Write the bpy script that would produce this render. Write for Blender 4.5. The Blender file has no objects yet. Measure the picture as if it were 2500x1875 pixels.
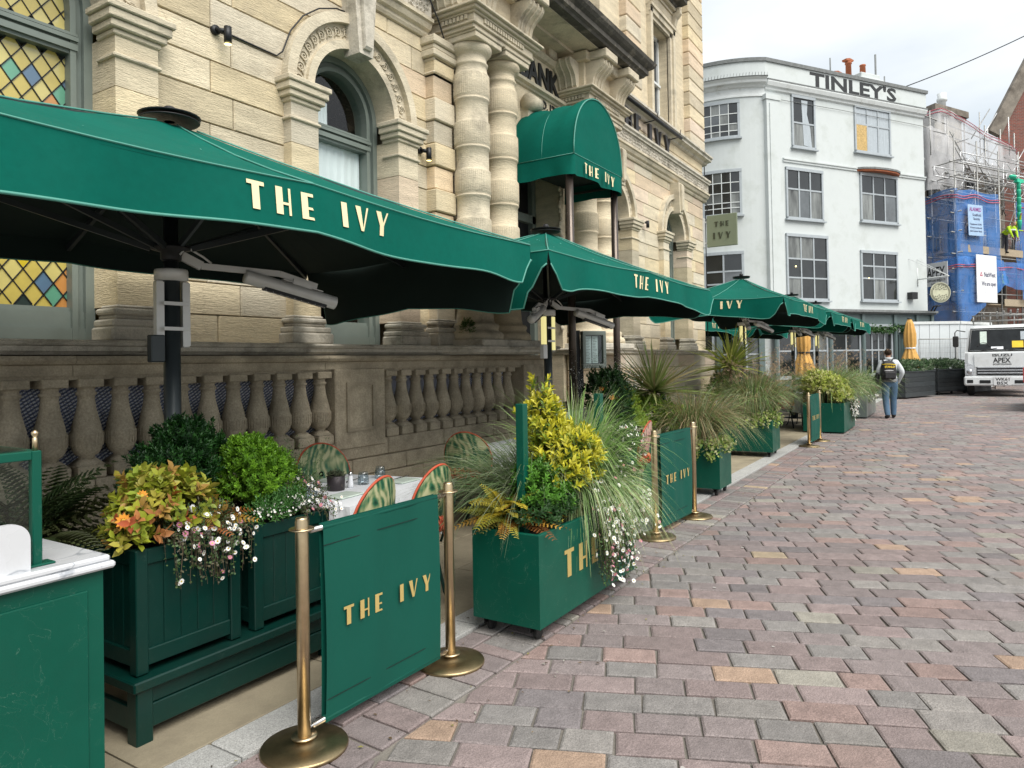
import bpy, math, random
import numpy as np
from mathutils import Vector, Matrix, noise as mnoise
from math import pi, sin, cos, tan, radians, sqrt, atan2, hypot
rnd = random.Random(7)
sc = bpy.context.scene
COL = sc.collection
# ------------------------------------------------------------------ camera
A0, PITCH, ROLL = radians(32.4), radians(.8), radians(1.0)
F0 = Vector((cos(A0), sin(A0), 0)); R0 = Vector((sin(A0), -cos(A0), 0)); Z0 = Vector((0, 0, 1))
FW = F0*cos(PITCH)+Z0*sin(PITCH); U0 = Z0*cos(PITCH)-F0*sin(PITCH)
CR = R0*cos(ROLL)-U0*sin(ROLL); CU = U0*cos(ROLL)+R0*sin(ROLL)
cam_d = bpy.data.cameras.new('camera'); cam = bpy.data.objects.new('camera', cam_d); COL.objects.link(cam)
cam.matrix_world = Matrix(((CR.x, CU.x, -FW.x, 0), (CR.y, CU.y, -FW.y, 0), (CR.z, CU.z, -FW.z, 1.6), (0, 0, 0, 1)))
cam_d.sensor_width = 36; cam_d.lens = 36*1733/2500; cam_d.shift_y = -.0307; cam_d.clip_end = 500; cam_d.clip_start = .05
sc.camera = cam
# ------------------------------------------------------------------ sky, sun, exposure
SUN_EL, SUN_AZ = radians(52), radians(-112)       # azimuth in the x,y plane; the street side, high up
w = bpy.data.worlds.new("World"); sc.world = w; w.use_nodes = True
nt = w.node_tree; nt.nodes.clear()
def wn(t, **k):
    n = nt.nodes.new(t)
    for a, b in k.items(): setattr(n, a, b)
    return n
sky = wn('ShaderNodeTexSky', sky_type='NISHITA', sun_disc=False, sun_elevation=SUN_EL, sun_rotation=pi/2-SUN_AZ, air_density=1.0, dust_density=2.0)
tc = wn('ShaderNodeTexCoord'); mp = wn('ShaderNodeMapping'); mp.inputs['Scale'].default_value = (1.0, 1.0, 2.6)
n1 = wn('ShaderNodeTexNoise'); n1.inputs['Scale'].default_value = 2.3; n1.inputs['Detail'].default_value = 6; n1.inputs['Roughness'].default_value = .52
cr = wn('ShaderNodeValToRGB'); cr.color_ramp.elements[0].position = .34; cr.color_ramp.elements[1].position = .66
cr.color_ramp.elements[0].color = (4.9, 5.45, 5.9, 1); cr.color_ramp.elements[1].color = (7.3, 7.5, 7.6, 1)
mx = wn('ShaderNodeMixRGB'); mx.inputs[0].default_value = .93
bg = wn('ShaderNodeBackground'); bg.inputs['Strength'].default_value = .080; ow = wn('ShaderNodeOutputWorld')
L = nt.links.new
L(tc.outputs['Generated'], mp.inputs[0]); L(mp.outputs[0], n1.inputs[0]); L(n1.outputs[0], cr.inputs[0])
L(sky.outputs[0], mx.inputs[1]); L(cr.outputs[0], mx.inputs[2]); L(mx.outputs[0], bg.inputs[0]); L(bg.outputs[0], ow.inputs[0])
sd = bpy.data.lights.new('sun', 'SUN'); sd.energy = 2.5; sd.angle = radians(50); sd.color = (1, .96, .89)
sun = bpy.data.objects.new('sun', sd); COL.objects.link(sun)
sdir = Vector((cos(SUN_AZ)*cos(SUN_EL), sin(SUN_AZ)*cos(SUN_EL), sin(SUN_EL)))
sun.rotation_euler = sdir.to_track_quat('Z', 'Y').to_euler(); sun.location = (0, -5, 20)
sc.view_settings.view_transform = 'Standard'; sc.view_settings.look = 'None'
sc.view_settings.exposure = .98; sc.view_settings.gamma = 1; sc.view_settings.use_curve_mapping = False
sc.render.engine = 'CYCLES'

# ------------------------------------------------------------------ materials
MATS = {}
def mat(name, col, rough=.6, metal=0., var=.15, vscale=6., bump=0., bscale=40., tint=False, coat=0., spec=.5, dirt=None, dscale=2.5, stretch=None, rnd_obj=0., alpha=None, emis=None, trans=0., detail=6, streak=None, fine=0., fscale=150.):
    """procedural principled material: base colour with noise variation, optional dirt colour, streaks and bump"""
    m = bpy.data.materials.new(name); m.use_nodes = True; t = m.node_tree; N = t.nodes; K = t.links.new
    b = N['Principled BSDF']
    b.inputs['Roughness'].default_value = rough; b.inputs['Metallic'].default_value = metal
    b.inputs['Specular IOR Level'].default_value = spec; b.inputs['Coat Weight'].default_value = coat
    b.inputs['Coat Roughness'].default_value = .12
    g = N.new('ShaderNodeNewGeometry'); vec = g.outputs['Position']
    if stretch:
        mp = N.new('ShaderNodeMapping'); mp.inputs['Scale'].default_value = stretch; K(vec, mp.inputs[0]); vec2 = mp.outputs[0]
    else: vec2 = vec
    def noise(scale, det=detail, v=None, ro=.6):
        n = N.new('ShaderNodeTexNoise'); n.inputs['Scale'].default_value = scale; n.inputs['Detail'].default_value = det
        n.inputs['Roughness'].default_value = ro; K(v or vec2, n.inputs[0]); return n.outputs[0]
    def mapr(s, a, b_, c, d):
        r = N.new('ShaderNodeMapRange'); r.inputs[1].default_value = a; r.inputs[2].default_value = b_; r.inputs[3].default_value = c; r.inputs[4].default_value = d
        K(s, r.inputs[0]); return r.outputs[0]
    def mul(a_, b_):
        x = N.new('ShaderNodeMixRGB'); x.blend_type = 'MULTIPLY'; x.inputs[0].default_value = 1
        K(a_, x.inputs[1]); K(b_, x.inputs[2]); return x.outputs[0]
    rgb = N.new('ShaderNodeRGB'); rgb.outputs[0].default_value = (*col, 1); c = rgb.outputs[0]
    if tint:
        at = N.new('ShaderNodeAttribute'); at.attribute_name = 'tint'; c = mul(c, at.outputs['Color'])
    if rnd_obj:
        oi = N.new('ShaderNodeObjectInfo'); c = mul(c, mapr(oi.outputs['Random'], 0, 1, 1-rnd_obj, 1+rnd_obj))
    if var: c = mul(c, mapr(noise(vscale), .25, .75, 1-var, 1+var))
    if fine: c = mul(c, mapr(noise(fscale, 3), .3, .7, 1-fine, 1+fine))
    if dirt:
        x = N.new('ShaderNodeMixRGB'); K(mapr(noise(dscale, 8, vec, .65), dirt[3], dirt[4], 0, 1), x.inputs[0])
        K(c, x.inputs[1]); x.inputs[2].default_value = (*dirt[:3], 1); c = x.outputs[0]
    if streak:      # thin pale scuffs or veins: (r,g,b, scale, width, amount)
        wv = N.new('ShaderNodeTexNoise'); wv.inputs['Scale'].default_value = streak[3]; wv.inputs['Detail'].default_value = 5; wv.inputs['Distortion'].default_value = .9; K(vec, wv.inputs[0])
        s_ = N.new('ShaderNodeMath'); s_.operation = 'SUBTRACT'; K(wv.outputs[0], s_.inputs[0]); s_.inputs[1].default_value = .5
        a_ = N.new('ShaderNodeMath'); a_.operation = 'ABSOLUTE'; K(s_.outputs[0], a_.inputs[0])
        x = N.new('ShaderNodeMixRGB'); K(mapr(a_.outputs[0], 0, streak[4], streak[5], 0), x.inputs[0])
        K(c, x.inputs[1]); x.inputs[2].default_value = (*streak[:3], 1); c = x.outputs[0]
    K(c, b.inputs['Base Color'])
    if bump:
        bn = N.new('ShaderNodeBump'); bn.inputs['Strength'].default_value = min(1, bump); bn.inputs['Distance'].default_value = .01
        K(noise(bscale, 8), bn.inputs['Height']); K(bn.outputs[0], b.inputs['Normal'])
    if rough < .9 and not trans:
        K(mapr(noise(3.1, 4, vec), .3, .7, max(.03, rough-.08), min(1, rough+.1)), b.inputs['Roughness'])
    if emis: b.inputs['Emission Color'].default_value = (*emis[:3], 1); b.inputs['Emission Strength'].default_value = emis[3]
    if trans: b.inputs['Transmission Weight'].default_value = trans
    if alpha is not None: b.inputs['Alpha'].default_value = alpha
    MATS[name] = m; return m
STONE = mat('stone', (.57, .495, .36), .92, var=.2, vscale=2.4, bump=1, bscale=24, tint=True, dirt=(.32, .275, .205, .56, .92), dscale=1.9, fine=.16, fscale=60, stretch=(.7, .7, 4.5), spec=.15, streak=(.36, .30, .21, 1.9, .005, .45))
STONE2 = mat('stone_moulding', (.54, .48, .365), .92, var=.2, vscale=3, bump=.9, bscale=30, stretch=(.8, .8, 2.5), dirt=(.17, .155, .125, .52, .8), dscale=2.6, fine=.14, fscale=90, spec=.2)
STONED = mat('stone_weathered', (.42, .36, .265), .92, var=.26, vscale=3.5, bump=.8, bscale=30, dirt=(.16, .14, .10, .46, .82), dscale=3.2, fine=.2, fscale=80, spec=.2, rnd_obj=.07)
STONEB = mat('stone_blackened', (.085, .08, .07), .92, var=.3, vscale=4, bump=.8, bscale=30, dirt=(.26, .235, .19, .52, .74), dscale=5, fine=.2, spec=.2)
STONEL = mat('stone_ledge', (.56, .52, .44), .92, var=.25, vscale=4, bump=.8, bscale=30, dirt=(.13, .12, .095, .45, .75), dscale=4, fine=.2, spec=.2)
SETT = mat('porphyry_sett', (1.08, 1.06, 1.07), .72, var=.22, vscale=12, bump=.7, bscale=60, tint=True, fine=.36, fscale=170, spec=.35, dirt=(.105, .095, .085, .50, .95), dscale=.55)
MORTAR = mat('sett_mortar', (.165, .15, .13), .95, var=.25, vscale=5, bump=.6, bscale=90, fine=.2)
FLAG = mat('yorkstone', (.25, .215, .15), .8, var=.22, vscale=2.4, bump=.35, bscale=25, rnd_obj=.1, dirt=(.15, .125, .09, .5, .85), dscale=3, fine=.1)
GRAN = mat('granite', (.33, .33, .32), .75, var=.1, vscale=6, bump=.5, bscale=120, fine=.42, fscale=190, rnd_obj=.06)
FABRIC = mat('green_canvas', (.0006, .096, .070), .85, var=.13, vscale=1.3, bump=.5, bscale=3.2, fine=.05, fscale=30, dirt=(.001, .078, .058, .5, .9), dscale=1.4, spec=.12)
FABIN = mat('shaded_canvas_and_hem', (.001, .012, .009), .9, var=.1)  # canvas underside darkened in its colour to stand for shade; also hems
BANNER = mat('green_banner_vinyl', (.0012, .066, .046), .65, var=.07, vscale=2, bump=.08, bscale=6, fine=.03, spec=.25)
PIPING = mat('pale_piping', (.07, .26, .21), .6, var=.1)
PAINT = mat('green_gloss_paint', (.0004, .068, .043), .38, var=.12, vscale=3, bump=.08, bscale=8, coat=.0, spec=.3, streak=(.16, .26, .20, 6.0, .0016, .4), dirt=(.004, .055, .037, .55, .95), dscale=2.2)
PAINTD = mat('dark_green_paint', (.0012, .026, .020), .36, var=.12, vscale=4, bump=.12, bscale=14, coat=.1, spec=.35, streak=(.14, .2, .17, 5, .0008, .25), dirt=(.006, .02, .016, .5, .9))
GOLD = mat('gold_lettering', (.50, .37, .13), .45, metal=.25, var=.08)
CREAM = mat('cream_lettering', (.76, .66, .40), .6, var=.06)
BRASS = mat('brushed_brass', (.58, .46, .29), .33, metal=1, var=.14, vscale=14, bump=.06, bscale=30, dirt=(.36, .27, .15, .52, .85), dscale=6)
BRASSD = mat('tarnished_brass', (.37, .285, .16), .38, metal=1, var=.25, vscale=9, dirt=(.20, .15, .085, .45, .8), dscale=7, fine=.1)
STEEL = mat('stainless', (.62, .62, .62), .25, metal=1, var=.06)
POLE = mat('graphite_pole', (.033, .042, .045), .38, metal=.3, var=.1)
BRONZE = mat('bronze_pole', (.10, .082, .07), .3, metal=.7, var=.1)
GREYM = mat('grey_heater_metal', (.60, .60, .58), .45, metal=.2, var=.06)
DARKM = mat('dark_metal', (.018, .019, .021), .5, metal=.4, var=.15)
MARBLE = mat('white_marble', (.52, .53, .55), .25, var=.06, vscale=3, streak=(.22, .24, .27, 3.4, .022, .8), coat=.3, dirt=(.6, .62, .66, .45, .8), dscale=5)
WFRAME = mat('sage_window_paint', (.155, .185, .165), .5, var=.1, vscale=5, bump=.1, bscale=20, coat=.15)
GLASS = mat('dark_glass', (.02, .024, .024), .04, var=.0, spec=1.0, coat=1)
PANE = mat('window_glass', (.014, .016, .017), .03, var=.6, vscale=1.6, spec=.8, coat=.15)
WHITE = mat('white_render', (.53, .565, .565), .85, var=.05, vscale=1.1, bump=.2, bscale=5, dirt=(.40, .43, .41, .5, .8), dscale=1.1, fine=.03, spec=.2)
WTRIM = mat('white_trim', (.62, .65, .65), .7, var=.08, dirt=(.36, .36, .33, .55, .8), dscale=3)
GFRAME = mat('grey_blue_window_frame', (.34, .375, .40), .55, var=.1)
LEAD = mat('lead_capping', (.16, .17, .17), .8, var=.3, vscale=9)
SHOP = mat('grey_green_shopfront', (.105, .145, .145), .5, var=.1, coat=.1)
BLACK = mat('black_letter', (.012, .013, .014), .5, var=.1)
SOIL = mat('soil', (.018, .013, .009), .95, var=.4, bump=1, bscale=60)
CLOTH = mat('white_tablecloth', (.74, .76, .80), .75, var=.03, bump=.15, bscale=14)
LEAF = mat('leaf', (1, 1, 1), .45, var=.18, vscale=14, tint=True, spec=.45)
BLADE = mat('blade', (1, 1, 1), .55, var=.15, vscale=12, tint=True, spec=.4)
for m_ in (LEAF, BLADE):
    m_.node_tree.nodes['Principled BSDF'].inputs['Transmission Weight'].default_value = 0
    t_ = m_.node_tree; b_ = t_.nodes['Principled BSDF']; tr = t_.nodes.new('ShaderNodeBsdfTranslucent'); ms = t_.nodes.new('ShaderNodeMixShader'); ms.inputs[0].default_value = .28
    t_.links.new(b_.inputs['Base Color'].links[0].from_socket, tr.inputs[0]); t_.links.new(b_.outputs[0], ms.inputs[1]); t_.links.new(tr.outputs[0], ms.inputs[2])
    t_.links.new(ms.outputs[0], t_.nodes['Material Output'].inputs[0])
PETAL = mat('petal', (1, 1, 1), .6, var=.05, tint=True)
WOODB = mat('wet_black_timber', (.028, .034, .037), .45, var=.3, vscale=5, stretch=(1, 1, 6), bump=.3, bscale=12, rnd_obj=.2)
YELLOW = mat('mustard_canvas', (.56, .315, .085), .8, var=.14, vscale=6, bump=.2, bscale=20)
TERRA = mat('terracotta', (.34, .105, .045), .8, var=.2, vscale=7)
RUBBER = mat('rubber', (.012, .012, .012), .7, var=.1)
def glassmat(name, col=(.9, .95, .93), rough=.0, ior=1.45, thin=.85):
    m = bpy.data.materials.new(name); m.use_nodes = True; t = m.node_tree; t.nodes.clear()
    o = t.nodes.new('ShaderNodeOutputMaterial'); a = t.nodes.new('ShaderNodeBsdfTransparent'); a.inputs[0].default_value = (*col, 1)
    g = t.nodes.new('ShaderNodeBsdfGlossy'); g.inputs['Roughness'].default_value = max(.02, rough); f0 = t.nodes.new('ShaderNodeLayerWeight'); f1 = t.nodes.new('ShaderNodeMath'); f1.operation = 'POWER'; f1.inputs[1].default_value = 4.0; f = t.nodes.new('ShaderNodeMath'); f.operation = 'MULTIPLY'; f.inputs[1].default_value = .85; t.links.new(f0.outputs['Facing'], f1.inputs[0]); t.links.new(f1.outputs[0], f.inputs[0])
    x = t.nodes.new('ShaderNodeMixShader'); ad = t.nodes.new('ShaderNodeMath'); ad.operation = 'ADD'; ad.inputs[1].default_value = 1-thin-.1 if thin < .9 else 0
    t.links.new(f.outputs[0], ad.inputs[0]); t.links.new(ad.outputs[0], x.inputs[0]); t.links.new(a.outputs[0], x.inputs[1]); t.links.new(g.outputs[0], x.inputs[2]); t.links.new(x.outputs[0], o.inputs[0])
    MATS[name] = m; return m
CLEAR = glassmat('clear_glass')
TUMBLER = glassmat('tumbler_glass', (.86, .9, .92), thin=.8)

# ------------------------------------------------------------------ objects
def tag(o, label=None, cat=None, group=None, kind=None):
    if label: o['label'] = label
    if cat: o['category'] = cat
    if group: o['group'] = group
    if kind: o['kind'] = kind
    return o
def thing(name, label, cat, loc=(0, 0, 0), rz=0., group=None):
    o = bpy.data.objects.new(name, None); COL.objects.link(o); o.empty_display_size = .2
    o.location = loc; o.rotation_euler = (0, 0, rz); return tag(o, label, cat, group)
class MB:
    """collects faces in plain lists; build() links them as one mesh object"""
    def __init__(s): s.v = []; s.f = []; s.c = []; s.sm = []
    def add(s, vs, fs, col=None, smooth=False):
        n = len(s.v); s.v.extend(tuple(q) for q in vs)
        for f in fs: s.f.append([i+n for i in f]); s.c.append(col or (1, 1, 1)); s.sm.append(smooth)
        return s
    def box(s, x0, y0, z0, x1, y1, z1, col=None):
        if x0 > x1: x0, x1 = x1, x0
        if y0 > y1: y0, y1 = y1, y0
        if z0 > z1: z0, z1 = z1, z0
        return s.add([(x0, y0, z0), (x1, y0, z0), (x1, y1, z0), (x0, y1, z0), (x0, y0, z1), (x1, y0, z1), (x1, y1, z1), (x0, y1, z1)],
              [(3, 2, 1, 0), (4, 5, 6, 7), (0, 1, 5, 4), (1, 2, 6, 5), (2, 3, 7, 6), (3, 0, 4, 7)], col)
    def cbox(s, x0, y0, z0, x1, y1, z1, b=.006, col=None):
        """box with chamfered edges: three stacked rings"""
        P = []
        for (z, i) in ((z0, b), (z0+b, 0), (z1-b, 0), (z1, b)):
            for (x, y) in ((x0+i, y0+b), (x0+b, y0+i), (x1-b, y0+i), (x1-i, y0+b), (x1-i, y1-b), (x1-b, y1-i), (x0+b, y1-i), (x0+i, y1-b)): P.append((x, y, z))
        F = [(7, 6, 5, 4, 3, 2, 1, 0), (24, 25, 26, 27, 28, 29, 30, 31)]
        for k in range(3):
            for i in range(8): j = (i+1) % 8; F.append((k*8+i, k*8+j, k*8+8+j, k*8+8+i))
        return s.add(P, F, col)
    def prism(s, poly, o, ux, uy, d, col=None, ch=0., smooth=False):
        """2D polygon (counter-clockwise) in the plane o+ux*a+uy*b, extruded by the vector d; ch = chamfer of the far face"""
        o, ux, uy, d = Vector(o), Vector(ux), Vector(uy), Vector(d); n = len(poly)
        P = [o+ux*a+uy*b for a, b in poly]; F = [tuple(reversed(range(n)))]
        if ch:
            dl = d.length; cx = sum(p[0] for p in poly)/n; cy = sum(p[1] for p in poly)/n
            def ins(a, b):
                L_ = max(1e-6, hypot(a-cx, b-cy)); k = max(0, 1-ch*1.3/L_); return (cx+(a-cx)*k, cy+(b-cy)*k)
            P += [o+ux*a+uy*b+d*(1-ch/dl) for a, b in poly]; P += [o+ux*ins(a, b)[0]+uy*ins(a, b)[1]+d for a, b in poly]
            for k in (0, n):
                for i in range(n): j = (i+1) % n; F.append((k+i, k+j, k+n+j, k+n+i))
            F.append(tuple(range(2*n, 3*n)))
        else:
            P += [p+d for p in P]
            for i in range(n): j = (i+1) % n; F.append((i, j, n+j, n+i))
            F.append(tuple(range(n, 2*n)))
        return s.add(P, F, col, smooth)
    def lathe(s, prof, c=(0, 0, 0), n=20, axis='z', col=None, smooth=True, sx=1, sy=1, sq=0):
        """profile [(r,h)...]; capped ends"""
        P = []
        for (r, h) in prof:
            for i in range(n):
                a = 2*pi*i/n+pi/n; k = 1
                if axis == 'z': P.append((c[0]+r*cos(a)*sx, c[1]+r*sin(a)*sy, c[2]+h))
                elif axis == 'x': P.append((c[0]+h, c[1]+r*cos(a), c[2]+r*sin(a)))
                else: P.append((c[0]+r*sin(a), c[1]+h, c[2]+r*cos(a)))
        F = []
        for k in range(len(prof)-1):
            for i in range(n): j = (i+1) % n; F.append((k*n+i, k*n+j, (k+1)*n+j, (k+1)*n+i))
        s.add(P, F, col, smooth); m = len(s.v)-len(P)
        for k, rev in ((0, True), (len(prof)-1, False)):
            if prof[k][0] > 1e-5:
                q = [m+k*n+i for i in range(n)]; s.f.append(q[::-1] if rev else q); s.c.append(col or (1, 1, 1)); s.sm.append(False)
        return s
    def tube(s, pts, r, n=8, col=None, smooth=True, r1=None, cap=True):
        pts = [Vector(p) for p in pts]; m = len(pts); P = []
        up = None
        for i, p in enumerate(pts):
            t = (pts[min(m-1, i+1)]-pts[max(0, i-1)]).normalized()
            if up is None: up = Vector((0, 0, 1)) if abs(t.z) < .9 else Vector((1, 0, 0))
            a = t.cross(up); a = a.normalized() if a.length > 1e-6 else t.orthogonal().normalized(); b = a.cross(t).normalized(); up = b
            rr = r if r1 is None else r+(r1-r)*i/(m-1)
            for k in range(n): q = 2*pi*k/n; P.append(p+a*(rr*cos(q))+b*(rr*sin(q)))
        F = []
        for i in range(m-1):
            for k in range(n): j = (k+1) % n; F.append((i*n+k, i*n+j, (i+1)*n+j, (i+1)*n+k))
        if cap: F += [tuple(range(n))[::-1], tuple((m-1)*n+k for k in range(n))]
        return s.add(P, F, col, smooth)
    def bar(s, p, q, w, h, up=(0, 0, 1), col=None):
        p, q = Vector(p), Vector(q); t = (q-p).normalized(); u = Vector(up); a = t.cross(u).normalized(); b = a.cross(t)
        P = [e+a*(sx*w/2)+b*(sy*h/2) for e in (p, q) for sx, sy in ((-1, -1), (1, -1), (1, 1), (-1, 1))]
        return s.add(P, [(3, 2, 1, 0), (4, 5, 6, 7), (0, 1, 5, 4), (1, 2, 6, 5), (2, 3, 7, 6), (3, 0, 4, 7)], col)
    def sweep(s, prof, pts, closed=False, up=(0, 0, 1), col=None):
        """profile [(out, up)] swept along level points; 'out' is to the right of travel"""
        pts = [Vector(p) for p in pts]; m = len(pts); P = []; n = len(prof); up = Vector(up)
        for i, p in enumerate(pts):
            a = pts[(i-1) % m] if closed or i > 0 else None; b = pts[(i+1) % m] if closed or i < m-1 else None
            d1 = (p-a).normalized() if a is not None else None; d2 = (b-p).normalized() if b is not None else None
            d1 = d1 or d2; d2 = d2 or d1; o1 = d1.cross(up).normalized(); o2 = d2.cross(up).normalized(); o = (o1+o2); k = o.length; o = o/k if k > 1e-6 else o1
            sc_ = 1/max(.35, o.dot(o1))
            for (x, z) in prof: P.append(p+o*(x*sc_)+up*z)
        F = []
        for i in range(m if closed else m-1):
            i2 = (i+1) % m
            for k in range(n-1): F.append((i*n+k, i2*n+k, i2*n+k+1, i*n+k+1))
        if not closed: F += [tuple(range(n)), tuple((m-1)*n+k for k in range(n))[::-1]]
        return s.add(P, F, col)
    def blob(s, c, r, sub=2, col=None, amp=0., fr=3.):
        """small icosphere-like ball by uv rings"""
        n, m = 6+4*sub, 4+2*sub; P = []
        rx, ry, rz = r if hasattr(r, '__len__') else (r, r, r)
        for i in range(m+1):
            th = pi*i/m
            for k in range(n):
                ph = 2*pi*k/n; d = Vector((sin(th)*cos(ph), sin(th)*sin(ph), cos(th))); q = 1+amp*mnoise.noise(d*fr+Vector(c)*3)
                P.append((c[0]+d.x*rx*q, c[1]+d.y*ry*q, c[2]+d.z*rz*q))
        F = [(i*n+k, (i+1)*n+k, (i+1)*n+(k+1) % n, i*n+(k+1) % n) for i in range(m) for k in range(n)]
        return s.add(P, F, col, True)
    def mesh(s, name, m):
        me = bpy.data.meshes.new(name); me.from_pydata(s.v, [], s.f); me.materials.append(m)
        if any(s.sm): me.polygons.foreach_set('use_smooth', s.sm)
        if any(c != (1, 1, 1) for c in s.c):
            at = me.attributes.new('tint', 'FLOAT_COLOR', 'FACE'); a = np.ones((len(s.f), 4), 'f'); a[:, :3] = s.c; at.data.foreach_set('color', a.ravel())
        elif m.name in TINTED:
            at = me.attributes.new('tint', 'FLOAT_COLOR', 'FACE'); at.data.foreach_set('color', np.ones(len(s.f)*4, 'f'))
        me.update(); return me
    def build(s, name, m, parent=None, kind=None, label=None):
        return link(s.mesh(name, m), name, parent, kind, label)
TINTED = {'stone', 'porphyry_sett', 'leaf', 'blade', 'petal'}
def pinv(p): return (Matrix.Translation(p.location) @ p.rotation_euler.to_matrix().to_4x4()).inverted()
def link(me, name, parent=None, kind=None, label=None, local=None):
    """parent given as an object: mesh is in world coordinates (static); in LOCAL mode mesh is in the thing's own frame"""
    o = bpy.data.objects.new(name, me); COL.objects.link(o)
    if parent is not None:
        o.parent = parent
        if not LOCAL[0]:
            top = parent; M = Matrix.Identity(4)
            if top.parent is None: M = pinv(top)
            o.matrix_parent_inverse = M
    if kind: o['kind'] = kind
    if label: o['label'] = label
    return o
LOCAL = [False]
def copy_tree(o, parent=None):
    c = o.copy(); COL.objects.link(c)
    if parent is not None: c.parent = parent
    for ch in list(o.children): copy_tree(ch, c)
    return c
def bigmesh(name, V, Fq, m, cols=None, smooth=False):
    """numpy mesh: V (n,3), Fq (k,3|4)"""
    me = bpy.data.meshes.new(name); k = Fq.shape[1]
    me.vertices.add(len(V)); me.vertices.foreach_set('co', np.ascontiguousarray(V, 'f').ravel())
    me.loops.add(Fq.size); me.loops.foreach_set('vertex_index', np.ascontiguousarray(Fq, 'i').ravel())
    me.polygons.add(len(Fq)); me.polygons.foreach_set('loop_start', np.arange(0, Fq.size, k, dtype='i')); me.polygons.foreach_set('loop_total', np.full(len(Fq), k, 'i'))
    if smooth: me.polygons.foreach_set('use_smooth', np.ones(len(Fq), bool))
    me.materials.append(m); me.update(calc_edges=True)
    if cols is None and m.name in TINTED: cols = np.ones((len(Fq), 3))
    if cols is not None:
        at = me.attributes.new('tint', 'FLOAT_COLOR', 'FACE'); a = np.ones((len(Fq), 4), 'f'); a[:, :3] = cols; at.data.foreach_set('color', a.ravel())
    return me
# lettering --------------------------------------------------------
DECO = {'T': (.72, [[(0, .86), (.72, .86), (.72, 1), (0, 1)], [(.2, 0), (.5, 0), (.5, .86), (.2, .86)]]),
 'H': (.66, [[(0, 0), (.3, 0), (.3, 1), (0, 1)], [(.3, .37), (.56, .37), (.56, .46), (.3, .46)], [(.56, 0), (.66, 0), (.66, 1), (.56, 1)]]),
 'E': (.56, [[(0, 0), (.3, 0), (.3, 1), (0, 1)], [(.3, 0), (.56, 0), (.53, .1), (.3, .1)], [(.3, .38), (.54, .38), (.5, .47), (.3, .47)], [(.3, .88), (.56, .88), (.56, 1), (.3, 1)]]),
 'I': (.3, [[(0, 0), (.3, 0), (.3, 1), (0, 1)]]),
 'V': (.76, [[(.3, 0), (.46, 0), (.3, 1), (0, 1)], [(.395, 0), (.46, 0), (.76, 1), (.66, 1)]]),
 'Y': (.74, [[(.25, .42), (.5, .42), (.3, 1), (0, 1)], [(.25, 0), (.5, 0), (.5, .42), (.25, .42)], [(.4, .42), (.5, .42), (.74, 1), (.65, 1)]])}
def deco(s, text, fn, h, d=.003, sp=.28, space=.62, thick=None):
    """THE IVY lettering: fn(a,b,c) maps letter plane to world (c = outward)"""
    a = 0
    for ch in text:
        if ch == ' ': a += space*h; continue
        wd, pl = DECO[ch]
        for j, p in enumerate(pl):
            P = [fn(a+x*h, y*h, c+j*.0004) for c in (0, thick or d) for x, y in p]; n = len(p)
            s.add(P, [tuple(range(n, 2*n)), tuple(range(n))[::-1]]+[(i, (i+1) % n, n+(i+1) % n, n+i) for i in range(n)])
        a += (wd+sp)*h
    return a-sp*h
def decow(text, h, sp=.28, space=.62):
    a = 0
    for ch in text: a += space*h if ch == ' ' else (DECO[ch][0]+sp)*h
    return a-sp*h
def text(string, name, m, o, ux, uy, h, parent=None, ext=.003, align='LEFT', bold=0., xs=1., fit=None):
    """built-in font text as a mesh; o = baseline origin, ux, uy unit vectors, h = capital height"""
    cu = bpy.data.curves.new('t', 'FONT'); cu.body = string; cu.size = h/.70; cu.extrude = ext; cu.offset = bold*h; cu.align_x = align; cu.resolution_u = 2
    t = bpy.data.objects.new('t', cu); COL.objects.link(t); dg = bpy.context.evaluated_depsgraph_get()
    me = bpy.data.meshes.new_from_object(t.evaluated_get(dg)); bpy.data.objects.remove(t)
    ux, uy = Vector(ux).normalized(), Vector(uy).normalized(); n = ux.cross(uy)
    if fit and len(me.vertices):
        w_ = max(v.co.x for v in me.vertices)-min(v.co.x for v in me.vertices); xs = fit/w_
    M = Matrix(((ux.x*xs, uy.x, n.x, o[0]), (ux.y*xs, uy.y, n.y, o[1]), (ux.z*xs, uy.z, n.z, o[2]), (0, 0, 0, 1)))
    me.transform(M); me.materials.clear(); me.materials.append(m); me.name = name
    return link(me, name, parent)
LAMP = mat('lit_lamp', (.9, .8, .4), .5, var=0, emis=(1, .78, .32, 1.6))
LAMPW = mat('lit_heater_lamp', (.25, .23, .12), .5, var=0, emis=(.40, .36, .15, 1.0))
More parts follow.
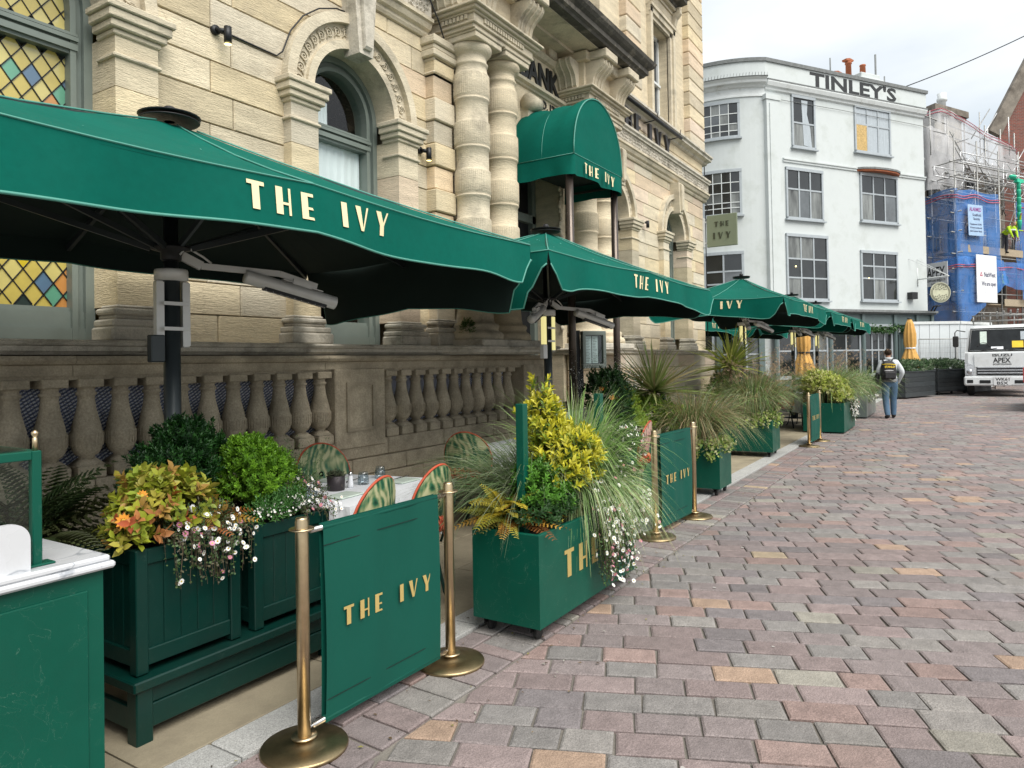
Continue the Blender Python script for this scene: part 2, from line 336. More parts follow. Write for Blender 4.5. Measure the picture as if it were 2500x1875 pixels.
# ================================================================== ground
def seen(x, y, z=0.):
    p = Vector((x, y, z-1.6)); d = p.dot(F0)
    return (p.dot(R0)/d, d) if d > .3 else (99, d)
def clip(poly, f):
    out = []
    for i in range(len(poly)):
        a, b = poly[i], poly[(i+1) % len(poly)]; fa, fb = f(a), f(b)
        if fa >= 0: out.append(a)
        if (fa >= 0) != (fb >= 0): t = fa/(fa-fb); out.append((a[0]+(b[0]-a[0])*t, a[1]+(b[1]-a[1])*t))
    return out
def area(p): return abs(sum(p[i][0]*p[(i+1) % len(p)][1]-p[(i+1) % len(p)][0]*p[i][1] for i in range(len(p))))/2
def stone_poly(mb, poly, zt, b, z0, col, tilt=(0, 0), drop=.005):
    n = len(poly); cx = sum(p[0] for p in poly)/n; cy = sum(p[1] for p in poly)/n
    if sum(poly[i][0]*poly[(i+1) % n][1]-poly[(i+1) % n][0]*poly[i][1] for i in range(n)) < 0: poly = poly[::-1]
    def zz(x, y): return zt+(x-cx)*tilt[0]+(y-cy)*tilt[1]
    P = [(x, y, z0) for x, y in poly]+[(x, y, zz(x, y)-drop) for x, y in poly]
    for x, y in poly:
        L_ = max(1e-4, hypot(x-cx, y-cy)); k = max(.3, 1-b*1.35/L_); P.append((cx+(x-cx)*k, cy+(y-cy)*k, zz(x, y)))
    F = [(k*n+i, k*n+(i+1) % n, (k+1)*n+(i+1) % n, (k+1)*n+i) for k in (0, 1) for i in range(n)]+[tuple(range(2*n, 3*n))]
    mb.add(P, F, col)
PAL = [((.196, .158, .152), 34), ((.180, .154, .150), 28), ((.190, .180, .168), 20), ((.180, .172, .164), 20), ((.225, .165, .148), 10), ((.285, .205, .150), 4), ((.31, .25, .17), 1), ((.150, .136, .137), 10), ((.222, .212, .182), 2)]
PALT = [c for c, n_ in PAL for _ in range(n_)]
def settcol():
    c = rnd.choice(PALT); k = rnd.uniform(.86, 1.14); return tuple(v*k for v in c)
g = MB(); g.add([(-60, -90, -.03), (140, -90, -.03), (140, 90, -.03), (-60, 90, -.03)], [(0, 1, 2, 3)])
ground = g.build('ground', MORTAR); tag(ground, kind='structure')
r_ = MB(); r_.add([(-6, -45, -.014), (60, -45, -.014), (60, 2.52, -.014), (-6, 2.52, -.014)], [(0, 1, 2, 3)])
road = r_.build('road', MORTAR); tag(road, kind='structure')
E1 = (cos(radians(-67.2)), sin(radians(-67.2))); E2 = (-E1[1], E1[0])
setts = []
kmin, kmax = int(-12/.178), int(44/.178)
for k in range(kmin, kmax):
    t = -24+rnd.uniform(0, .3); v = k*.178
    # gentle waviness of the courses
    while t < 45:
        ln = rnd.choice((.22, .25, .27, .28, .30, .32, .38))*rnd.uniform(.94, 1.05); c = t+ln/2
        cx, cy = E1[0]*c+E2[0]*v, E1[1]*c+E2[1]*v
        if cy < 2.2:
            q, d = seen(cx, cy)
            if -1.0 < q < 1.02 and d < 36:
                gp = .0055
                vv = v+.02*sin(c*.9+1)+.012*sin(c*2.1+k*.3)
                cor = [(t+gp, vv-.089+gp), (t+ln-gp, vv-.089+gp), (t+ln-gp, vv+.089-gp), (t+gp, vv+.089-gp)]
                j = .0042
                poly = [(E1[0]*(a+rnd.uniform(-j, j))+E2[0]*(b+rnd.uniform(-j, j)), E1[1]*(a+rnd.uniform(-j, j))+E2[1]*(b+rnd.uniform(-j, j))) for a, b in cor]
                poly = clip(poly, lambda p: 2.062-p[1])
                if len(poly) > 2 and area(poly) > .003: setts.append((d if abs(q) < .74 and d > 1.85 else d+50, poly))
        t += ln
# border: one stretcher course beside the kerb, then a ladder of narrow setts
t = 0.2
while t < 34:
    ln = rnd.uniform(.21, .29); setts.append((seen(t, 2.4)[1]+(0 if abs(seen(t, 2.4)[0]) < .74 else 50), [(t+.005, 2.372), (t+ln-.005, 2.372), (t+ln-.005, 2.505), (t+.005, 2.505)])); t += ln
t = 0.2
while t < 34:
    ln = rnd.uniform(.095, .135) if t > 3.2 else rnd.uniform(.14, .19); j = lambda: rnd.uniform(-.004, .004)
    setts.append((seen(t, 2.2)[1]+(0 if abs(seen(t, 2.2)[0]) < .74 else 50), [(t+.006, 2.078+j()), (t+ln-.006+j(), 2.078+j()), (t+ln-.006+j()+.012, 2.360), (t+.018, 2.360+j())])); t += ln
setts.sort(key=lambda s: s[0])
rest = MB()
for i, (d, poly) in enumerate(setts):
    zt = rnd.uniform(-.002, .002); tl = (rnd.uniform(-.007, .007), rnd.uniform(-.007, .007))
    if i < 300:
        m_ = MB(); stone_poly(m_, poly, zt, .009, -.02, settcol(), tl); m_.build('sett', SETT, road)
    else: stone_poly(rest, poly, zt, .009 if d < 14 or d > 50 else .006, -.02, settcol(), tl)
rest.build('sett', SETT, road, kind='stuff')
# gum spots and a little leaf litter lying on the setts
gm = MB()
for k in range(150):
    x, y = rnd.uniform(1.5, 16), rnd.uniform(-7, 2.3); r = rnd.uniform(.007, .016); n_ = 8
    gm.add([(x+r*rnd.uniform(.7, 1.2)*cos(2*pi*i/n_), y+r*rnd.uniform(.7, 1.2)*sin(2*pi*i/n_), .0055) for i in range(n_)], [tuple(range(n_))])
gm.build('gum_spot', mat('trodden_gum', (.36, .34, .32), .8, var=.2), road, kind='stuff')
gm = MB()
for k in range(420):
    x = rnd.uniform(1.6, 17); y = 2.05+rnd.gauss(.12, .28); a = rnd.uniform(0, 6.3); s = rnd.uniform(.006, .017); z = .012 if y > 2.5 else .007
    gm.add([(x, y, z), (x+s*cos(a), y+s*sin(a), z+.003), (x+s*1.7*cos(a+.4), y+s*1.7*sin(a+.4), z+.001), (x+s*cos(a+.9), y+s*sin(a+.9), z+.004)], [(0, 1, 2, 3)], rnd.choice(((.12, .08, .04), (.2, .14, .07), (.07, .05, .03), (.26, .24, .08), (.4, .38, .34))))
gm.build('leaf_litter', LEAF, road, kind='stuff')
# granite kerb and terrace of yorkstone flags
kb = MB(); kb.box(-3, 2.525, -.02, 40, 2.735, -.012); kerb = kb.build('kerb', MORTAR); tag(kerb, kind='structure')
t = -1.
while t < 33:
    ln = rnd.uniform(.8, 1.0); m_ = MB(); stone_poly(m_, [(t+.004, 2.524), (t+ln-.004, 2.524), (t+ln-.004, 2.732), (t+.004, 2.732)], .008, .008, -.02, None); m_.build('kerb_stone', GRAN, kerb); t += ln
pv = MB(); pv.add([(-3, 2.736, -.016), (60, 2.736, -.016), (60, 40, -.016), (-3, 40, -.016)], [(0, 1, 2, 3)])
pave = pv.build('pavement', MORTAR); tag(pave, kind='structure')
y = 2.742; nf = 0; rest = MB()
for dy in (.62, .56, .6, .5, .6, .6, .6, .6, .6, .6):
    t = -.6-rnd.uniform(0, .5)
    while t < 24:
        ln = rnd.uniform(.62, 1.15); poly = [(t+.004, y+.003), (t+ln-.004, y+.003), (t+ln-.004, y+dy-.004), (t+.004, y+dy-.004)]
        if t+ln > 16.9 or y < 5.0:
            if t < 17 and y < 4.9: m_ = MB(); stone_poly(m_, poly, .004+rnd.uniform(-.0015, .0015), .005, -.02, None, drop=.003); m_.build('flagstone', FLAG, pave)
            else: stone_poly(rest, poly, .004, .005, -.02, None, drop=.003)
        t += ln
    y += dy
rest.build('flagstone', FLAG, pave, kind='stuff')
# ================================================================== the stone bank building
WY = 5.15                                  # main wall face
bank = thing('stone_building', 'long cream stone building with arched windows and a columned porch behind the green parasols', 'building', (8.6, 6, 0))
ARCH = [2.19, 5.20, 11.55, 14.62]; RI, RO, ZS = .56, .90, 4.20
def stonecol():
    k = rnd.uniform(.80, 1.14); w_ = rnd.uniform(-.09, .09); p_ = rnd.choice((0, 0, 0, .05)); return (k*(1+w_*.4+p_), k*(1-p_*.4), k*(1-w_))
# --- coursed blocks with recessed joints
courses = []
zj = 4.91
zs_ = [1.80, 2.03]+[zj-.262*k for k in range(10, -1, -1) if zj-.262*k > 2.1]+[5.17, 5.335]
def spans(z0, z1):
    """free wall intervals of a course as (left boundary fn, right boundary fn)"""
    cuts = []
    for c in ARCH:
        def hw(z, c=c):
            return .72 if z <= ZS else (sqrt(max(0, .74**2-(z-ZS)**2)))
        cuts.append((c, hw))
    L_ = [(lambda z: -.4)]; out = []
    prev = lambda z: -.4
    for c, hw in cuts:
        if c > 8 and prev is not None and len(out) == 2:
            out.append((prev, lambda z: 7.82)); prev = lambda z: 9.48
        if hw(z0) <= 0.02: continue
        out.append((prev, lambda z, c=c, hw=hw: c-hw(z))); prev = lambda z, c=c, hw=hw: c+hw(z)
    out.append((prev, lambda z: 16.72)); return out
blocks = []
for i in range(len(zs_)-1):
    z0, z1 = zs_[i], zs_[i+1]
    for lf, rf in spans(z0, z1):
        a, b = lf(z0), rf(z0)
        zz = [z0+.0045+(z1-z0-.009)*q/4 for q in range(5)]
        if b-a < .05: continue
        n = max(1, round((b-a)/.85)); off = .12 if i % 2 else -.12
        xs = [a+(b-a)*j/n+(off if 0 < j < n else 0)+(rnd.uniform(-.06, .06) if 0 < j < n else 0) for j in range(n+1)]
        for j in range(n):
            left = [(lf(z) if j == 0 else xs[j]+.003, z) for z in zz]; right = [(rf(z) if j == n-1 else xs[j+1]-.003, z) for z in zz]
            if j > 0: left = [left[0], left[-1]]
            if j < n-1: right = [right[0], right[-1]]
            if all(abs(p[0]-left[0][0]) < 1e-4 for p in left): left = [left[0], left[-1]]
            if all(abs(p[0]-right[0][0]) < 1e-4 for p in right): right = [right[0], right[-1]]
            blocks.append(right+left[::-1])
blocks.sort(key=lambda p: 0 if 1.9 < p[0][0] < 16.8 else 1)
bk = MB(); rest = MB()
for i, p in enumerate(blocks):
    q = [(x, z) for x, z in p]
    m_ = MB() if i < 220 else rest
    m_.prism(q, (0, WY+.09, 0), (1, 0, 0), (0, 0, 1), (0, -.09+rnd.uniform(-.002, .002), 0), stonecol(), ch=.010)
    if i < 220: m_.build('stone_block', STONE, bank)
if rest.f: rest.build('stone_block', STONE, bank, kind='stuff')
# wall core behind the joints, pierced where the windows are, and the upper walls
core = MB()
for i in range(len(zs_)-1):
    for lf, rf in spans(zs_[i], zs_[i+1]):
        zz = [zs_[i]+(zs_[i+1]-zs_[i])*q/4 for q in range(5)]
        if rf(zz[0])-lf(zz[0]) < .03: continue
        core.prism([(rf(z), z) for z in zz]+[(lf(z), z) for z in zz[::-1]], (0, 5.6, 0), (1, 0, 0), (0, 0, 1), (0, -.415, 0), (.62, .6, .56))
core.box(-.4, 5.6, 5.335, 16.7, 5.24, 5.80, (.7, .68, .64))
core.box(16.3, 5.6, 0, 16.70, 14, 12.5)           # end return wall of the building
core.box(-.4, 5.20, 0, 7.8, 5.6, 1.79, (.5, .48, .44)); core.box(9.5, 5.0, 0, 16.70, 5.6, 1.79, (.7, .68, .64))
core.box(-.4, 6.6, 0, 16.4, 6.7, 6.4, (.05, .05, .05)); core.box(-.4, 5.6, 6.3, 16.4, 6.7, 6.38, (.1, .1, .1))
core.build('wall_core', STONE, bank)
# --- arched windows with pilasters, imposts, archivolts, keystones
def arcpts(cx, r, n=28, a0=0., a1=pi): return [(cx+r*cos(a0+(a1-a0)*i/n), ZS+r*sin(a0+(a1-a0)*i/n)) for i in range(n+1)]
def scroll_tube(mb, cx, cz, y, r, flip, rad=.0065):
    pts = []
    for i in range(22):
        a = i/21*3.6*pi; rr = r*(1-i/24); pts.append((cx+rr*cos(a)*flip, y, cz+rr*sin(a)))
    mb.tube(pts, rad, 5)
DIAM = []
for wi, cx in enumerate(ARCH):
    # archivolt: three stepped rings
    for (r0, r1, y, mt) in ((.56, .64, WY-.055, STONE2), (.64, .80, WY-.022, STONE2), (.80, .90, WY-.085, STONE2)):
        a = MB(); n = 30
        for i in range(n):
            t0, t1 = pi*i/n, pi*(i+1)/n
            P = [(cx+r*cos(t), yy, ZS+r*sin(t)) for yy in (y, WY+.3 if r0 < .6 else WY+.05) for t in (t0, t1) for r in (r0, r1)]
            a.add(P, [(0, 1, 3, 2), (0, 2, 6, 4), (1, 5, 7, 3)])
        a.build('archivolt', mt, bank)
    sc_ = MB(); ns = 19
    for i in range(ns):
        t = pi*(i+.5)/ns
        if abs(t-pi/2) < .11: continue
        fl = 1 if t < pi/2 else -1
        scroll_tube(sc_, cx+.72*cos(t), ZS+.72*sin(t), WY-.03, .052, fl)
        t2 = pi*(i+1.02)/ns; sc_.tube([(cx+.76*cos(t+.03), WY-.03, ZS+.76*sin(t+.03)), (cx+.70*cos(t2-.04), WY-.036, ZS+.70*sin(t2-.04)), (cx+.675*cos(t2), WY-.03, ZS+.675*sin(t2))], .007, 5)
    sc_.build('carved_scroll', STONE2, bank, kind='stuff')
    ks = MB(); ks.prism([(-.095, 4.69), (.095, 4.69), (.155, 5.335), (-.155, 5.335)], (cx, WY+.02, 0), (1, 0, 0), (0, 0, 1), (0, -.21, 0))
    ks.prism([(-.05, 4.74), (.05, 4.74), (.09, 5.30), (-.09, 5.30)], (cx, WY-.19, 0), (1, 0, 0), (0, 0, 1), (0, -.045, 0), ch=.02)
    ks.build('keystone', STONE2 if wi > 1 else STONEL, bank)
    for sgn in (-1, 1):
        x0, x1 = sorted((cx+sgn*.56, cx+sgn*.88)); pl = MB(); pl.box(x0, WY-.10, 2.05, x1, WY+.32, 3.62, stonecol()); pl.box(x0, WY-.10, 3.626, x1, WY+.32, 4.0, stonecol())
        pl.build('pilaster', STONE, bank)
        im = MB()
        for (z0, z1, o) in ((3.83, 3.86, .022), (3.99, 4.03, .02), (4.03, 4.085, .05), (4.085, 4.15, .075), (4.15, 4.20, .095)):
            im.cbox(x0-o, WY-.10-o, z0, x1+o, WY+.12, z1, .008)
        im.build('impost', STONE2, bank)
        bs = MB()
        for (z0, z1, o) in ((1.80, 1.90, .085), (1.90, 1.955, .07), (1.955, 1.99, .035), (1.99, 2.035, .055), (2.035, 2.06, .02)):
            bs.cbox(x0-o, WY-.10-o, z0, x1+o, WY+.1, z1, .014)
        bs.build('pilaster_base', STONEL, bank)
    # joinery
    yw = WY+.27; wn_ = None
    fr = MB()
    for (hw0, hw1, y0, y1) in ((.44, .56, yw-.02, yw+.14), (.41, .45, yw-.055, yw+.12), (.50, .565, yw-.06, yw-.02)):
        for s_ in (-1, 1): fr.box(cx+s_*hw0, y0, 1.80, cx+s_*hw1, y1, ZS)
        n = 24
        for i in range(n):
            t0, t1 = pi*i/n, pi*(i+1)/n
            P = [(cx+r*cos(t), yy, ZS+r*sin(t)) for yy in (y0, y1) for t in (t0, t1) for r in (hw0, hw1)]
            fr.add(P, [(0, 1, 3, 2), (0, 2, 6, 4), (1, 5, 7, 3)])
    fr.box(cx-.56, yw-.05, 1.80, cx+.56, yw+.1, 1.90); fr.box(cx-.56, yw-.03, 1.90, cx+.56, yw+.1, 2.02); fr.box(cx-.5, yw-.015, 2.02, cx+.5, yw+.1, 2.05)
    window = fr.build('window', WFRAME, bank)
    tb = MB(); tz = 3.98
    for (z0, z1, o) in ((tz-.10, tz+.03, .01), (tz-.075, tz-.03, .035), (tz-.01, tz+.02, .045), (tz+.03, tz+.05, .03)): tb.box(cx-.46, yw-o-.03, z0, cx+.46, yw+.08, z1)
    tb.build('transom', WFRAME, window)
    if wi == 0: continue
    pn = MB(); gp_ = [(cx-.42, 2.04), (cx+.42, 2.04), (cx+.42, ZS)]+[(cx+.42*cos(pi*i/20), ZS+.42*sin(pi*i/20)) for i in range(1, 20)]+[(cx-.42, ZS)]; pn.add([(a, yw+.025, b) for a, b in gp_], [tuple(range(len(gp_)))])
    pn.build('glass', CLEAR, window)
    cu_ = MB()            # pale net blind hanging inside; upper left strip also paints in reflected sky
    n = 24
    for zb, zt_, x0, x1 in ((2.45, 3.88, cx-.40, cx+.40), (4.0, 4.3, cx-.38, cx-.05)) if wi == 1 else ((2.05, 3.6, cx-.40, cx+.40),):
        P = []
        for i in range(n+1): x = x0+(x1-x0)*i/n; P += [(x, yw+.055+.006*sin(i*2.1), zb), (x, yw+.055+.006*sin(i*2.1), zt_)]
        cu_.add(P, [(2*i, 2*i+2, 2*i+3, 2*i+1) for i in range(n)])
    cu_.build('net_curtain', CLOTH, window)
# leaded stained glass of the left window
cx = ARCH[0]; yw = WY+.27
SG = [mat('glass_'+n_, c_, .12, var=.25, vscale=2.2, coat=.6, spec=.8) for n_, c_ in (('amber', (.50, .40, .10)), ('pale_amber', (.56, .48, .17)), ('green', (.03, .27, .07)), ('teal', (.12, .33, .22)), ('blue', (.10, .17, .26)), ('orange', (.55, .25, .07)), ('red', (.40, .06, .06)), ('dark', (.03, .045, .04)), ('bright_yellow', (.55, .42, .03)))]
gl = [MB() for _ in SG]; came = MB(); dw, dh = .128, .17
win0 = [o for o in bank.children if o.name.startswith('window')][0]
def inwin(p, q=.42): x, z = p; return q-abs(x-cx) if z < ZS else q-hypot(x-cx, z-ZS)
nq = 0
for i in range(-9, 10):
    for j in range(0, 34):
        if (i+j) % 2: continue
        x, z = cx+i*dw/2, 2.05+j*dh/2
        poly = [(x, z-dh/2), (x+dw/2, z), (x, z+dh/2), (x-dw/2, z)]
        for f in (lambda p: .42-(p[0]-cx), lambda p: .42+(p[0]-cx), lambda p: p[1]-2.05, lambda p: max(ZS+.001-p[1], .42-hypot(p[0]-cx, p[1]-ZS))):
            poly = clip(poly, f) if poly else poly
        if len(poly) < 3 or area(poly) < 2e-4 or (3.88 < z < 4.03): continue
        r_q = rnd.random(); k = 0 if r_q < .45 else 1 if r_q < .82 else rnd.choice((2, 2, 3, 3, 4, 5, 6, 7, 8))
        m_ = MB(); m_.prism([(a, b) for a, b in poly], (0, yw+.03+rnd.uniform(0, .003), 0), (1, 0, 0), (0, 0, 1), (rnd.uniform(-.002, .002), -.006, rnd.uniform(-.002, .002)))
        nq += 1; m_.build('stained_pane', SG[k], win0)
for s_ in (-1, 1):
    for k in range(-30, 40):
        # lines z-zc = s*(dh/dw)*(x-cx)
        z_c = 2.05+k*dh+dh/2; pts = []
        for q in range(61):
            x = cx-.42+.84*q/60; z = z_c+s_*(dh/dw)*(x-cx)
            if 2.05 < z < 4.62 and inwin((x, z)) > 0: pts.append((x, yw+.022, z))
        if len(pts) > 1: came.bar(pts[0], pts[-1], .007, .007, (0, 1, 0))
came.build('lead_came', DARKM, win0)
pb_ = MB(); pb_.box(-.4, 6.0, 1.8, 3.2, 6.05, 4.9); pb_.build('interior_screen', SG[0], bank)
# --- narrow banded pilaster beside the porch
for x0, x1 in ((6.36, 6.70), (10.62, 10.96)):
    pl = MB()
    for i in range(len(zs_)-3):
        z0, z1 = zs_[i+1], zs_[i+2]; o = .03 if i % 2 else 0
        pl.cbox(x0-o/2, WY-.12-o, z0+.005, x1+o/2, WY+.05, z1-.005, .01, stonecol())
    pl.build('banded_pilaster', STONE, bank)
    im = MB()
    for (z0, z1, o) in ((4.915, 4.945, .03), (5.06, 5.10, .03), (5.10, 5.18, .07), (5.18, 5.24, .06), (5.24, 5.33, .09)): im.cbox(x0-o, WY-.12-o, z0, x1+o, WY+.05, z1, .012)
    im.build('pilaster_capital', STONE2, bank)
    bs = MB()
    for (z0, z1, o) in ((1.80, 1.95, .10), (1.95, 2.01, .07), (2.01, 2.04, .035), (2.04, 2.085, .05), (2.085, 2.11, .02)): bs.cbox(x0-o, WY-.12-o, z0, x1+o, WY+.05, z1, .015)
    bs.build('pilaster_base', STONEL, bank)
# --- string course with carved band, letter zone, cornice
def run(name, m, prof, x0, x1, y=WY):
    q = MB(); q.sweep([(-.1, prof[0][1])]+list(prof)+[(-.1, prof[-1][1])], [(x0, y, 0), (x1, y, 0)]); return q.build(name, m, bank)
string = [(.0, 5.335), (.03, 5.34), (.05, 5.37), (.05, 5.40), (.09, 5.42), (.11, 5.46), (.11, 5.48), (.14, 5.49), (.14, 5.53), (.10, 5.535)]
top = [(.10, 5.74), (.14, 5.745), (.14, 5.78), (.17, 5.80), (.17, 5.84), (.0, 5.86)]
for x0, x1 in ((-.4, 6.36), (10.9, 16.86)):
    run('string_moulding', STONE2, string, x0, x1); run('carved_band', STONEL, [(.10, 5.535), (.10, 5.74)], x0, x1); run('string_moulding', STONEL, top, x0, x1)
    cv = MB(); x = x0+.05
    while x < x1-.04:
        for zz in (5.575, 5.64, 5.70):
            if rnd.random() < .93:
                a = rnd.uniform(0, 6.3); r = rnd.uniform(.018, .034)
                cv.tube([(x+r*cos(a+t)*(1-t/7), WY-.112, zz+r*sin(a+t)*(1-t/7)) for t in (0, 1.1, 2.2, 3.3, 4.4)], .007, 4)
        x += .062
    cv.build('carved_ornament', STONEL, bank, kind='stuff')
run('parapet_course', STONE, [(0, 5.86), (0, 6.02), (.0, 6.03)], 10.9, 16.74)
q = MB(); x = 10.92
for (za, zb_) in ((5.865, 6.04), (6.05, 6.235)):
    x = 10.92
    while x < 16.7: ln = rnd.uniform(.8, 1.2); x2 = min(16.74, x+ln); q.cbox(x+.003, WY+.001, za, x2-.003, WY+.3, zb_, .01, stonecol()); x += ln
q.build('frieze_block', STONE, bank)
run('cornice', STONEL, [(0, 6.235), (.05, 6.25), (.07, 6.29), (.17, 6.31), (.17, 6.36), (.21, 6.38), (.21, 6.42), (0, 6.47)], 10.9, 16.92)
bank_l = MB(); h = .34; x = 11.72
fn = lambda a, b, c: (11.72+a, WY-.07-c, 5.84+b)
LX = 11.30; LETM = mat('bronze_sign_letter', (.035, .032, .032), .4, metal=.4, var=.1)
cells = []; a = 0
for ch in 'THE IVY':
    if ch == ' ': a += .42*h*1.6; continue
    m_ = MB(); deco(m_, ch, lambda p, q_, c, a=a: (LX+a+p*1.15, WY-.10-c, 5.79+q_), h*1.12, thick=.05); m_.build('sign_letter', LETM, bank); a += (DECO[ch][0]*1.15+.52)*h*1.12
# --- upper storey
up = MB(); Y2 = WY+.08
up.box(-.4, 5.6, 5.8, 10.3, Y2, 12.5, (1, 1, 1)); up.box(11.3, 5.6, 5.8, 13.72, Y2, 12.5); up.box(14.72, 5.6, 5.8, 16.62, Y2, 12.5)
up.box(13.72, 5.6, 5.8, 14.72, Y2, 6.62); up.box(13.72, 5.6, 8.55, 14.72, Y2, 12.5); up.box(10.3, 5.6, 5.8, 11.3, Y2, 6.9); up.box(10.3, 5.6, 9.5, 11.3, Y2, 12.5)
up.build('upper_wall', STONE, bank)
for x0, x1 in ((12.15, 12.85), (15.72, 16.72)):
    z = 6.47; k = 0
    while z < 12.4:
        m_ = MB(); o = .10; xa = x0 if k % 2 == 0 or x0 > 15 else x0+.0; m_.cbox(xa, Y2-o-.05, z+.006, x1+(.0 if x0 < 15 else .04), Y2+(.02 if x0 < 15 else .5), z+.296, .016, stonecol()); m_.build('quoin', STONE, bank); z += .302; k += 1
w2 = MB()
for x0, x1, y in ((13.50, 13.62, Y2-.10), (13.62, 13.72, Y2-.06), (14.72, 14.82, Y2-.06), (14.82, 14.94, Y2-.10)): w2.box(x0, y, 6.5, x1, Y2+.02, 8.72)
for z0, z1, y in ((8.55, 8.63, Y2-.06), (8.63, 8.74, Y2-.10), (8.74, 8.80, Y2-.13)): w2.box(13.49, y, z0, 14.95, Y2+.02, z1)
w2.build('window_surround', STONE2, bank)
w3 = MB(); w3.box(13.62, Y2-.06, 8.8, 14.82, Y2+.02, 9.06)
for k in range(20): w3.box(13.72+k*.053, Y2-.085, 8.83, 13.75+k*.053, Y2-.05, 9.03)
for k in range(22): w3.box(13.5+k*.067, Y2-.17, 9.12, 13.54+k*.067, Y2-.1, 9.18)
w3.box(13.5, Y2-.10, 9.06, 14.94, Y2+.02, 9.12); w3.box(13.5, Y2-.13, 9.18, 14.94, Y2, 9.22); w3.build('window_frieze', STONE2, bank)
w4 = MB(); w4.sweep([(-.05, 9.22), (.16, 9.22), (.18, 9.27), (.36, 9.29), (.36, 9.36), (.41, 9.38), (.42, 9.44), (-.05, 9.52)], [(13.42, Y2, 0), (15.02, Y2, 0)]); w4.build('window_cornice', STONEB, bank)
for x in (13.48, 14.84):
    m_ = MB(); m_.prism([(0, 9.22), (-.24, 9.2), (-.25, 9.08), (-.16, 8.98), (-.12, 8.84), (-.05, 8.78), (0, 8.76)][::-1], (x, Y2, 0), (0, 1, 0), (0, 0, 1), (.13, 0, 0)); m_.build('window_console', STONE2, bank)
for (x0, x1, z0, z1) in ((13.72, 14.72, 6.62, 8.55), (10.3, 11.3, 6.9, 9.5)):
    s1 = MB()
    for a, b in ((x0, x0+.07), (x1-.07, x1)): s1.box(a, Y2+.2, z0, b, Y2+.28, z1)
    zm = (z0+z1)/2-.1
    for a, b, yy in ((z0, z0+.09, .2), (zm, zm+.05, .17), (z1-.07, z1, .2)): s1.box(x0, Y2+yy, a, x1, Y2+yy+.08, b)
    sash = s1.build('sash_window', WTRIM, bank); m_ = MB(); m_.box(x0, Y2+.24, z0, x1, Y2+.25, z1); m_.build('glass', PANE, sash)
# --- porch: paired banded columns, entablature, consoles, balcony
CC = [(6.87, 4.87), (7.50, 4.87), (9.82, 4.87), (10.45, 4.87)]
def colprof():
    P = [(.335, 1.86), (.335, 1.93), (.315, 1.96), (.285, 1.975), (.275, 2.0), (.29, 2.03), (.275, 2.06), (.235, 2.075), (.225, 2.12)]
    z = 2.12
    for zc in (2.59, 3.16, 3.73-.0, 4.30-.0, 4.87):
        a, b = zc-.14, zc+.145
        r = .196; P += [(r+.004, a-.045), (r+.018, a-.035), (r+.018, a-.018), (r+.006, a-.014), (.216, a), (.216, b-.02), (r+.006, b), (r, b+.004)]
    P = [p for p in P]; P += [(.186, 5.10), (.20, 5.11), (.205, 5.13), (.188, 5.145), (.186, 5.22), (.215, 5.235), (.245, 5.27), (.255, 5.305), (.25, 5.33), (.225, 5.335)]
    return P
for i, (x, y) in enumerate(CC):
    m_ = MB(); m_.lathe(colprof(), (x, y, 0), 40); col_ = m_.build('column', STONE2 if i == 0 else STONE, bank)
    m_ = MB()
    for z0, z1, o in ((5.335, 5.40, .27), (5.40, 5.425, .285)): m_.cbox(x-o, y-o, z0, x+o, y+o, z1, .008)
    m_.build('abacus', STONE2, col_)
    fl = MB()     # tooled band on each drum
    for zc in (2.59, 3.16, 3.73, 4.30, 4.87):
        for k in range(56): a = 2*pi*k/56; fl.bar((x+.216*cos(a), y+.216*sin(a), zc-.12), (x+.216*cos(a), y+.216*sin(a), zc+.12), .006, .004, (cos(a), sin(a), 0))
    fl.build('tooling', STONE2, col_, kind='stuff')
for x0, x1 in ((6.52, 7.86), (9.46, 10.80)):
    e = MB()
    for z0, z1, o in ((1.79, 1.87, .03), ): e.cbox(x0-.02, 4.50, z0, x1+.02, 5.3, z1, .01)
    e.build('column_plinth', STONEL, bank)
    e = MB()
    for z0, z1, o in ((5.425, 5.47, .0), (5.47, 5.50, .03), (5.50, 5.575, .02), (5.575, 5.60, .05), (5.60, 5.635, .09), (5.635, 5.665, .13)): e.cbox(x0-o+.04, 4.60-o, z0, x1+o-.04, 5.3, z1, .006)
    for k in range(16): e.box(x0+.2+k*.055, 4.555, 5.515, x0+.235+k*.055, 4.6, 5.565); 
    for k in range(7): e.box(x0-.01, 4.66+k*.055, 5.515, x0+.04, 4.695+k*.055, 5.565)
    e.build('entablature', STONE2, bank)
    bl = MB(); bl.cbox(x0+.03, 4.66, 5.66, x1-.03, 5.3, 6.18, .01); bl.cbox(x0-.05, 4.58, 6.06, x1+.05, 5.3, 6.20, .01); bl.build('console_block', STONE, bank)
    def console(o, ux, wd, cham=1.):
        """S-scroll bracket; o = back bottom, ux outward, width along the side"""
        o, ux = Vector(o), Vector(ux); side = ux.cross(Vector((0, 0, 1))); pr = [(0, 0), (.06, 0), (.10, .04), (.11, .10), (.13, .17), (.18, .23), (.25, .28), (.29, .33), (.30, .37), (.28, .40), (.0, .40)]
        c_ = MB(); c_.prism(pr, o-side*(wd/2), ux, (0, 0, 1), side*wd)
        for s in (-.3, 0, .3): c_.tube([o+side*(wd*s)+ux*(a+.004)+Vector((0, 0, b)) for a, b in pr[1:10]], .016, 6)
        return c_.build('console', STONE2, bank)
    for x in (x0+.25, x1-.25): console((x, 4.66, 5.665), (0, -1, 0), .34)
    console((x0+.03, 4.92, 5.665), (-1, 0, 0), .34); console((x1-.03, 4.92, 5.665), (1, 0, 0), .34)
    for x in (x0+.25, x1-.25):
        m_ = MB(); m_.cbox(x-.2, 4.30, 6.07, x+.2, 4.7, 6.20, .015); m_.build('console_cap', STONE2, bank)
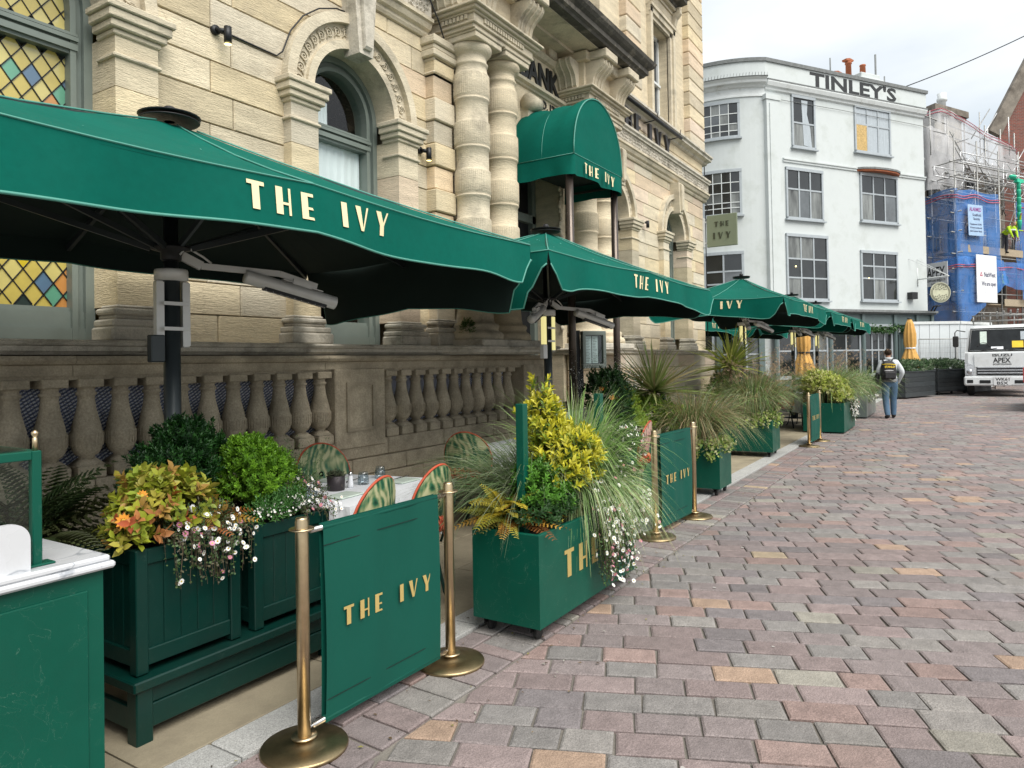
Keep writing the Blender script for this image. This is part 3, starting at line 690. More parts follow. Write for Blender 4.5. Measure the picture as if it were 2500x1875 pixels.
bal = MB(); bal.sweep([(-.6, 6.23), (.0, 6.23), (.02, 6.26), (.06, 6.28), (.06, 6.35), (.11, 6.38), (.15, 6.42), (.17, 6.47), (-.6, 6.51)], [(6.3, 5.3, 0), (6.3, 4.32, 0), (11.0, 4.32, 0), (11.0, 5.3, 0)]); bal.build('balcony_edge', STONEB, bank)
bal = MB(); bal.box(6.2, 4.45, 6.22, 10.9, 5.4, 6.47); bal.box(6.9, 4.8, 6.18, 10.5, 5.2, 6.225); bal.build('balcony_slab', STONE2, bank)
for x in (7.0, 7.5, 8.05, 8.6, 9.15, 9.8, 10.3):
    m_ = MB(); m_.cbox(x-.11, 4.98 if 7.8 < x < 9.4 else 4.5, 6.07, x+.11, 5.35, 6.225, .02); m_.build('modillion', STONE2, bank)
# recessed centre: lintel wall with cut letters, door
c_ = MB(); c_.box(7.86, 5.06, 5.42, 9.46, 5.3, 6.25); c_.build('recess_wall', STONE, bank)
c_ = MB(); c_.sweep([(-.02, 5.40), (.04, 5.415), (.05, 5.44), (.10, 5.455), (.11, 5.49), (-.02, 5.52)], [(7.86, 5.06, 0), (9.46, 5.06, 0)]); c_.sweep([(-.02, 5.94), (.05, 5.96), (.1, 6.02), (-.02, 6.05)], [(7.86, 5.06, 0), (9.46, 5.06, 0)])
c_.build('recess_moulding', STONE2, bank)
text('BANK', 'carved_lettering', BLACK, (8.26, 5.045, 5.56), (1, 0, 0), (0, 0, 1), .33, bank, ext=.012, bold=.035, fit=1.12)
text('A.D. 1786', 'carved_lettering', BLACK, (8.74, 5.035, 5.265), (1, 0, 0), (0, 0, 1), .115, bank, ext=.006, bold=.02, fit=.64)
c_ = MB(); c_.box(7.86, 5.05, 4.72, 9.46, 5.4, 5.42); c_.box(7.80, 5.05, 1.0, 7.93, 5.9, 4.72); c_.box(9.39, 5.05, 1.0, 9.52, 5.9, 4.72); c_.build('door_surround', STONE, bank)
for x in (8.40,):
    m_ = MB(); m_.lathe([(.0, -.13), (.11, -.13), (.11, .13), (0, .13)], (x, 4.93, 5.16), 16, 'x'); m_.prism([(0, 5.2), (-.14, 5.15), (-.1, 4.85), (-.04, 4.7), (0, 4.68)][::-1], (x-.11, 5.05, 0), (0, 1, 0), (0, 0, 1), (.22, 0, 0)); m_.build('door_console', STONE2, bank)
cv = MB()
for x in (7.98, 9.34):
    for k in range(40):
        z = 2.1+k*.065; a = k*1.3; cv.blob((x+.03*sin(a), 5.03, z), (.035, .03, .04), 0, amp=.3)
cv.build('carved_drop', STONE2, bank, kind='stuff')
dr = MB(); dr.box(7.93, 5.55, 1.0, 9.39, 5.62, 4.72); d_ = dr.build('door', DARKM, bank)
m_ = MB()
for x0, x1 in ((7.95, 8.05), (8.6, 8.72), (9.27, 9.37)): m_.box(x0, 5.47, 1.0, x1, 5.56, 4.6)
m_.box(7.95, 5.47, 3.7, 9.37, 5.56, 3.82); m_.build('door_frame', WFRAME, d_)
st = MB()
for k in range(6): st.cbox(8.15 if k < 9 else 8, 4.55-.0+.16*k-.3, 0, 9.35, 5.6, .17*(k+1), .008)
st.build('step', STONEL, bank)
# small ledge under the columns and windows, with two mouldings
led = MB(); LP = [(-.3, 1.70), (.02, 1.70), (.04, 1.715), (.06, 1.725), (.06, 1.755), (.09, 1.762), (.105, 1.78), (.09, 1.797), (-.3, 1.80)]
led.sweep(LP, [(-.6, 4.93, 0), (6.15, 4.93, 0), (6.40, 4.60, 0), (7.92, 4.46, 0), (7.92, 5.3, 0)]); led.sweep(LP, [(9.42, 5.3, 0), (9.42, 4.60, 0), (10.9, 4.62, 0), (11.1, 4.98, 0), (16.75, 4.98, 0)])
led.build('ledge', STONEL, bank)
for x0, x1 in ((9.45, 16.74),):
    q = MB(); z = .0
    for za, zb_ in ((0, .3), (.3, .62), (.62, .93), (.93, 1.22), (1.22, 1.46), (1.46, 1.70)):
        x = x0
        while x < x1-.1: ln = rnd.uniform(.7, 1.1); x2 = min(x1, x+ln); q.cbox(x+.003, 4.94, za+.004, x2-.003, 5.02, zb_-.004, .01, stonecol()); x = x2
    q.build('base_block', STONE, bank)
# ------------------------------------------------------------------ balustrade standing before the light well
bst = thing('stone_balustrade', 'dark weathered stone balustrade with urn balusters and a heavy coping behind the dining tables', 'balustrade', (4, 4.95, 0))
def bprof(h):  # height 0..h from plinth to cap
    return [(.078, 0), (.078, .085), (.066, .10), (.05, .125), (.047, .145), (.068, .155), (.088, .19), (.097, .235), (.099, .30), (.090, .315), (.086, .345), (.072, .40), (.058, .46), (.051, .52), (.052, .545), (.062, .55), (.062, .565), (.052, .572), (.05, .59), (.062, .60), (.066, .62), (.066, .64)]
bm = MB(); bm.lathe([(r, z) for r, z in bprof(0)[3:-1]], (0, 0, 0), 20); bm.cbox(-.088, -.088, 0, .088, .088, .085, .008); bm.lathe([(.12, .085), (.06, .13)], (0, 0, 0), 4)
bm.cbox(-.08, -.08, .60, .08, .08, .66, .006)
for k in range(26): a = 2*pi*k/26; bm.bar((.097*cos(a), .097*sin(a), .215), (.099*cos(a), .099*sin(a), .295), .007, .006, (cos(a), sin(a), 0))
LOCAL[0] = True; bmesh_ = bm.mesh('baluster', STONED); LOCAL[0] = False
def baluster(x, y=4.93):
    o = bpy.data.objects.new('baluster', bmesh_); COL.objects.link(o); o.parent = bst; o.matrix_parent_inverse = pinv(bst); o.location = (x, y, .885); o.rotation_euler = (0, 0, rnd.uniform(-.04, .04))
for k in range(24): 
    x = 4.50-.2255*k
    if x > -.7: baluster(x)
for k in range(11): baluster(5.385+.225*k)
cp = MB()
CPF = [(-.25, 1.565), (.10, 1.565), (.10, 1.63), (.135, 1.64), (.155, 1.665), (.145, 1.69), (-.25, 1.705)]
x = -.8
for x2 in (.9, 2.35, 4.5, 5.4, 7.0, 8.45):
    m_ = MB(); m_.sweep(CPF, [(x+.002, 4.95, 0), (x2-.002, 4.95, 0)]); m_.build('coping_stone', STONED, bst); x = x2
m_ = MB(); m_.box(-.8, 4.88, 1.535, 8.4, 5.02, 1.57); m_.build('rail', STONED, bst)
for x0, x1, yy in ((4.60, 5.26, 4.83), (7.90, 8.42, 4.83)):
    m_ = MB(); m_.cbox(x0, yy, .82, x1, 5.1, 1.57, .01); pier = m_.build('pier', STONED, bst)
    m_ = MB(); a, b, c0, c1 = x0+.13, x1-.16, .98, 1.44
    for (p, q_, r, s) in ((a, c0, b, c0+.03), (a, c1-.03, b, c1), (a, c0+.03, a+.03, c1-.03), (b-.03, c0+.03, b, c1-.03)): m_.box(p, yy-.018, q_, r, yy+.001, s)
    m_.build('panel_moulding', STONED, pier)
z = .0
for za, zb_, y0 in ((0, .27, 4.93), (.27, .55, 4.935), (.55, .712, 4.94), (.712, .885, 4.945)):
    x = -.8+rnd.uniform(0, .3)
    while x < 8.45:
        x2 = min(8.47, x+rnd.uniform(.5, 1.0)); pier_ = (4.55 < x < 5.3 or x > 7.85) and 0
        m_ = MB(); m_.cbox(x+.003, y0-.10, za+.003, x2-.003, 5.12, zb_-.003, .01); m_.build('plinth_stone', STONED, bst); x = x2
# white mesh screen in the light well, seen between the balusters
MESH = bpy.data.materials.new('mesh_screen'); MESH.use_nodes = True; t = MESH.node_tree; b = t.nodes['Principled BSDF']; g_ = t.nodes.new('ShaderNodeNewGeometry')
mp_ = t.nodes.new('ShaderNodeMapping'); mp_.inputs['Rotation'].default_value = (0, radians(33), 0); t.links.new(g_.outputs['Position'], mp_.inputs[0])
wv = t.nodes.new('ShaderNodeTexWave'); wv.bands_direction = 'Z'; wv.inputs['Scale'].default_value = 14; wv.inputs['Distortion'].default_value = 1.2; wv.inputs['Detail'].default_value = 2; t.links.new(mp_.outputs[0], wv.inputs[0])
cr_ = t.nodes.new('ShaderNodeValToRGB'); cr_.color_ramp.elements[0].position = .35; cr_.color_ramp.elements[1].position = .6; cr_.color_ramp.elements[0].color = (.16, .19, .34, 1); cr_.color_ramp.elements[1].color = (.88, .89, .92, 1)
t.links.new(wv.outputs[0], cr_.inputs[0]); t.links.new(cr_.outputs[0], b.inputs['Base Color']); b.inputs['Roughness'].default_value = .7
ms_ = MB(); ms_.add([(-.8, 5.06, .7), (8.0, 5.06, .7), (8.0, 5.06, 1.6), (-.8, 5.06, 1.6)], [(0, 1, 2, 3)]); scr = ms_.build('striped_sheet', MESH, bst)
ms_ = MB(); x = -.6
for k in range(330):
    xx = -.6+k*.026; ms_.add([(xx, 5.05, .88), (xx+.0035, 5.05, .88), (xx+.0035-.30, 5.05, 1.58), (xx-.30, 5.05, 1.58)], [(0, 1, 2, 3)])
for k in range(34): ms_.add([(-.8, 5.047, .88+k*.021), (8, 5.047, .88+k*.021), (8, 5.047, .883+k*.021), (-.8, 5.047, .883+k*.021)], [(0, 1, 2, 3)])
ms_.build('wire_mesh', mat('grey_wire', (.12, .13, .18), .5), bst)
# wall spotlights and the cable
for i, (x, z, lab) in enumerate(((3.62, 4.38, 'small black spotlight on the stone wall left of the near arched window'), (6.22, 4.02, 'small black spotlight between the near arch and the porch columns'), (12.85, 4.25, 'small spotlight on the stone wall between the two far arches'))):
    sp = thing('wall_spotlight', lab, 'wall light', (x, WY, z), group='spotlights on the stone wall')
    m_ = MB(); m_.lathe([(.04, 0), (.04, -.03), (0, -.03)], (x, WY-.0, z), 14, 'y'); m_.tube([(x, WY-.02, z), (x+.05, WY-.09, z-.01)], .022, 8); m_.build('bracket', DARKM, sp)
    m_ = MB(); m_.lathe([(.0, .05), (.031, .045), (.031, -.085), (.026, -.085)], (x+.055, WY-.10, z-.02), 14); m_.build('lamp_body', DARKM, sp)
    m_ = MB(); m_.lathe([(.0, -.098), (.03, -.099)], (x+.055, WY-.10, z-.02), 14); m_.build('lens', LAMP if i < 2 else GREYM, sp)
cb = MB(); cb.tube([(3.62, WY-.01, 4.40), (4.24, WY-.01, 4.39)]+[(5.2-.94*cos(t/12*pi), WY-.03, ZS+.94*sin(t/12*pi)) for t in range(1, 7)], .008, 5); tag(cb.build('cable', DARKM), 'thin black cable clipped along the stone wall and round the near arch', 'cable')
cb = MB(); cb.tube([(6.12, WY-.19, 5.95), (6.2, WY-.2, 5.7), (6.33, WY-.22, 5.5), (6.45, WY-.2, 5.35), (6.49, WY-.10, 5.1), (6.51, WY-.06, 4.4), (6.60, WY-.06, 2.6), (6.58, WY-.06, 2.25)], .009, 5); tag(cb.build('cable', DARKM), 'black cable running down the wall beside the left porch column', 'cable')
# spotlight bar over the letters
sb = thing('light_bar', 'long dark light bar bracketed out above the THE IVY wall letters', 'light bar', (12.9, WY, 6.2))
m_ = MB(); m_.tube([(11.45, WY-.29, 6.22), (14.4, WY-.29, 6.22)], .035, 8); m_.build('bar', DARKM, sb)
for x in (11.6, 13.0, 14.3): m_ = MB(); m_.tube([(x, WY-.02, 6.20), (x, WY-.29, 6.22)], .012, 6); m_.tube([(x, WY-.29, 6.22), (x-.03, WY-.33, 6.36)], .008, 5); m_.build('bracket', DARKM, sb)
# ================================================================== parasols
SU, SV, RZ, AZ = 2.0, 1.15, 2.46, 2.985
def rect_pt(k, n):
    """perimeter point k of 8*n, starting at the (-,-) corner, counter-clockwise"""
    c = [(-SU, -SV), (0, -SV), (SU, -SV), (SU, 0), (SU, SV), (0, SV), (-SU, SV), (-SU, 0)]
    i, f = divmod(k, n); a, b = c[i % 8], c[(i+1) % 8]; return (a[0]+(b[0]-a[0])*f/n, a[1]+(b[1]-a[1])*f/n)
def make_parasol(seed=3, lit=True, arms=(1, -1), ends=(.27, .27)):
    LOCAL[0] = True; R_ = random.Random(seed); n = 10; N8 = 8*n; M_ = 9
    root = thing('parasol', 'x', 'parasol')
    def roof(dz):
        P = []; 
        for j in range(M_+1):
            t = .05+.95*j/M_
            for k in range(N8):
                x, y = rect_pt(k, n); fr = (k % n)/n; sag = .035*sin(pi*fr)*t+.03*sin(pi*t)
                rz = RZ-.03*(1 if k % (2*n) == 0 else abs((k % (2*n))/n-1)**3)
                P.append((x*t*(1-.012*sin(pi*fr)*(t > .9)), y*t, AZ+(rz-AZ)*t-sag+dz+.013*t*(1-t)*4*mnoise.noise(Vector((x*1.5, y*1.5, seed)))+.006*mnoise.noise(Vector((x*t*5, y*t*5, seed)))*t*(1-t)*4))
        F = [(j*N8+k, (j+1)*N8+k, (j+1)*N8+(k+1) % N8, j*N8+(k+1) % N8) for j in range(M_) for k in range(N8)]
        return MB().add(P, F, None, False)
    rf_ = roof(0); cn = rf_.build('canopy', FABRIC, root); bd_ = MB()
    for _ in range(26):
        k = R_.randrange(0, N8); j = R_.randrange(2, M_); p = Vector(rf_.v[j*N8+k]); q = Vector(rf_.v[(j+1)*N8+k]); p = p.lerp(q, R_.random())+Vector((0, 0, .005)); r = R_.uniform(.004, .012); dq = (q-p).normalized(); dz = dq.cross(Vector((0, 0, 1))).normalized()
        bd_.add([p+dz*(r*.7*cos(a)*R_.uniform(.6, 1.3))+dq*(r*1.8*sin(a)) for a in [2*pi*i/7 for i in range(7)]], [tuple(range(7))])
    bd_.build('bird_mark', PIPING, cn, kind='stuff'); roof(-.014).build('shaded_inside', FABIN, cn)  # dark sheet below the roof paints the shade under the canopy
    def edge(side, q):   # side 0..3, q in 0..1 along it ; returns x,y,outward normal, length
        C4 = [(-SU, -SV), (SU, -SV), (SU, SV), (-SU, SV)]; a, b = C4[side], C4[(side+1) % 4]; L_ = hypot(b[0]-a[0], b[1]-a[1])
        return a[0]+(b[0]-a[0])*q, a[1]+(b[1]-a[1])*q, ((b[1]-a[1])/L_, -(b[0]-a[0])/L_), L_
    for side in range(4):
        m, rows = 56, 5; ph = R_.uniform(0, 6)
        def surf(off):
            P = []; bot = []
            for i in range(m+1):
                q = i/m; q = q+.0; x, y, nn, L_ = edge(side, q); s = q*L_; e = min(s, L_-s)
                drop = (.235, ends[0], .15, ends[1])[side]+.055*math.exp(-((e-.24)/.28)**2)*(side != 2)+.012*sin(s*3.1+ph)
                if e < .20: drop = min(drop, .10+.20*(1-cos(min(1, e/.17)*pi))/2)
                rz = RZ-.03*abs(2*q-1)**3-.035*abs(sin(2*pi*q))*1.0
                for j in range(rows+1):
                    t = j/rows; wv_ = (.020*sin(s*4.3+ph)+.009*sin(s*9.7+ph*2)+.03*math.exp(-((e-.22)/.2)**2))*t+.01*t
                    P.append((x+nn[0]*(wv_+off), y+nn[1]*(wv_+off), rz-drop*t))
                bot.append(P[-1])
            return P, [(i*(rows+1)+j, i*(rows+1)+j+1, (i+1)*(rows+1)+j+1, (i+1)*(rows+1)+j) for i in range(m) for j in range(rows)], bot
        P, F, bot = surf(0); va = MB().add(P, F, None, True).build('valance', FABRIC, root)
        P, F, _ = surf(-.006); MB().add(P, F, None, True).build('shaded_inside', FABIN, va)  # inner valance face coloured dark as if shaded
        MB().tube(bot, .0065, 5).build('piping', PIPING, va)
        sm = MB(); x0_ = [edge(side, q/20) for q in range(21)]; sm.tube([(a+nn[0]*.003, b+nn[1]*.003, RZ-.03*abs(q/10-1)**3-.035*abs(sin(pi*q/10))+.004) for q, (a, b, nn, _) in enumerate(x0_)], .004, 4); sm.build('seam', PIPING, va)
        if side in (0, 3):
            hh = .125; wd = decow('THE IVY', hh, .50, .95); le = MB()
            def fn(a, b, c, side=side, wd=wd, ph=ph):
                x, y, nn, L_ = edge(side, .5); s = L_/2-wd/2+a+.07; t = (.172-b)/.235; dx = (a-wd/2)
                e = min(s, L_-s); wv_ = (.020*sin(s*4.3+ph)+.009*sin(s*9.7+ph*2)+.03*math.exp(-((e-.22)/.2)**2))*t+.01*t
                x, y, nn, _ = edge(side, s/L_); return (x+nn[0]*(wv_+c+.0045), y+nn[1]*(wv_+c+.0045), RZ-.004-.235*t)
            deco(le, 'THE IVY', fn, hh, .0015, .50, .95); le.build('lettering', CREAM, va)
    rp = MB()
    for k in range(8):
        x, y = rect_pt(k*n, n); rp.tube([(x*t, y*t, AZ+(RZ-.03*(k % 2 == 0)-AZ)*t-.03*sin(pi*t)+.006) for t in (.06, .25, .5, .75, 1)], .0055, 5)
    rp.build('ridge_piping', PIPING, cn)
    for k in range(8):
        x, y = rect_pt(k*n, n); r_ = MB(); r_.bar((x*.05, y*.05, AZ-.07), (x*.985, y*.985, RZ-.075), .022, .035); r_.build('rib', POLE, root)
        s_ = MB(); s_.bar((x*.04, y*.06, 2.27), (x*.52, y*.52, AZ+(RZ-AZ)*.52-.10), .018, .030); s_.build('strut', POLE, root)
    m_ = MB(); m_.lathe([(.045, 0), (.045, 2.1), (.038, 2.1), (.038, 2.87)], n=18); m_.lathe([(.30, 0), (.30, .012), (.07, .018), (.06, .12), (.05, .13)], n=24); m_.build('pole', POLE, root)
    m_ = MB(); m_.lathe([(.0, 2.285), (.105, 2.28), (.105, 2.265), (.055, 2.25), (.055, 2.21), (.046, 2.20)]); hub = m_.build('hub', DARKM, root)
    m_ = MB()
    m_.lathe([(.155, AZ+.0), (.16, AZ+.006), (.06, AZ+.008)], n=24); m_.lathe([(.155, AZ+.022), (.165, AZ+.030), (.12, AZ+.034), (.05, AZ+.03)], n=24); m_.lathe([(.03, AZ), (.03, AZ+.05), (.038, AZ+.06), (.026, AZ+.085), (0, AZ+.09)], n=12)
    for k in range(20): a = 2*pi*k/20; m_.bar((.15*cos(a), .15*sin(a), AZ), (.15*cos(a), .15*sin(a), AZ+.028), .01, .01)
    m_.build('vent_cap', DARKM, root)
    m_ = MB(); m_.lathe([(.0, 2.152), (.085, 2.152), (.088, 2.142), (.088, 2.092), (.0, 2.087)], n=20); col_ = m_.build('light_collar', GREYM, root)
    rz_ = radians(-12)
    for s_ in (-1, 1):
        u = (cos(rz_)*s_, sin(rz_)*s_); c = (u[0]*.07, u[1]*.07)
        m_ = MB(); m_.cbox(-.019, -.028, 1.715, .019, .028, 2.087, .006); m_.v = [(c[0]+x*cos(rz_)-y*sin(rz_), c[1]+x*sin(rz_)+y*cos(rz_), z) for x, y, z in m_.v]
        p_ = m_.build('light_panel', GREYM, col_)
        m_ = MB(); m_.box(-.0205, -.031, 1.725, .0205, .012, 2.08); m_.v = [(c[0]+x*cos(rz_)-y*sin(rz_), c[1]+x*sin(rz_)+y*cos(rz_), z) for x, y, z in m_.v]
        if lit: m_.build('light_tube', LAMPW, col_)
        else: m_.build('light_cover', GREYM, col_)
    m_ = MB()
    for z in (1.81, 1.95): m_.box(-.075, -.050, z, .075, -.046, z+.02)
    m_.build('bracket', GREYM, col_)
    m_ = MB(); m_.cbox(-.135, -.03, 1.635, -.055, .02, 1.785, .006); m_.build('junction_box', POLE if not lit else GREYM, root)
    for s_ in arms:
        a0 = Vector((s_*.05, -.02, 2.215)); a1 = Vector((s_*.15, -.055, 2.184)); a2 = Vector((s_*.57, -.22, 2.166)); a3 = Vector((s_*.79, -.30, 2.10))
        m_ = MB(); m_.bar(a0+Vector((0, 0, .02)), a1, .03, .05); m_.bar(a1, a2, .018, .036); m_.bar(a2, a3, .018, .036); arm = m_.build('heater_arm', GREYM, root)
        d = Vector((s_*.60, -.21, -.155)).normalized(); c0 = Vector((s_*.37, -.155, 2.138)); c1 = c0+d*.58
        m_ = MB(); m_.tube([c0, c0+d*.004, c1-d*.004, c1], .042, 12); ht = m_.build('heater', GREYM, root)
        side = d.cross(Vector((0, 0, 1))).normalized(); upv = side.cross(d)
        m_ = MB(); q0 = c0+d*.12-upv*.036-side*0; m_.bar(q0, q0+d*.40, .055, .022, upv); m_.build('reflector', DARKM, ht)
        m_ = MB(); 
        for k in range(9): q = c0+d*(.13+.045*k)-upv*.048; m_.bar(q-side*.027, q+side*.027, .003, .003, upv)
        m_.bar(q0-upv*.012, q0-upv*.012+d*.4, .003, .003, upv); m_.build('guard_wire', STEEL, ht)
        m_ = MB(); m_.bar(c0+d*.28+upv*.055, c0+d*.40+upv*.055, .05, .035, upv); m_.bar(c0+d*.22+upv*.048, c0+d*.48+upv*.046, .04, .006, upv); m_.build('terminal_box', GREYM, ht)
        m_ = MB(); m_.tube([a0+Vector((-.03*s_, -.03, .02)), a0+Vector((0, -.05, .065)), a1+Vector((0, -.02, .05)), a1+Vector((s_*.05, -.02, .02))], .007, 6); m_.build('cable', GREYM, arm)
    LOCAL[0] = False; return root
par = make_parasol(3, True)
SPOT = [((6.60, 3.735, 0), 'second green parasol, in front of the porch, its heater lights glowing yellow'),
        ((13.65, 3.50, .13), 'third green parasol, whose left end shows IVY, standing past the porch entrance'),
        ((18.35, 3.50, .13), 'fourth green parasol, overlapped by the one before it'),
        ((21.6, 3.48, .13), 'fifth and last green parasol of the front row, beside the yellow closed one'),
        ((18.1, 6.45, .1), 'green parasol behind the corner of the stone building, its pole hidden'),
        ((22.3, 5.95, .1), 'farthest green parasol in the back row, twin lamps on its pole')]
par2 = make_parasol(9, True, (1, -1), (.27, .36))
for i, (l, lab) in enumerate(SPOT):
    o = par2 if i == 0 else par if i == 1 else copy_tree(par); o.location = l; tag(o, lab, 'parasol', 'large green parasols along the terrace')
o = make_parasol(5, False, (1,), (.41, .27)); o.location = (2.335, 3.735, 0); tag(o, 'nearest large green parasol with cream THE IVY lettering, grey unlit heater and lamp', 'parasol', 'large green parasols along the terrace')
# ================================================================== entrance awning
aw = thing('awning', 'green domed entrance awning marked THE IVY, on two bronze poles before the porch', 'awning', (8.75, 4.1, 0))
ax0, ax1, ay, az0, az1 = 8.0, 9.5, 4.10, 4.24, 5.12; xc = (ax0+ax1)/2; hw = (ax1-ax0)/2
n = 28; arc = [(xc-hw*cos(pi*i/n), az0+(az1-az0)*sin(pi*i/n)**.9) for i in range(n+1)]
P = []; ys = [ay+(5.04-ay)*j/14 for j in range(15)]
for j, y in enumerate(ys):
    for i, (x, z) in enumerate(arc):
        k = 1-.022*sin(j*1.15+i*.35)*sin(pi*i/n) - .03*sin(pi*j/14)*sin(pi*i/n); P.append((xc+(x-xc)*k, y, az0+(z-az0)*k))
ab = MB(); ab.add(P, [(j*(n+1)+i, j*(n+1)+i+1, (j+1)*(n+1)+i+1, (j+1)*(n+1)+i) for j in range(14) for i in range(n)], None, True); barrel = ab.build('barrel', FABRIC, aw)
m_ = MB(); m_.prism(arc[::-1], (0, ay+.004, 0), (1, 0, 0), (0, 0, 1), (0, -.004, 0)); m_.build('front_panel', FABRIC, aw)
m_ = MB(); m_.tube([(x, ay-.004, z) for x, z in arc], .009, 6); m_.build('piping', PIPING, aw)
m_ = MB()
for j in (7, ): m_.tube([(xc+(x-xc)*.995, ys[j], az0+(z-az0)*.985) for x, z in arc], .004, 4)
m_.tube([(ax0-.004, ay, az0), (ax0-.004, 5.0, az0)], .005, 5); m_.tube([(ax0, ay-.004, az0), (ax1, ay-.004, az0)], .005, 5); m_.build('seam', PIPING, barrel)
va = MB(); pts = [(ax0, 5.04)]+[(ax0, 5.04+(ay-5.04)*i/20) for i in range(1, 21)]+[(ax0+(ax1-ax0)*i/30, ay) for i in range(1, 31)]+[(ax1, ay+(5.04-ay)*i/20) for i in range(1, 21)]
P = []; s = 0
for i, (x, y) in enumerate(pts):
    if i: s += hypot(x-pts[i-1][0], y-pts[i-1][1])
    for j in range(5):
        t = j/4; wv_ = (.02*sin(s*9)+.012*sin(s*17))*t; nx, ny = (-1, 0) if x == ax0 and y > ay else (1, 0) if x == ax1 and y > ay else (0, -1)
        P.append((x+nx*wv_, y+ny*wv_-(.002), az0-(.255+.015*sin(s*8))*t))
va.add(P, [(i*5+j, i*5+j+1, (i+1)*5+j+1, (i+1)*5+j) for i in range(len(pts)-1) for j in range(4)], None, True); valance = va.build('valance', FABRIC, aw)
m_ = MB(); m_.box(ax0+.02, ay+.02, az0-.03, ax1-.02, 5.03, az0-.01); m_.build('shaded_inside', FABIN, aw)  # flat sheet in the shade colour painting the awning's underside dark
le = MB(); wd = decow('THE IVY', .135, .48, .9); deco(le, 'THE IVY', lambda a, b, c: (ax0+.24+a, ay-.035-c+.02*sin(a*9), az0-.205+b), .135, .002, .48, .9); le.build('lettering', CREAM, valance)
for x in (8.06, 9.44): m_ = MB(); m_.lathe([(.05, 0), (.05, 4.2)], (x, ay+.1, 0), 16); m_.lathe([(.09, 0), (.09, .02), (.05, .03)], (x, ay+.1, 0), 16); m_.build('pole', BRONZE, aw)
m_ = MB(); m_.bar((8.06, ay+.1, 4.1), (8.06, 5.0, 4.1), .03, .03); m_.bar((9.44, ay+.1, 4.1), (9.44, 5.0, 4.1), .03, .03); m_.bar((8.06, ay+.1, 4.12), (9.44, ay+.1, 4.12), .03, .03); m_.build('frame', BRONZE, aw)
# menu case on a post
mc = thing('menu_case', 'framed menu case with papers behind glass on a dark post before the porch', 'menu case', (8.75, 4.28, 0))
m_ = MB(); m_.box(8.52, 4.30, 0, 8.60, 4.42, 2.02); m_.box(8.60, 4.33, 0, 8.66, 4.40, 1.5); m_.build('post', DARKM, mc)
m_ = MB()
for a in ((8.61, 1.50, 8.97, 1.56), (8.61, 1.95, 8.97, 2.01), (8.61, 1.56, 8.66, 1.95), (8.92, 1.56, 8.97, 1.95)): m_.cbox(a[0], 4.24, a[1], a[2], 4.32, a[3], .006)
fr_ = m_.build('frame', WFRAME, mc); m_ = MB(); m_.box(8.66, 4.29, 1.56, 8.92, 4.30, 1.95); m_.build('backing', DARKM, mc)
m_ = MB(); m_.box(8.67, 4.283, 1.57, 8.76, 4.286, 1.94); m_.box(8.775, 4.283, 1.57, 8.86, 4.286, 1.94); sheet = m_.build('menu_sheet', CLOTH, mc)
m_ = MB()
for s_ in (8.68, 8.785):
    for k in range(16): m_.box(s_, 4.2815, 1.59+k*.021, s_+rnd.uniform(.035, .065), 4.2825, 1.595+k*.021)
m_.build('printed_line', BLACK, sheet, kind='stuff')
m_ = MB(); m_.box(8.66, 4.262, 1.56, 8.92, 4.265, 1.95); m_.build('glass', CLEAR, mc); mc.rotation_euler = (0, 0, radians(-36))
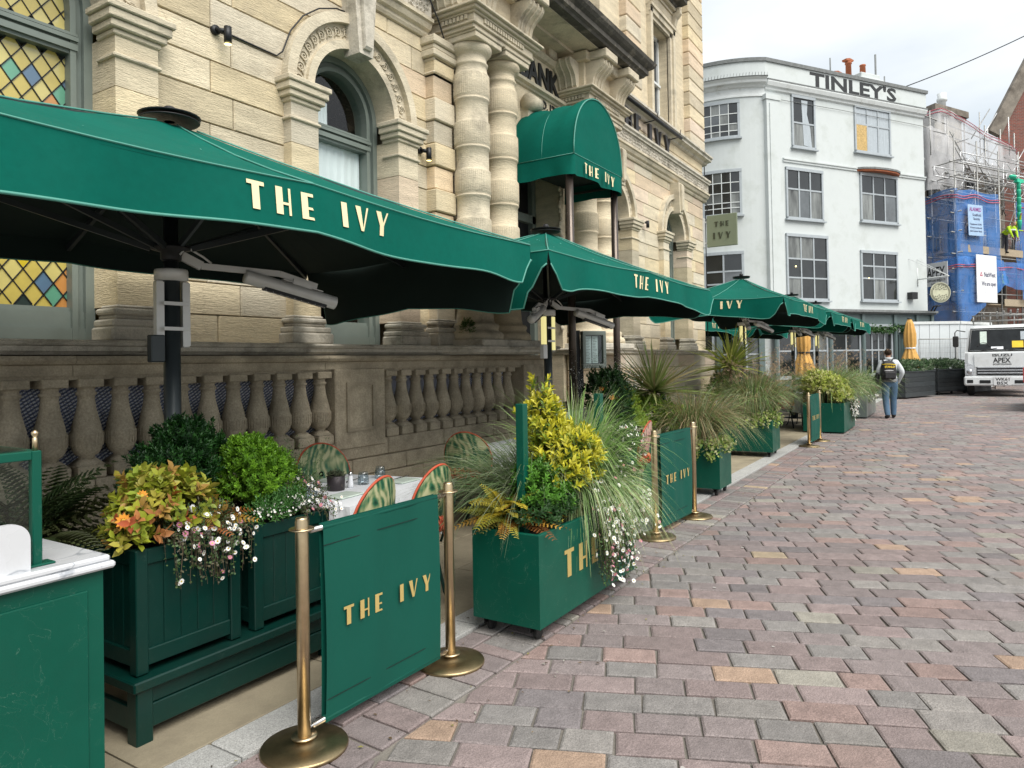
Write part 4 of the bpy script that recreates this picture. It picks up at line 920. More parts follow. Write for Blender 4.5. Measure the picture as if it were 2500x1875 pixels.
# ================================================================== barriers
def make_barrier():
    LOCAL[0] = True; root = thing('cafe_barrier', 'x', 'barrier'); W_ = .985
    for x in (0, W_):
        m_ = MB(); m_.lathe([(.027, .01), (.027, .945), (.024, .955), (.024, .962), (0, .963)], (x, 0, 0), 22); po = m_.build('post', BRASS, root)
        m_ = MB(); m_.lathe([(.18, 0), (.181, .010), (.176, .017), (.10, .024), (.045, .028), (.033, .05), (.0, .05)], (x, 0, 0), 44); m_.build('base', BRASSD, root)
        for z in (.052, .915): m_ = MB(); m_.lathe([(.028, z-.003), (.053, z-.003), (.053, z+.003), (.028, z+.003)], (x, 0, 0), 24); m_.build('collar', BRASS, po)
    for z in (.075, .90): m_ = MB(); m_.tube([(.045, 0, z), (W_-.045, 0, z)], .0125, 10); m_.tube([(.02, 0, z), (.05, 0, z)], .007, 8); m_.tube([(W_-.05, 0, z), (W_-.02, 0, z)], .007, 8); m_.build('rail', STEEL, root)
    for yy, mt, nm in ((0, BANNER, 'banner'),):
        P = []; nx, nz = 20, 16
        for i in range(nx+1):
            for j in range(nz+1):
                x = .105+(W_-.21)*i/nx; t = j/nz; z = .062+.855*t; y = -.0135+(.007*sin(i*.55+t*1.2)+.004*sin(i*1.3+2*t))*sin(pi*t)**.6-.012*(abs(i/nx-.5)*2)**3*sin(pi*t)
                xx = x+(.006*sin(pi*t) if i == 0 else -.006*sin(pi*t) if i == nx else 0); P.append((xx, y, z))
        m_ = MB(); m_.add(P, [(i*(nz+1)+j, (i+1)*(nz+1)+j, (i+1)*(nz+1)+j+1, i*(nz+1)+j+1) for i in range(nx) for j in range(nz)], None, True); n0 = len(P)
        m_.add([(x, .0135, z) for x, y, z in P], [(i*(nz+1)+j, i*(nz+1)+j+1, (i+1)*(nz+1)+j+1, (i+1)*(nz+1)+j) for i in range(nx) for j in range(nz)], None, True)
        m_.tube([(.105, 0, .9), (W_-.105, 0, .9)], .0155, 10); m_.tube([(.105, 0, .075), (W_-.105, 0, .075)], .0155, 10); bn = m_.build('banner', BANNER, root)
        m_ = MB(); m_.box(.105, -.016, .155, W_-.105, -.0145, .158); m_.box(.105, -.016, .822, W_-.105, -.0145, .825); m_.build('hem', FABIN, bn)
        le = MB(); wd = decow('THE IVY', .083, .48, 1.0); deco(le, 'THE IVY', lambda a, b, c: (W_/2-wd/2+a+.01, -.0255-c, .447+b), .083, .001, .48, 1.0); le.build('lettering', GOLD, bn)
    LOCAL[0] = False; return root
b0 = make_barrier()
for i, (l, rz, lab) in enumerate((((2.05, 2.365, 0), radians(-1), 'nearest green THE IVY barrier between two brass posts, in front of the laid table'), ((6.10, 2.37, 0), radians(-2), 'middle green THE IVY barrier, standing beyond the big THE IVY planter'), ((13.62, 2.36, 0), radians(-1.5), 'farthest green THE IVY barrier, seen almost edge-on beside the yellow-green shrub'))):
    o = b0 if i == 0 else copy_tree(b0); o.location = l; o.rotation_euler = (0, 0, rz); tag(o, lab, 'barrier', 'brass and green cafe barriers')
# ================================================================== painted planters
def planter(x0, y0, x1, y1, z1, lab, m=PAINT, rz=0., zb=.09, letters=False, posts=()):
    cx, cy = (x0+x1)/2, (y0+y1)/2; t = thing('planter_box', lab, 'planter', (cx, cy, 0), rz, 'painted planters along the terrace edge'); a, b = (x1-x0)/2, (y1-y0)/2; LOCAL[0] = True
    m_ = MB(); w_ = .025
    P = [(-a, -b), (a, -b), (a, b), (-a, b)]; Q = [(-a+w_, -b+w_), (a-w_, -b+w_), (a-w_, b-w_), (-a+w_, b-w_)]
    V_ = [(x, y, zb) for x, y in P]+[(x, y, z1-.004) for x, y in P]+[(x*(1-.004/a), y*(1-.004/b), z1) for x, y in P]+[(x, y, z1) for x, y in Q]+[(x, y, z1-.12) for x, y in Q]
    F = [(3, 2, 1, 0)]+[(k*4+i, k*4+(i+1) % 4, k*4+4+(i+1) % 4, k*4+4+i) for k in range(4) for i in range(4)]
    m_.add(V_, F); body = m_.build('body', m, t)
    m_ = MB(); P_ = []; nx, ny = 14, 8
    for i in range(nx+1):
        for j in range(ny+1): P_.append((-a+w_+(2*a-2*w_)*i/nx, -b+w_+(2*b-2*w_)*j/ny, z1-.07+rnd.uniform(0, .03)))
    m_.add(P_, [(i*(ny+1)+j, (i+1)*(ny+1)+j, (i+1)*(ny+1)+j+1, i*(ny+1)+j+1) for i in range(nx) for j in range(ny)]); m_.build('soil', SOIL, t)
    if zb > .05:
        for sx in (-1, 1):
            for sy in (-1, 1):
                px, py_ = sx*(a-.07), sy*(b-.07); m_ = MB(); m_.lathe([(0, -.014), (.033, -.014), (.036, -.006), (.036, .006), (.033, .014), (0, .014)], (px+.02, py_, .036), 14, 'y'); m_.box(px-.03, py_-.022, .045, px+.03, py_-.017, zb); m_.box(px-.03, py_+.017, .045, px+.03, py_+.022, zb); m_.box(px-.04, py_-.03, zb-.012, px+.04, py_+.03, zb); m_.build('castor', RUBBER, t)
    if letters:
        le = MB(); deco(le, 'THE IVY', lambda p, q, c: (-a+.30+p, -b-.0015-c, .30+q), .165, .0015, .42, .7); le.build('lettering', GOLD, body)
    for (px, py_, zt) in posts:
        m_ = MB(); m_.cbox(px-.027, py_-.027, z1-.1, px+.027, py_+.027, zt, .003); m_.build('post', m, t)
    LOCAL[0] = False; return t
pa = planter(3.46, 2.04, 4.82, 2.50, .62, 'glossy green THE IVY planter on castors holding the tall yellow euonymus', rz=0, letters=True, posts=((-.50, -.02, 1.35), (.61, .0, 1.36)))
pb = planter(8.22, 2.40, 8.70, 3.75, .60, 'green planter on castors just beyond the middle barrier, topped with grasses and ivy', posts=((.05, .1, 1.22),))
pc = planter(11.78, 2.60, 12.42, 3.75, .60, 'green planter with a white-topped castor, trailing ivy, third one along the kerb', rz=radians(2), posts=((-.1, -.05, 1.30),))
pd = planter(16.1, 2.10, 17.8, 2.9, .63, 'green planter beside the farthest barrier under a round yellow-green shrub', zb=.03, posts=((.0, .2, 1.32),))
SHADEP = mat('grey_green_paint', (.10, .125, .115), .4, var=.1, coat=.2)
pe = planter(20.2, 2.1, 22.4, 2.75, .60, 'grey-green planter behind the walking man, overhung by white flowers', m=SHADEP, zb=.04)
m_ = MB(); m_.prism([(-.45, .60), (.57, .60), (.57, 1.12), (.50, 1.22), (.38, 1.27), (-.26, 1.27), (-.38, 1.22), (-.45, 1.12)], (0, .004, 0), (1, 0, 0), (0, 0, 1), (0, -.008, 0))
LOCAL[0] = True; gs = m_.build('glass_screen', CLEAR, pa); LOCAL[0] = False
for x in (-.45, .56): m_ = MB(); m_.box(x-.02, -.02, 1.03, x+.02, .02, 1.07); LOCAL[0] = True; m_.build('clamp', STEEL, pa); LOCAL[0] = False
# two slatted wooden planters on a low painted bench, and one more behind the counter
def wood_planter(x0, x1, y0, y1, z0, z1, lab):
    t = thing('wooden_planter', lab, 'planter', ((x0+x1)/2, (y0+y1)/2, z0), group='square dark green wooden planters')
    p = .055
    for px in (x0, x1-p):
        for py_ in (y0, y1-p): m_ = MB(); m_.cbox(px, py_, z0, px+p, py_+p, z1+.005, .004); m_.build('corner_post', PAINTD, t)
    for (a, b, c, d) in ((x0+p, y0+.008, x1-p, y0+.035), (x0+p, y1-.035, x1-p, y1-.008), (x0+.008, y0+p, x0+.035, y1-p), (x1-.035, y0+p, x1-.008, y1-p)):
        m_ = MB(); m_.cbox(a, b, z1-.065, c, d, z1, .003); m_.build('top_rail', PAINTD, t); m_ = MB(); m_.cbox(a, b, z0+.03, c, d, z0+.10, .003); m_.build('bottom_rail', PAINTD, t)
    n = 5
    for k in range(n):
        a = x0+p+(x1-x0-2*p)*k/n; b = x0+p+(x1-x0-2*p)*(k+1)/n
        for yy in (y0+.02, y1-.03): m_ = MB(); m_.cbox(a+.001, yy, z0+.09, b-.001, yy+.012, z1-.055, .0025); m_.build('slat', PAINTD, t)
        a = y0+p+(y1-y0-2*p)*k/n; b = y0+p+(y1-y0-2*p)*(k+1)/n
        for xx in (x0+.02, x1-.03): m_ = MB(); m_.cbox(xx, a+.001, z0+.09, xx+.012, b-.001, z1-.055, .0025); m_.build('slat', PAINTD, t)
    m_ = MB(); m_.box(x0+.03, y0+.03, z1-.14, x1-.03, y1-.03, z1-.07); m_.build('soil', SOIL, t); return t
wood_planter(1.70, 2.22, 3.0, 3.52, .285, .815, 'square dark green slatted planter spilling daisies, left one on the low bench')
wood_planter(2.30, 2.80, 3.0, 3.50, .285, .80, 'square dark green slatted planter, right one on the low bench, behind the near barrier post')
wood_planter(.95, 1.60, 3.45, 4.05, .25, .80, 'dark green planter full of ferns behind the marble-topped counter')
bn_ = thing('planter_bench', 'low dark green painted bench carrying the two slatted planters', 'bench', (2.25, 3.25, 0))
for px in (1.68, 2.74):
    for py_ in (2.97, 3.46): m_ = MB(); m_.cbox(px, py_, 0, px+.075, py_+.075, .235, .005); m_.build('leg', PAINTD, bn_)
m_ = MB(); m_.cbox(1.66, 2.95, .235, 2.83, 3.56, .28, .006); m_.build('top', PAINTD, bn_)
for (z0, z1, dd) in ((.055, .155, 0), (.158, .234, .006)): m_ = MB(); m_.cbox(1.755, 2.985+dd, z0, 2.74, 3.01+dd, z1, .004); m_.build('rail', PAINTD, bn_)
m_ = MB(); m_.cbox(1.69, 3.045, .055, 1.715, 3.46, .155, .004); m_.build('rail', PAINTD, bn_)
# ================================================================== marble-topped counter
ct = thing('service_counter', 'dark green counter with white marble top and upstand at the left edge', 'counter', (.5, 2.9, 0))
m_ = MB(); m_.box(-.4, 2.60, 0, 1.355, 3.28, .895); m_.build('cabinet', PAINT, ct)
m_ = MB(); m_.cbox(-.3, 2.592, .02, 1.30, 2.602, .83, .003); m_.build('door_panel', PAINT, ct)
m_ = MB(); m_.cbox(-.42, 2.565, .895, 1.385, 3.31, .920, .008); m_.cbox(-.42, 2.578, .919, 1.372, 3.30, .942, .007); m_.build('worktop', MARBLE, ct)
m_ = MB(); pr = [(-.4, 0), (1.13, 0), (1.13, .10)]+[(1.13-.06+.06*cos(t), .10+.06*sin(t)) for t in [pi/2*i/8 for i in range(1, 9)]]+[(-.4, .16)]
m_.prism(pr, (0, 2.635, .942), (1, 0, 0), (0, 0, 1), (0, -.02, 0)); m_.build('upstand', MARBLE, ct)
gr = thing('glass_guard', 'green framed glass guard with a small brass finial, standing on the marble counter', 'glass guard', (.6, 2.9, .942))
m_ = MB(); m_.cbox(1.150, 2.645, .942, 1.180, 2.675, 1.330, .003); m_.cbox(1.10+.02, 2.63, .942, 1.215, 2.69, .950, .003); m_.cbox(-.3, 2.645, 1.300, 1.150, 2.675, 1.330, .003)
m_.cbox(1.150, 2.675, 1.300, 1.180, 3.20, 1.330, .003); m_.cbox(-.3, 3.17, 1.300, 1.150, 3.20, 1.330, .003); m_.cbox(1.150, 3.17, .942, 1.18, 3.20, 1.300, .003); m_.build('frame', PAINT, gr)
m_ = MB(); m_.box(-.3, 2.66, .98, 1.15, 2.664, 1.30); m_.box(-.3, 2.68, 1.331, 1.15, 3.17, 1.335); m_.build('glass', CLEAR, gr)
m_ = MB(); m_.lathe([(.008, 1.33), (.008, 1.372), (.005, 1.375), (.011, 1.385), (.011, 1.392), (.004, 1.40), (0, 1.40)], (1.165, 2.66, 0), 12); m_.build('finial', BRASS, gr)
# ================================================================== plants
RN = np.random.default_rng(11)
def unit(a): return a/np.maximum(1e-9, np.linalg.norm(a, axis=-1, keepdims=True))
LEAF2 = (np.array([(0, 0, 0), (.5, .5, .10), (0, 1, -.06), (-.5, .5, .10), (0, .5, -.04)]), np.array([(0, 1, 2, 4), (0, 4, 2, 3)]))
def leafT(w0=.38, w1=.42, curl=-.12, f=.09):
    return (np.array([(0, 0, 0), (w0, .28, f), (w1, .62, f*.6), (0, 1, curl), (-w1, .62, f*.6), (-w0, .28, f), (0, .3, 0), (0, .65, -.03)]),
            np.array([(0, 1, 6), (6, 1, 2), (6, 2, 7), (7, 2, 3), (0, 6, 5), (6, 4, 5), (6, 7, 4), (7, 3, 4)]))
LEAF8 = leafT()
def inst(T, pos, ax, nr, ln, wd, cols):
    """copies of a flat leaf template: ax = leaf direction, nr = face normal, ln and wd its length and width"""
    V, F = T; ax = unit(ax); sd = unit(np.cross(ax, nr)); n_ = np.cross(sd, ax); N = len(pos); ln = np.broadcast_to(ln, N)[:, None, None]; wd = np.broadcast_to(wd, N)[:, None, None]
    P = pos[:, None, :]+sd[:, None, :]*V[None, :, 0:1]*wd+ax[:, None, :]*V[None, :, 1:2]*ln+n_[:, None, :]*V[None, :, 2:3]*ln
    FF = F[None]+(np.arange(N)*len(V))[:, None, None]
    return P.reshape(-1, 3), FF.reshape(-1, F.shape[1]), np.repeat(cols, len(F), 0)
def merge(parts):
    V, F, C, o = [], [], [], 0
    for v, f, c in parts: V.append(v); F.append(f+o); C.append(c); o += len(v)
    return np.concatenate(V), np.concatenate(F), np.concatenate(C)
def pick(pal, n, var=.16):
    pal = np.array(pal, float); c = pal[RN.integers(0, len(pal), n)]; return c*RN.uniform(1-var, 1+var, (n, 1))
def rdir(n): return unit(RN.normal(size=(n, 3)))
def sprigs(blobs, ns, nl, sl, ll, lw, pal, T=LEAF2, up=.5, tip=None, spread=1.0, rad=(.55, 1.0)):
    """blobs [(center, radii)]: ns sprigs with nl leaves each, stem length sl, leaf ll x lw"""
    w_ = np.array([np.prod(b[1])**.66 for b in blobs]); k = RN.choice(len(blobs), ns, p=w_/w_.sum()); Cn = np.array([b[0] for b in blobs])[k]; Rr = np.array([b[1] for b in blobs])[k]
    d = rdir(ns); d[:, 2] = np.where(d[:, 2] < -.35, -d[:, 2], d[:, 2]); lump = 1+.16*np.sin(d[:, :1]*7+Cn[:, :1]*9)*np.cos(d[:, 1:2]*6+d[:, 2:]*5)
    r = RN.uniform(*rad, (ns, 1))**.6*lump; p0 = Cn+d*Rr*r; ax = unit(d+np.array([0, 0, up])+rdir(ns)*.35)
    t = (np.arange(nl)+.5)/nl; ang = np.arange(nl)*2.4
    a1 = unit(np.cross(ax, np.array([.3, .2, 1.]))); a2 = np.cross(ax, a1)
    pos = p0[:, None]+ax[:, None]*(t[None, :, None]*sl); an = ang[None, :]+RN.uniform(0, 6.3, (ns, 1))
    out = a1[:, None]*np.cos(an)[..., None]+a2[:, None]*np.sin(an)[..., None]
    la = unit(out*spread*(1.1-t[None, :, None]*.6)+ax[:, None]*(.35+t[None, :, None]*.7)); nr = unit(ax[:, None]*1.2-out*.4+RN.normal(size=out.shape)*.15)
    cols = pick(pal, ns, .12)[:, None]*RN.uniform(.85, 1.15, (ns, nl, 1))
    if tip is not None: cols = np.where((t[None, :, None] > .62), np.array(tip)[None, None]*RN.uniform(.8, 1.15, (ns, nl, 1)), cols)
    n = ns*nl; sz = RN.uniform(.75, 1.15, n)
    return inst(T, pos.reshape(-1, 3), la.reshape(-1, 3), nr.reshape(-1, 3), ll*sz, lw*sz, cols.reshape(-1, 3))
def ribbons(base, d0, ln, w, droop, pal, seg=8, taper=True, droopv=None):
    """curved grass blades"""
    n = len(base); t = np.linspace(0, 1, seg+1); L_ = np.broadcast_to(ln, n)[:, None, None]; dr = np.broadcast_to(droop, n)[:, None, None]
    hz = unit(d0*np.array([1, 1, 0])+1e-4); T_ = t[None, :, None]
    P = base[:, None]+d0[:, None]*L_*T_*(1-.25*dr*T_)+hz[:, None]*L_*dr*.35*T_**2-np.array([0, 0, 1.])*L_*dr*.75*T_**2.4
    P = P+np.cumsum(RN.normal(size=P.shape)*.004, 1)
    sd = unit(np.cross(hz, np.array([0, 0, 1.]))+RN.normal(size=(n, 3))*.35)[:, None]; ww = (np.broadcast_to(w, n)[:, None, None])*(1-(T_**1.6 if taper else 0)*.93)*.5
    V = np.stack([P-sd*ww, P+sd*ww], 2).reshape(-1, 3); m = (seg+1)*2
    f = np.array([(2*i, 2*i+1, 2*i+3, 2*i+2) for i in range(seg)]); F = (f[None]+(np.arange(n)*m)[:, None, None]).reshape(-1, 4)
    return (V, F, np.repeat(pick(pal, n), seg, 0)), P
def daisies(pos, nr, r, pal=((.82, .82, .80),), pinkp=.12):
    """composite flowers: ring of petals and a yellow eye"""
    n = len(pos); k = 11; nr = unit(nr); a1 = unit(np.cross(nr, np.array([.2, .9, .3]))); a2 = np.cross(nr, a1); parts = []
    R_ = np.broadcast_to(r, n)[:, None]; pc = pick(pal, n, .05); pk = RN.random(n) < pinkp; pc[pk] = np.array([.62, .22, .34])*RN.uniform(.7, 1.2, (pk.sum(), 1))
    for j in range(k):
        a = 2*pi*j/k; d = a1*cos(a)+a2*sin(a); s = -a1*sin(a)+a2*cos(a); up = nr*(.12*R_)
        V = np.stack([pos+d*R_*.18, pos+d*R_*.62+s*R_*.21+up, pos+d*R_+up*.6, pos+d*R_*.62-s*R_*.21+up], 1)
        parts.append((V.reshape(-1, 3), (np.arange(4)[None]+(np.arange(n)*4)[:, None]), pc*RN.uniform(.92, 1.04, (n, 1))))
    m = 6; ce = []
    V = np.stack([pos+nr*R_*.16]+[pos+(a1*cos(2*pi*j/m)+a2*sin(2*pi*j/m))*R_*.30+nr*R_*.06 for j in range(m)], 1)
    f = np.array([(0, 1+j, 1+(j+1) % m, 0) for j in range(m)])
    F3 = np.array([(0, 1+2*j, 1+(2*j+1) % m, 1+(2*j+2) % m) for j in range(3)])
    parts.append((V.reshape(-1, 3), (F3[None]+(np.arange(n)*(m+1))[:, None, None]).reshape(-1, 4), np.repeat(np.tile([(.52, .36, .03)], (n, 1)), 3, 0)))
    return merge(parts)
def plant(name, lab, loc, cat='plant', group=None): return thing(name, lab, cat, loc, group=group)
def put(name, data, parent, m=LEAF): return link(bigmesh(name, data[0], data[1], m, data[2]), name, parent)
def fern(loc, n, ln, pal, seed=0, lean=(0, 0), el=(.35, 1.2)):
    """fronds with paired, toothed pinnae"""
    out = []
    for i in range(n):
        az = 2*pi*i/n+RN.uniform(-.3, .3); e = RN.uniform(*el); L_ = ln*RN.uniform(.7, 1.1); d = np.array([cos(az)*cos(e)+lean[0], sin(az)*cos(e)+lean[1], sin(e)]); d /= np.linalg.norm(d); hz = unit(np.array([d[0], d[1], 0])+1e-6)
        K = 15; t = np.linspace(.12, 1, K)[:, None]; P = np.array(loc)+d*L_*t+hz*L_*.22*t**2-np.array([0, 0, 1])*L_*RN.uniform(.15, .6)*t**2.2+np.cross(hz, np.array([0, 0, 1.]))*L_*RN.uniform(-.2, .2)*t**2; tg = unit(np.gradient(P, axis=0)); sd = unit(np.cross(tg, np.array([0, 0, 1.]))+np.array([0, 0, RN.uniform(-.4, .4)])); nn = np.cross(sd, tg)
        pl = L_*.36*np.clip(1.12-t, 0, 1)**.75*np.clip(t*5, .3, 1)+.003; c = pick(pal, 1)[0]
        for s in (-1, 1):
            ax = unit(sd*s+tg*.45-nn*.1)
            for q in range(5):
                f = (q+.5)/5.2
                for s2 in (-1, 1): out.append(inst(LEAF2, P+ax*pl*f, unit(ax*.75+np.cross(nn, ax)*s2), nn+RN.normal(size=(K, 3))*.15, L_*.042*(1-f*.55)*np.clip(pl[:, 0]/(L_*.2), .4, 1.2), L_*.020, np.tile(c, (K, 1))*RN.uniform(.8, 1.2, (K, 1))))
            out.append(inst(LEAF2, P, ax, nn, pl[:, 0]*1.0, L_*.010+.001, np.tile(c, (K, 1))*RN.uniform(.8, 1.15, (K, 1))))
        v, f_, c_ = ribbons(np.array([loc], float), d[None], .001, .001, .1, [c], 1)[0]
    return merge(out)
def stems(paths, r, parent, col=(.05, .045, .02), name='stem'):
    m_ = MB(); [m_.tube(p, r, 4, col, r1=r*.6, cap=False) for p in paths]; return m_.build(name, LEAF, parent)
def trail(x0, x1, y0, y1, z1, n, lens, pal, out_, ll=.02, step=.018, spread=.03):
    """hanging vines starting along a rim: returns leaf data and the vine paths"""
    paths = []; P = []; A = []
    for i in range(n):
        x, y = RN.uniform(x0, x1), RN.uniform(y0, y1); L_ = RN.uniform(*lens); p = np.array([x, y, z1+RN.uniform(0, .05)]); pts = [p.copy()]; d = np.array([out_[0], out_[1], .25])+RN.normal(size=3)*.25; k = 0; s = 0
        while s < L_:
            d = unit(d+np.array([RN.normal()*.25, RN.normal()*.25, -.34])); 
            if s > .07: d = unit(d*np.array([.6, .6, 1])+np.array([out_[0]*.05, out_[1]*.05, -.35]))
            p = p+d*.03; s += .03; pts.append(p.copy())
        paths.append(pts)
        pp = np.array(pts)
        for q in np.arange(0, len(pp)-1, step/.03): i0 = int(q); f = q-i0; P.append(pp[i0]*(1-f)+pp[min(i0+1, len(pp)-1)]*f+RN.normal(size=3)*.008)
    P = np.array(P); a = rdir(len(P)); a[:, 2] -= .2; nr = rdir(len(P))*.6+np.array([out_[0]*.8, out_[1]*.8, .7])
    return inst(LEAF2, P, a, nr, ll*RN.uniform(.6, 1.2, len(P)), ll*.8*RN.uniform(.6, 1.2, len(P)), pick(pal, len(P))), paths, P
DKG = [(.018, .055, .012), (.024, .075, .018), (.014, .045, .012)]; MDG = [(.045, .13, .02), (.06, .16, .025), (.035, .10, .02)]; LTG = [(.13, .27, .03), (.17, .33, .04), (.10, .21, .03)]
YLW = [(.42, .40, .03), (.50, .46, .05), (.34, .37, .04), (.16, .26, .03)]; GRS = [(.10, .19, .05), (.15, .25, .07), (.20, .27, .12), (.24, .28, .17), (.08, .15, .04)]; TAN = [(.34, .26, .14), (.40, .31, .18), (.27, .22, .11), (.18, .20, .08)]
GRS2 = [(.22, .36, .12), (.30, .44, .18), (.40, .48, .28), (.46, .50, .33), (.17, .29, .08), (.38, .40, .17)]
RUST = [(.34, .19, .04), (.42, .25, .04), (.30, .12, .03), (.26, .24, .05)]; IVYP = [(.24, .36, .07), (.40, .48, .13), (.15, .27, .05), (.52, .52, .27)]
def woody(parent, base, blobs, n, col=(.035, .025, .015)):
    ps = []
    for i in range(n):
        c, r = blobs[i % len(blobs)]; e = Vector(c)+Vector(RN.normal(size=3))*.4*Vector((r[0], r[1], r[2])).length*.5; b = Vector(base)+Vector((RN.normal()*.02, RN.normal()*.02, 0)); ps.append([b, b.lerp(e, .5)+Vector((0, 0, .03)), e])
    return stems(ps, .006, parent, col, 'branch')
# ---- left group
for (x, y, n, ln, lab) in ((1.12, 3.72, 13, .46, 'olive green fern rising behind the glass guard at the left edge'), (1.52, 3.70, 13, .52, 'dark green fern between the glass guard and the dark round bush'), (1.42, 3.62, 9, .34, None)):
    if lab is None: continue
    t = plant('fern', lab, (x, y, .74), group='ferns in the dark planters'); put('frond', fern((x, y, .74), n*2+4, ln*1.25, [(.05, .08, .02), (.035, .065, .02), (.07, .085, .03)]), t)
t = plant('bush', 'dense dark green round bush of small glossy leaves in front of the near parasol pole', (2.12, 3.42, .78)); B = [((2.13, 3.42, 1.02), (.185, .18, .20)), ((2.20, 3.44, 1.16), (.13, .12, .15)), ((2.30, 3.46, 1.08), (.12, .12, .20)), ((2.02, 3.36, .92), (.16, .15, .16))]
put('foliage', sprigs(B, 1500, 14, .055, .026, .011, [(.018, .075, .015), (.03, .11, .02), (.012, .05, .012)], up=.9), t); woody(t, (2.12, 3.42, .76), B, 14)
t = plant('bush', 'bright lime green rounded bush of tiny leaves in the right slatted planter', (2.52, 3.28, .76)); B = [((2.53, 3.28, .97), (.20, .18, .19)), ((2.47, 3.26, 1.08), (.13, .13, .13)), ((2.62, 3.27, .90), (.14, .15, .15))]
put('foliage', sprigs(B, 1900, 12, .04, .021, .010, [(.15, .32, .02), (.20, .40, .03), (.11, .25, .02)], up=.7), t); woody(t, (2.52, 3.28, .74), B, 14)
t = plant('shrub', 'yellow-green shrub with red and orange tinted oval leaves, left planter', (1.88, 3.18, .78)); B = [((1.90, 3.16, .99), (.15, .14, .11)), ((1.80, 3.12, .90), (.13, .12, .12)), ((2.00, 3.10, .93), (.12, .11, .10)), ((1.72, 3.08, .83), (.07, .07, .07))]
put('foliage', sprigs(B, 210, 7, .055, .050, .032, [(.34, .36, .04), (.30, .34, .03), (.26, .33, .04), (.40, .36, .06), (.34, .36, .05), (.40, .24, .06)], LEAF8, up=.5, spread=1.2), t)
put('red_leaf', sprigs([((1.84, 3.06, .92), (.10, .07, .09)), ((1.74, 3.04, .90), (.07, .05, .08))], 14, 5, .05, .055, .030, [(.50, .06, .05), (.48, .12, .05), (.46, .2, .07)], LEAF8, up=.3), t)
woody(t, (1.88, 3.18, .76), B, 12)
for (p, r_, lab) in (((1.66, 3.02, .955), .036, 'larger orange daisy with its face to the left, below the other'), ((1.76, 3.05, 1.045), .026, 'smaller orange daisy seen above the first, left of the yellow shrub')):
    t = plant('orange_daisy', lab, p, 'flower'); d_ = daisies(np.array([p]), np.array([(-.2, -1, .25)]), r_, ((.70, .28, .02),), 0); put('petals', d_, t, PETAL); stems([[(p[0], p[1]+.004, p[2]), (p[0]+.03, p[1]+.05, p[2]-.1), (p[0]+.06, p[1]+.1, p[2]-.2)]], .002, t, (.06, .1, .02))
def daisy_mass(name, lab, spots, nst, nfl, ext, fr=.013, pink=.2, leafpal=((.05, .10, .03), (.08, .13, .04), (.10, .09, .05)), mound=(), nle=900):
    """spots: rim segments ((x0,x1),(y0,y1),z,(outx,outy),(len range))"""
    t = plant(name, lab, (spots[0][0][0], spots[0][1][0], spots[0][2]), 'flowers'); D = []; PA = []; PT = []
    for (xr, yr, z, o, lr, n) in spots:
        d, pa_, pt = trail(xr[0], xr[1], yr[0], yr[1], z, n, lr, leafpal, o, .017, .016); D.append(d); PA += pa_; PT.append(pt+np.array([o[0], o[1], 0])*.012)
    for c, r in mound: D.append(sprigs([(c, r)], nle//8, 8, .06, .02, .007, leafpal, up=.7)); q = rdir(400); q[:, 2] = abs(q[:, 2]); PT.append(np.array(c)+q*np.array(r)*1.08)
    put('foliage', merge(D), t); m_ = MB(); [m_.tube(p, .0014, 3, (.11, .08, .05), cap=False) for p in PA]; m_.build('stem', LEAF, t)
    P = np.concatenate(PT); P = P[RN.choice(len(P), min(nfl, len(P)), replace=False)]; o = np.array([spots[0][3][0], spots[0][3][1], .45]); P = P+unit(o)*RN.uniform(.0, .035, (len(P), 1))
    put('blossom', daisies(P, o+RN.normal(size=P.shape)*.45, fr*RN.uniform(.7, 1.15, len(P)), pinkp=pink), t, PETAL); return t
daisy_mass('daisies', 'white and pink daisies spilling over the front of the left slatted planter', [((1.84, 2.24), (3.0, 3.10), .83, (-.1, -1), (.08, .30), 80)], 0, 100, .2, .0135, .18, mound=(((2.02, 3.05, .84), (.17, .08, .10)),), nle=1600)
daisy_mass('daisies', 'white daisies with pink ones around the corner of the right slatted planter', [((2.60, 2.80), (3.02, 3.15), .82, (.2, -1), (.05, .14), 40)], 0, 70, .2, .012, .22, mound=(((2.68, 3.10, .86), (.12, .08, .11)),), nle=900)
daisy_mass('alyssum', 'cluster of tiny white alyssum flowers under the lime green bush', [((2.38, 2.55), (3.02, 3.08), .82, (0, -1), (.02, .05), 16)], 0, 120, .2, .0062, .0, ((.05, .16, .03), (.07, .19, .04)), mound=(((2.44, 3.06, .82), (.11, .06, .06)), ((2.56, 3.05, .85), (.08, .04, .06))), nle=1100)
t = plant('fern', 'rust and yellow fern fronds over the right side of the left planter', (2.08, 3.12, .82), group='rust coloured ferns'); put('frond', fern((2.07, 3.12, .84), 24, .24, RUST+[(.45, .16, .06), (.50, .40, .12)], lean=(.25, -.2)), t)
t = plant('rosemary', 'upright thin green rosemary spikes beside the lime bush', (2.80, 3.38, .78)); bs = np.array([(2.76, 3.35, .78)])+RN.normal(size=(150, 3))*np.array([.05, .06, .01]); dd = unit(RN.normal(size=(150, 3))*.28+np.array([.08, 0, 1]))
(rb, PP) = ribbons(bs, dd, RN.uniform(.22, .46, 150), .004, .12, [(.07, .14, .04), (.10, .18, .05)]); le = inst(LEAF2, PP[:, 2:].reshape(-1, 3), rdir(150*7)+np.array([0, 0, 1.2]), rdir(150*7), .020, .004, pick([(.06, .13, .04), (.09, .17, .05)], 150*7)); put('spike', merge([rb, le]), t)
t = plant('fern', 'olive fern behind the two bushes, against the balusters', (2.62, 3.62, .75), group='ferns in the dark planters'); put('frond', fern((2.55, 3.60, .78), 24, .46, [(.09, .11, .02), (.12, .14, .03)]), t)
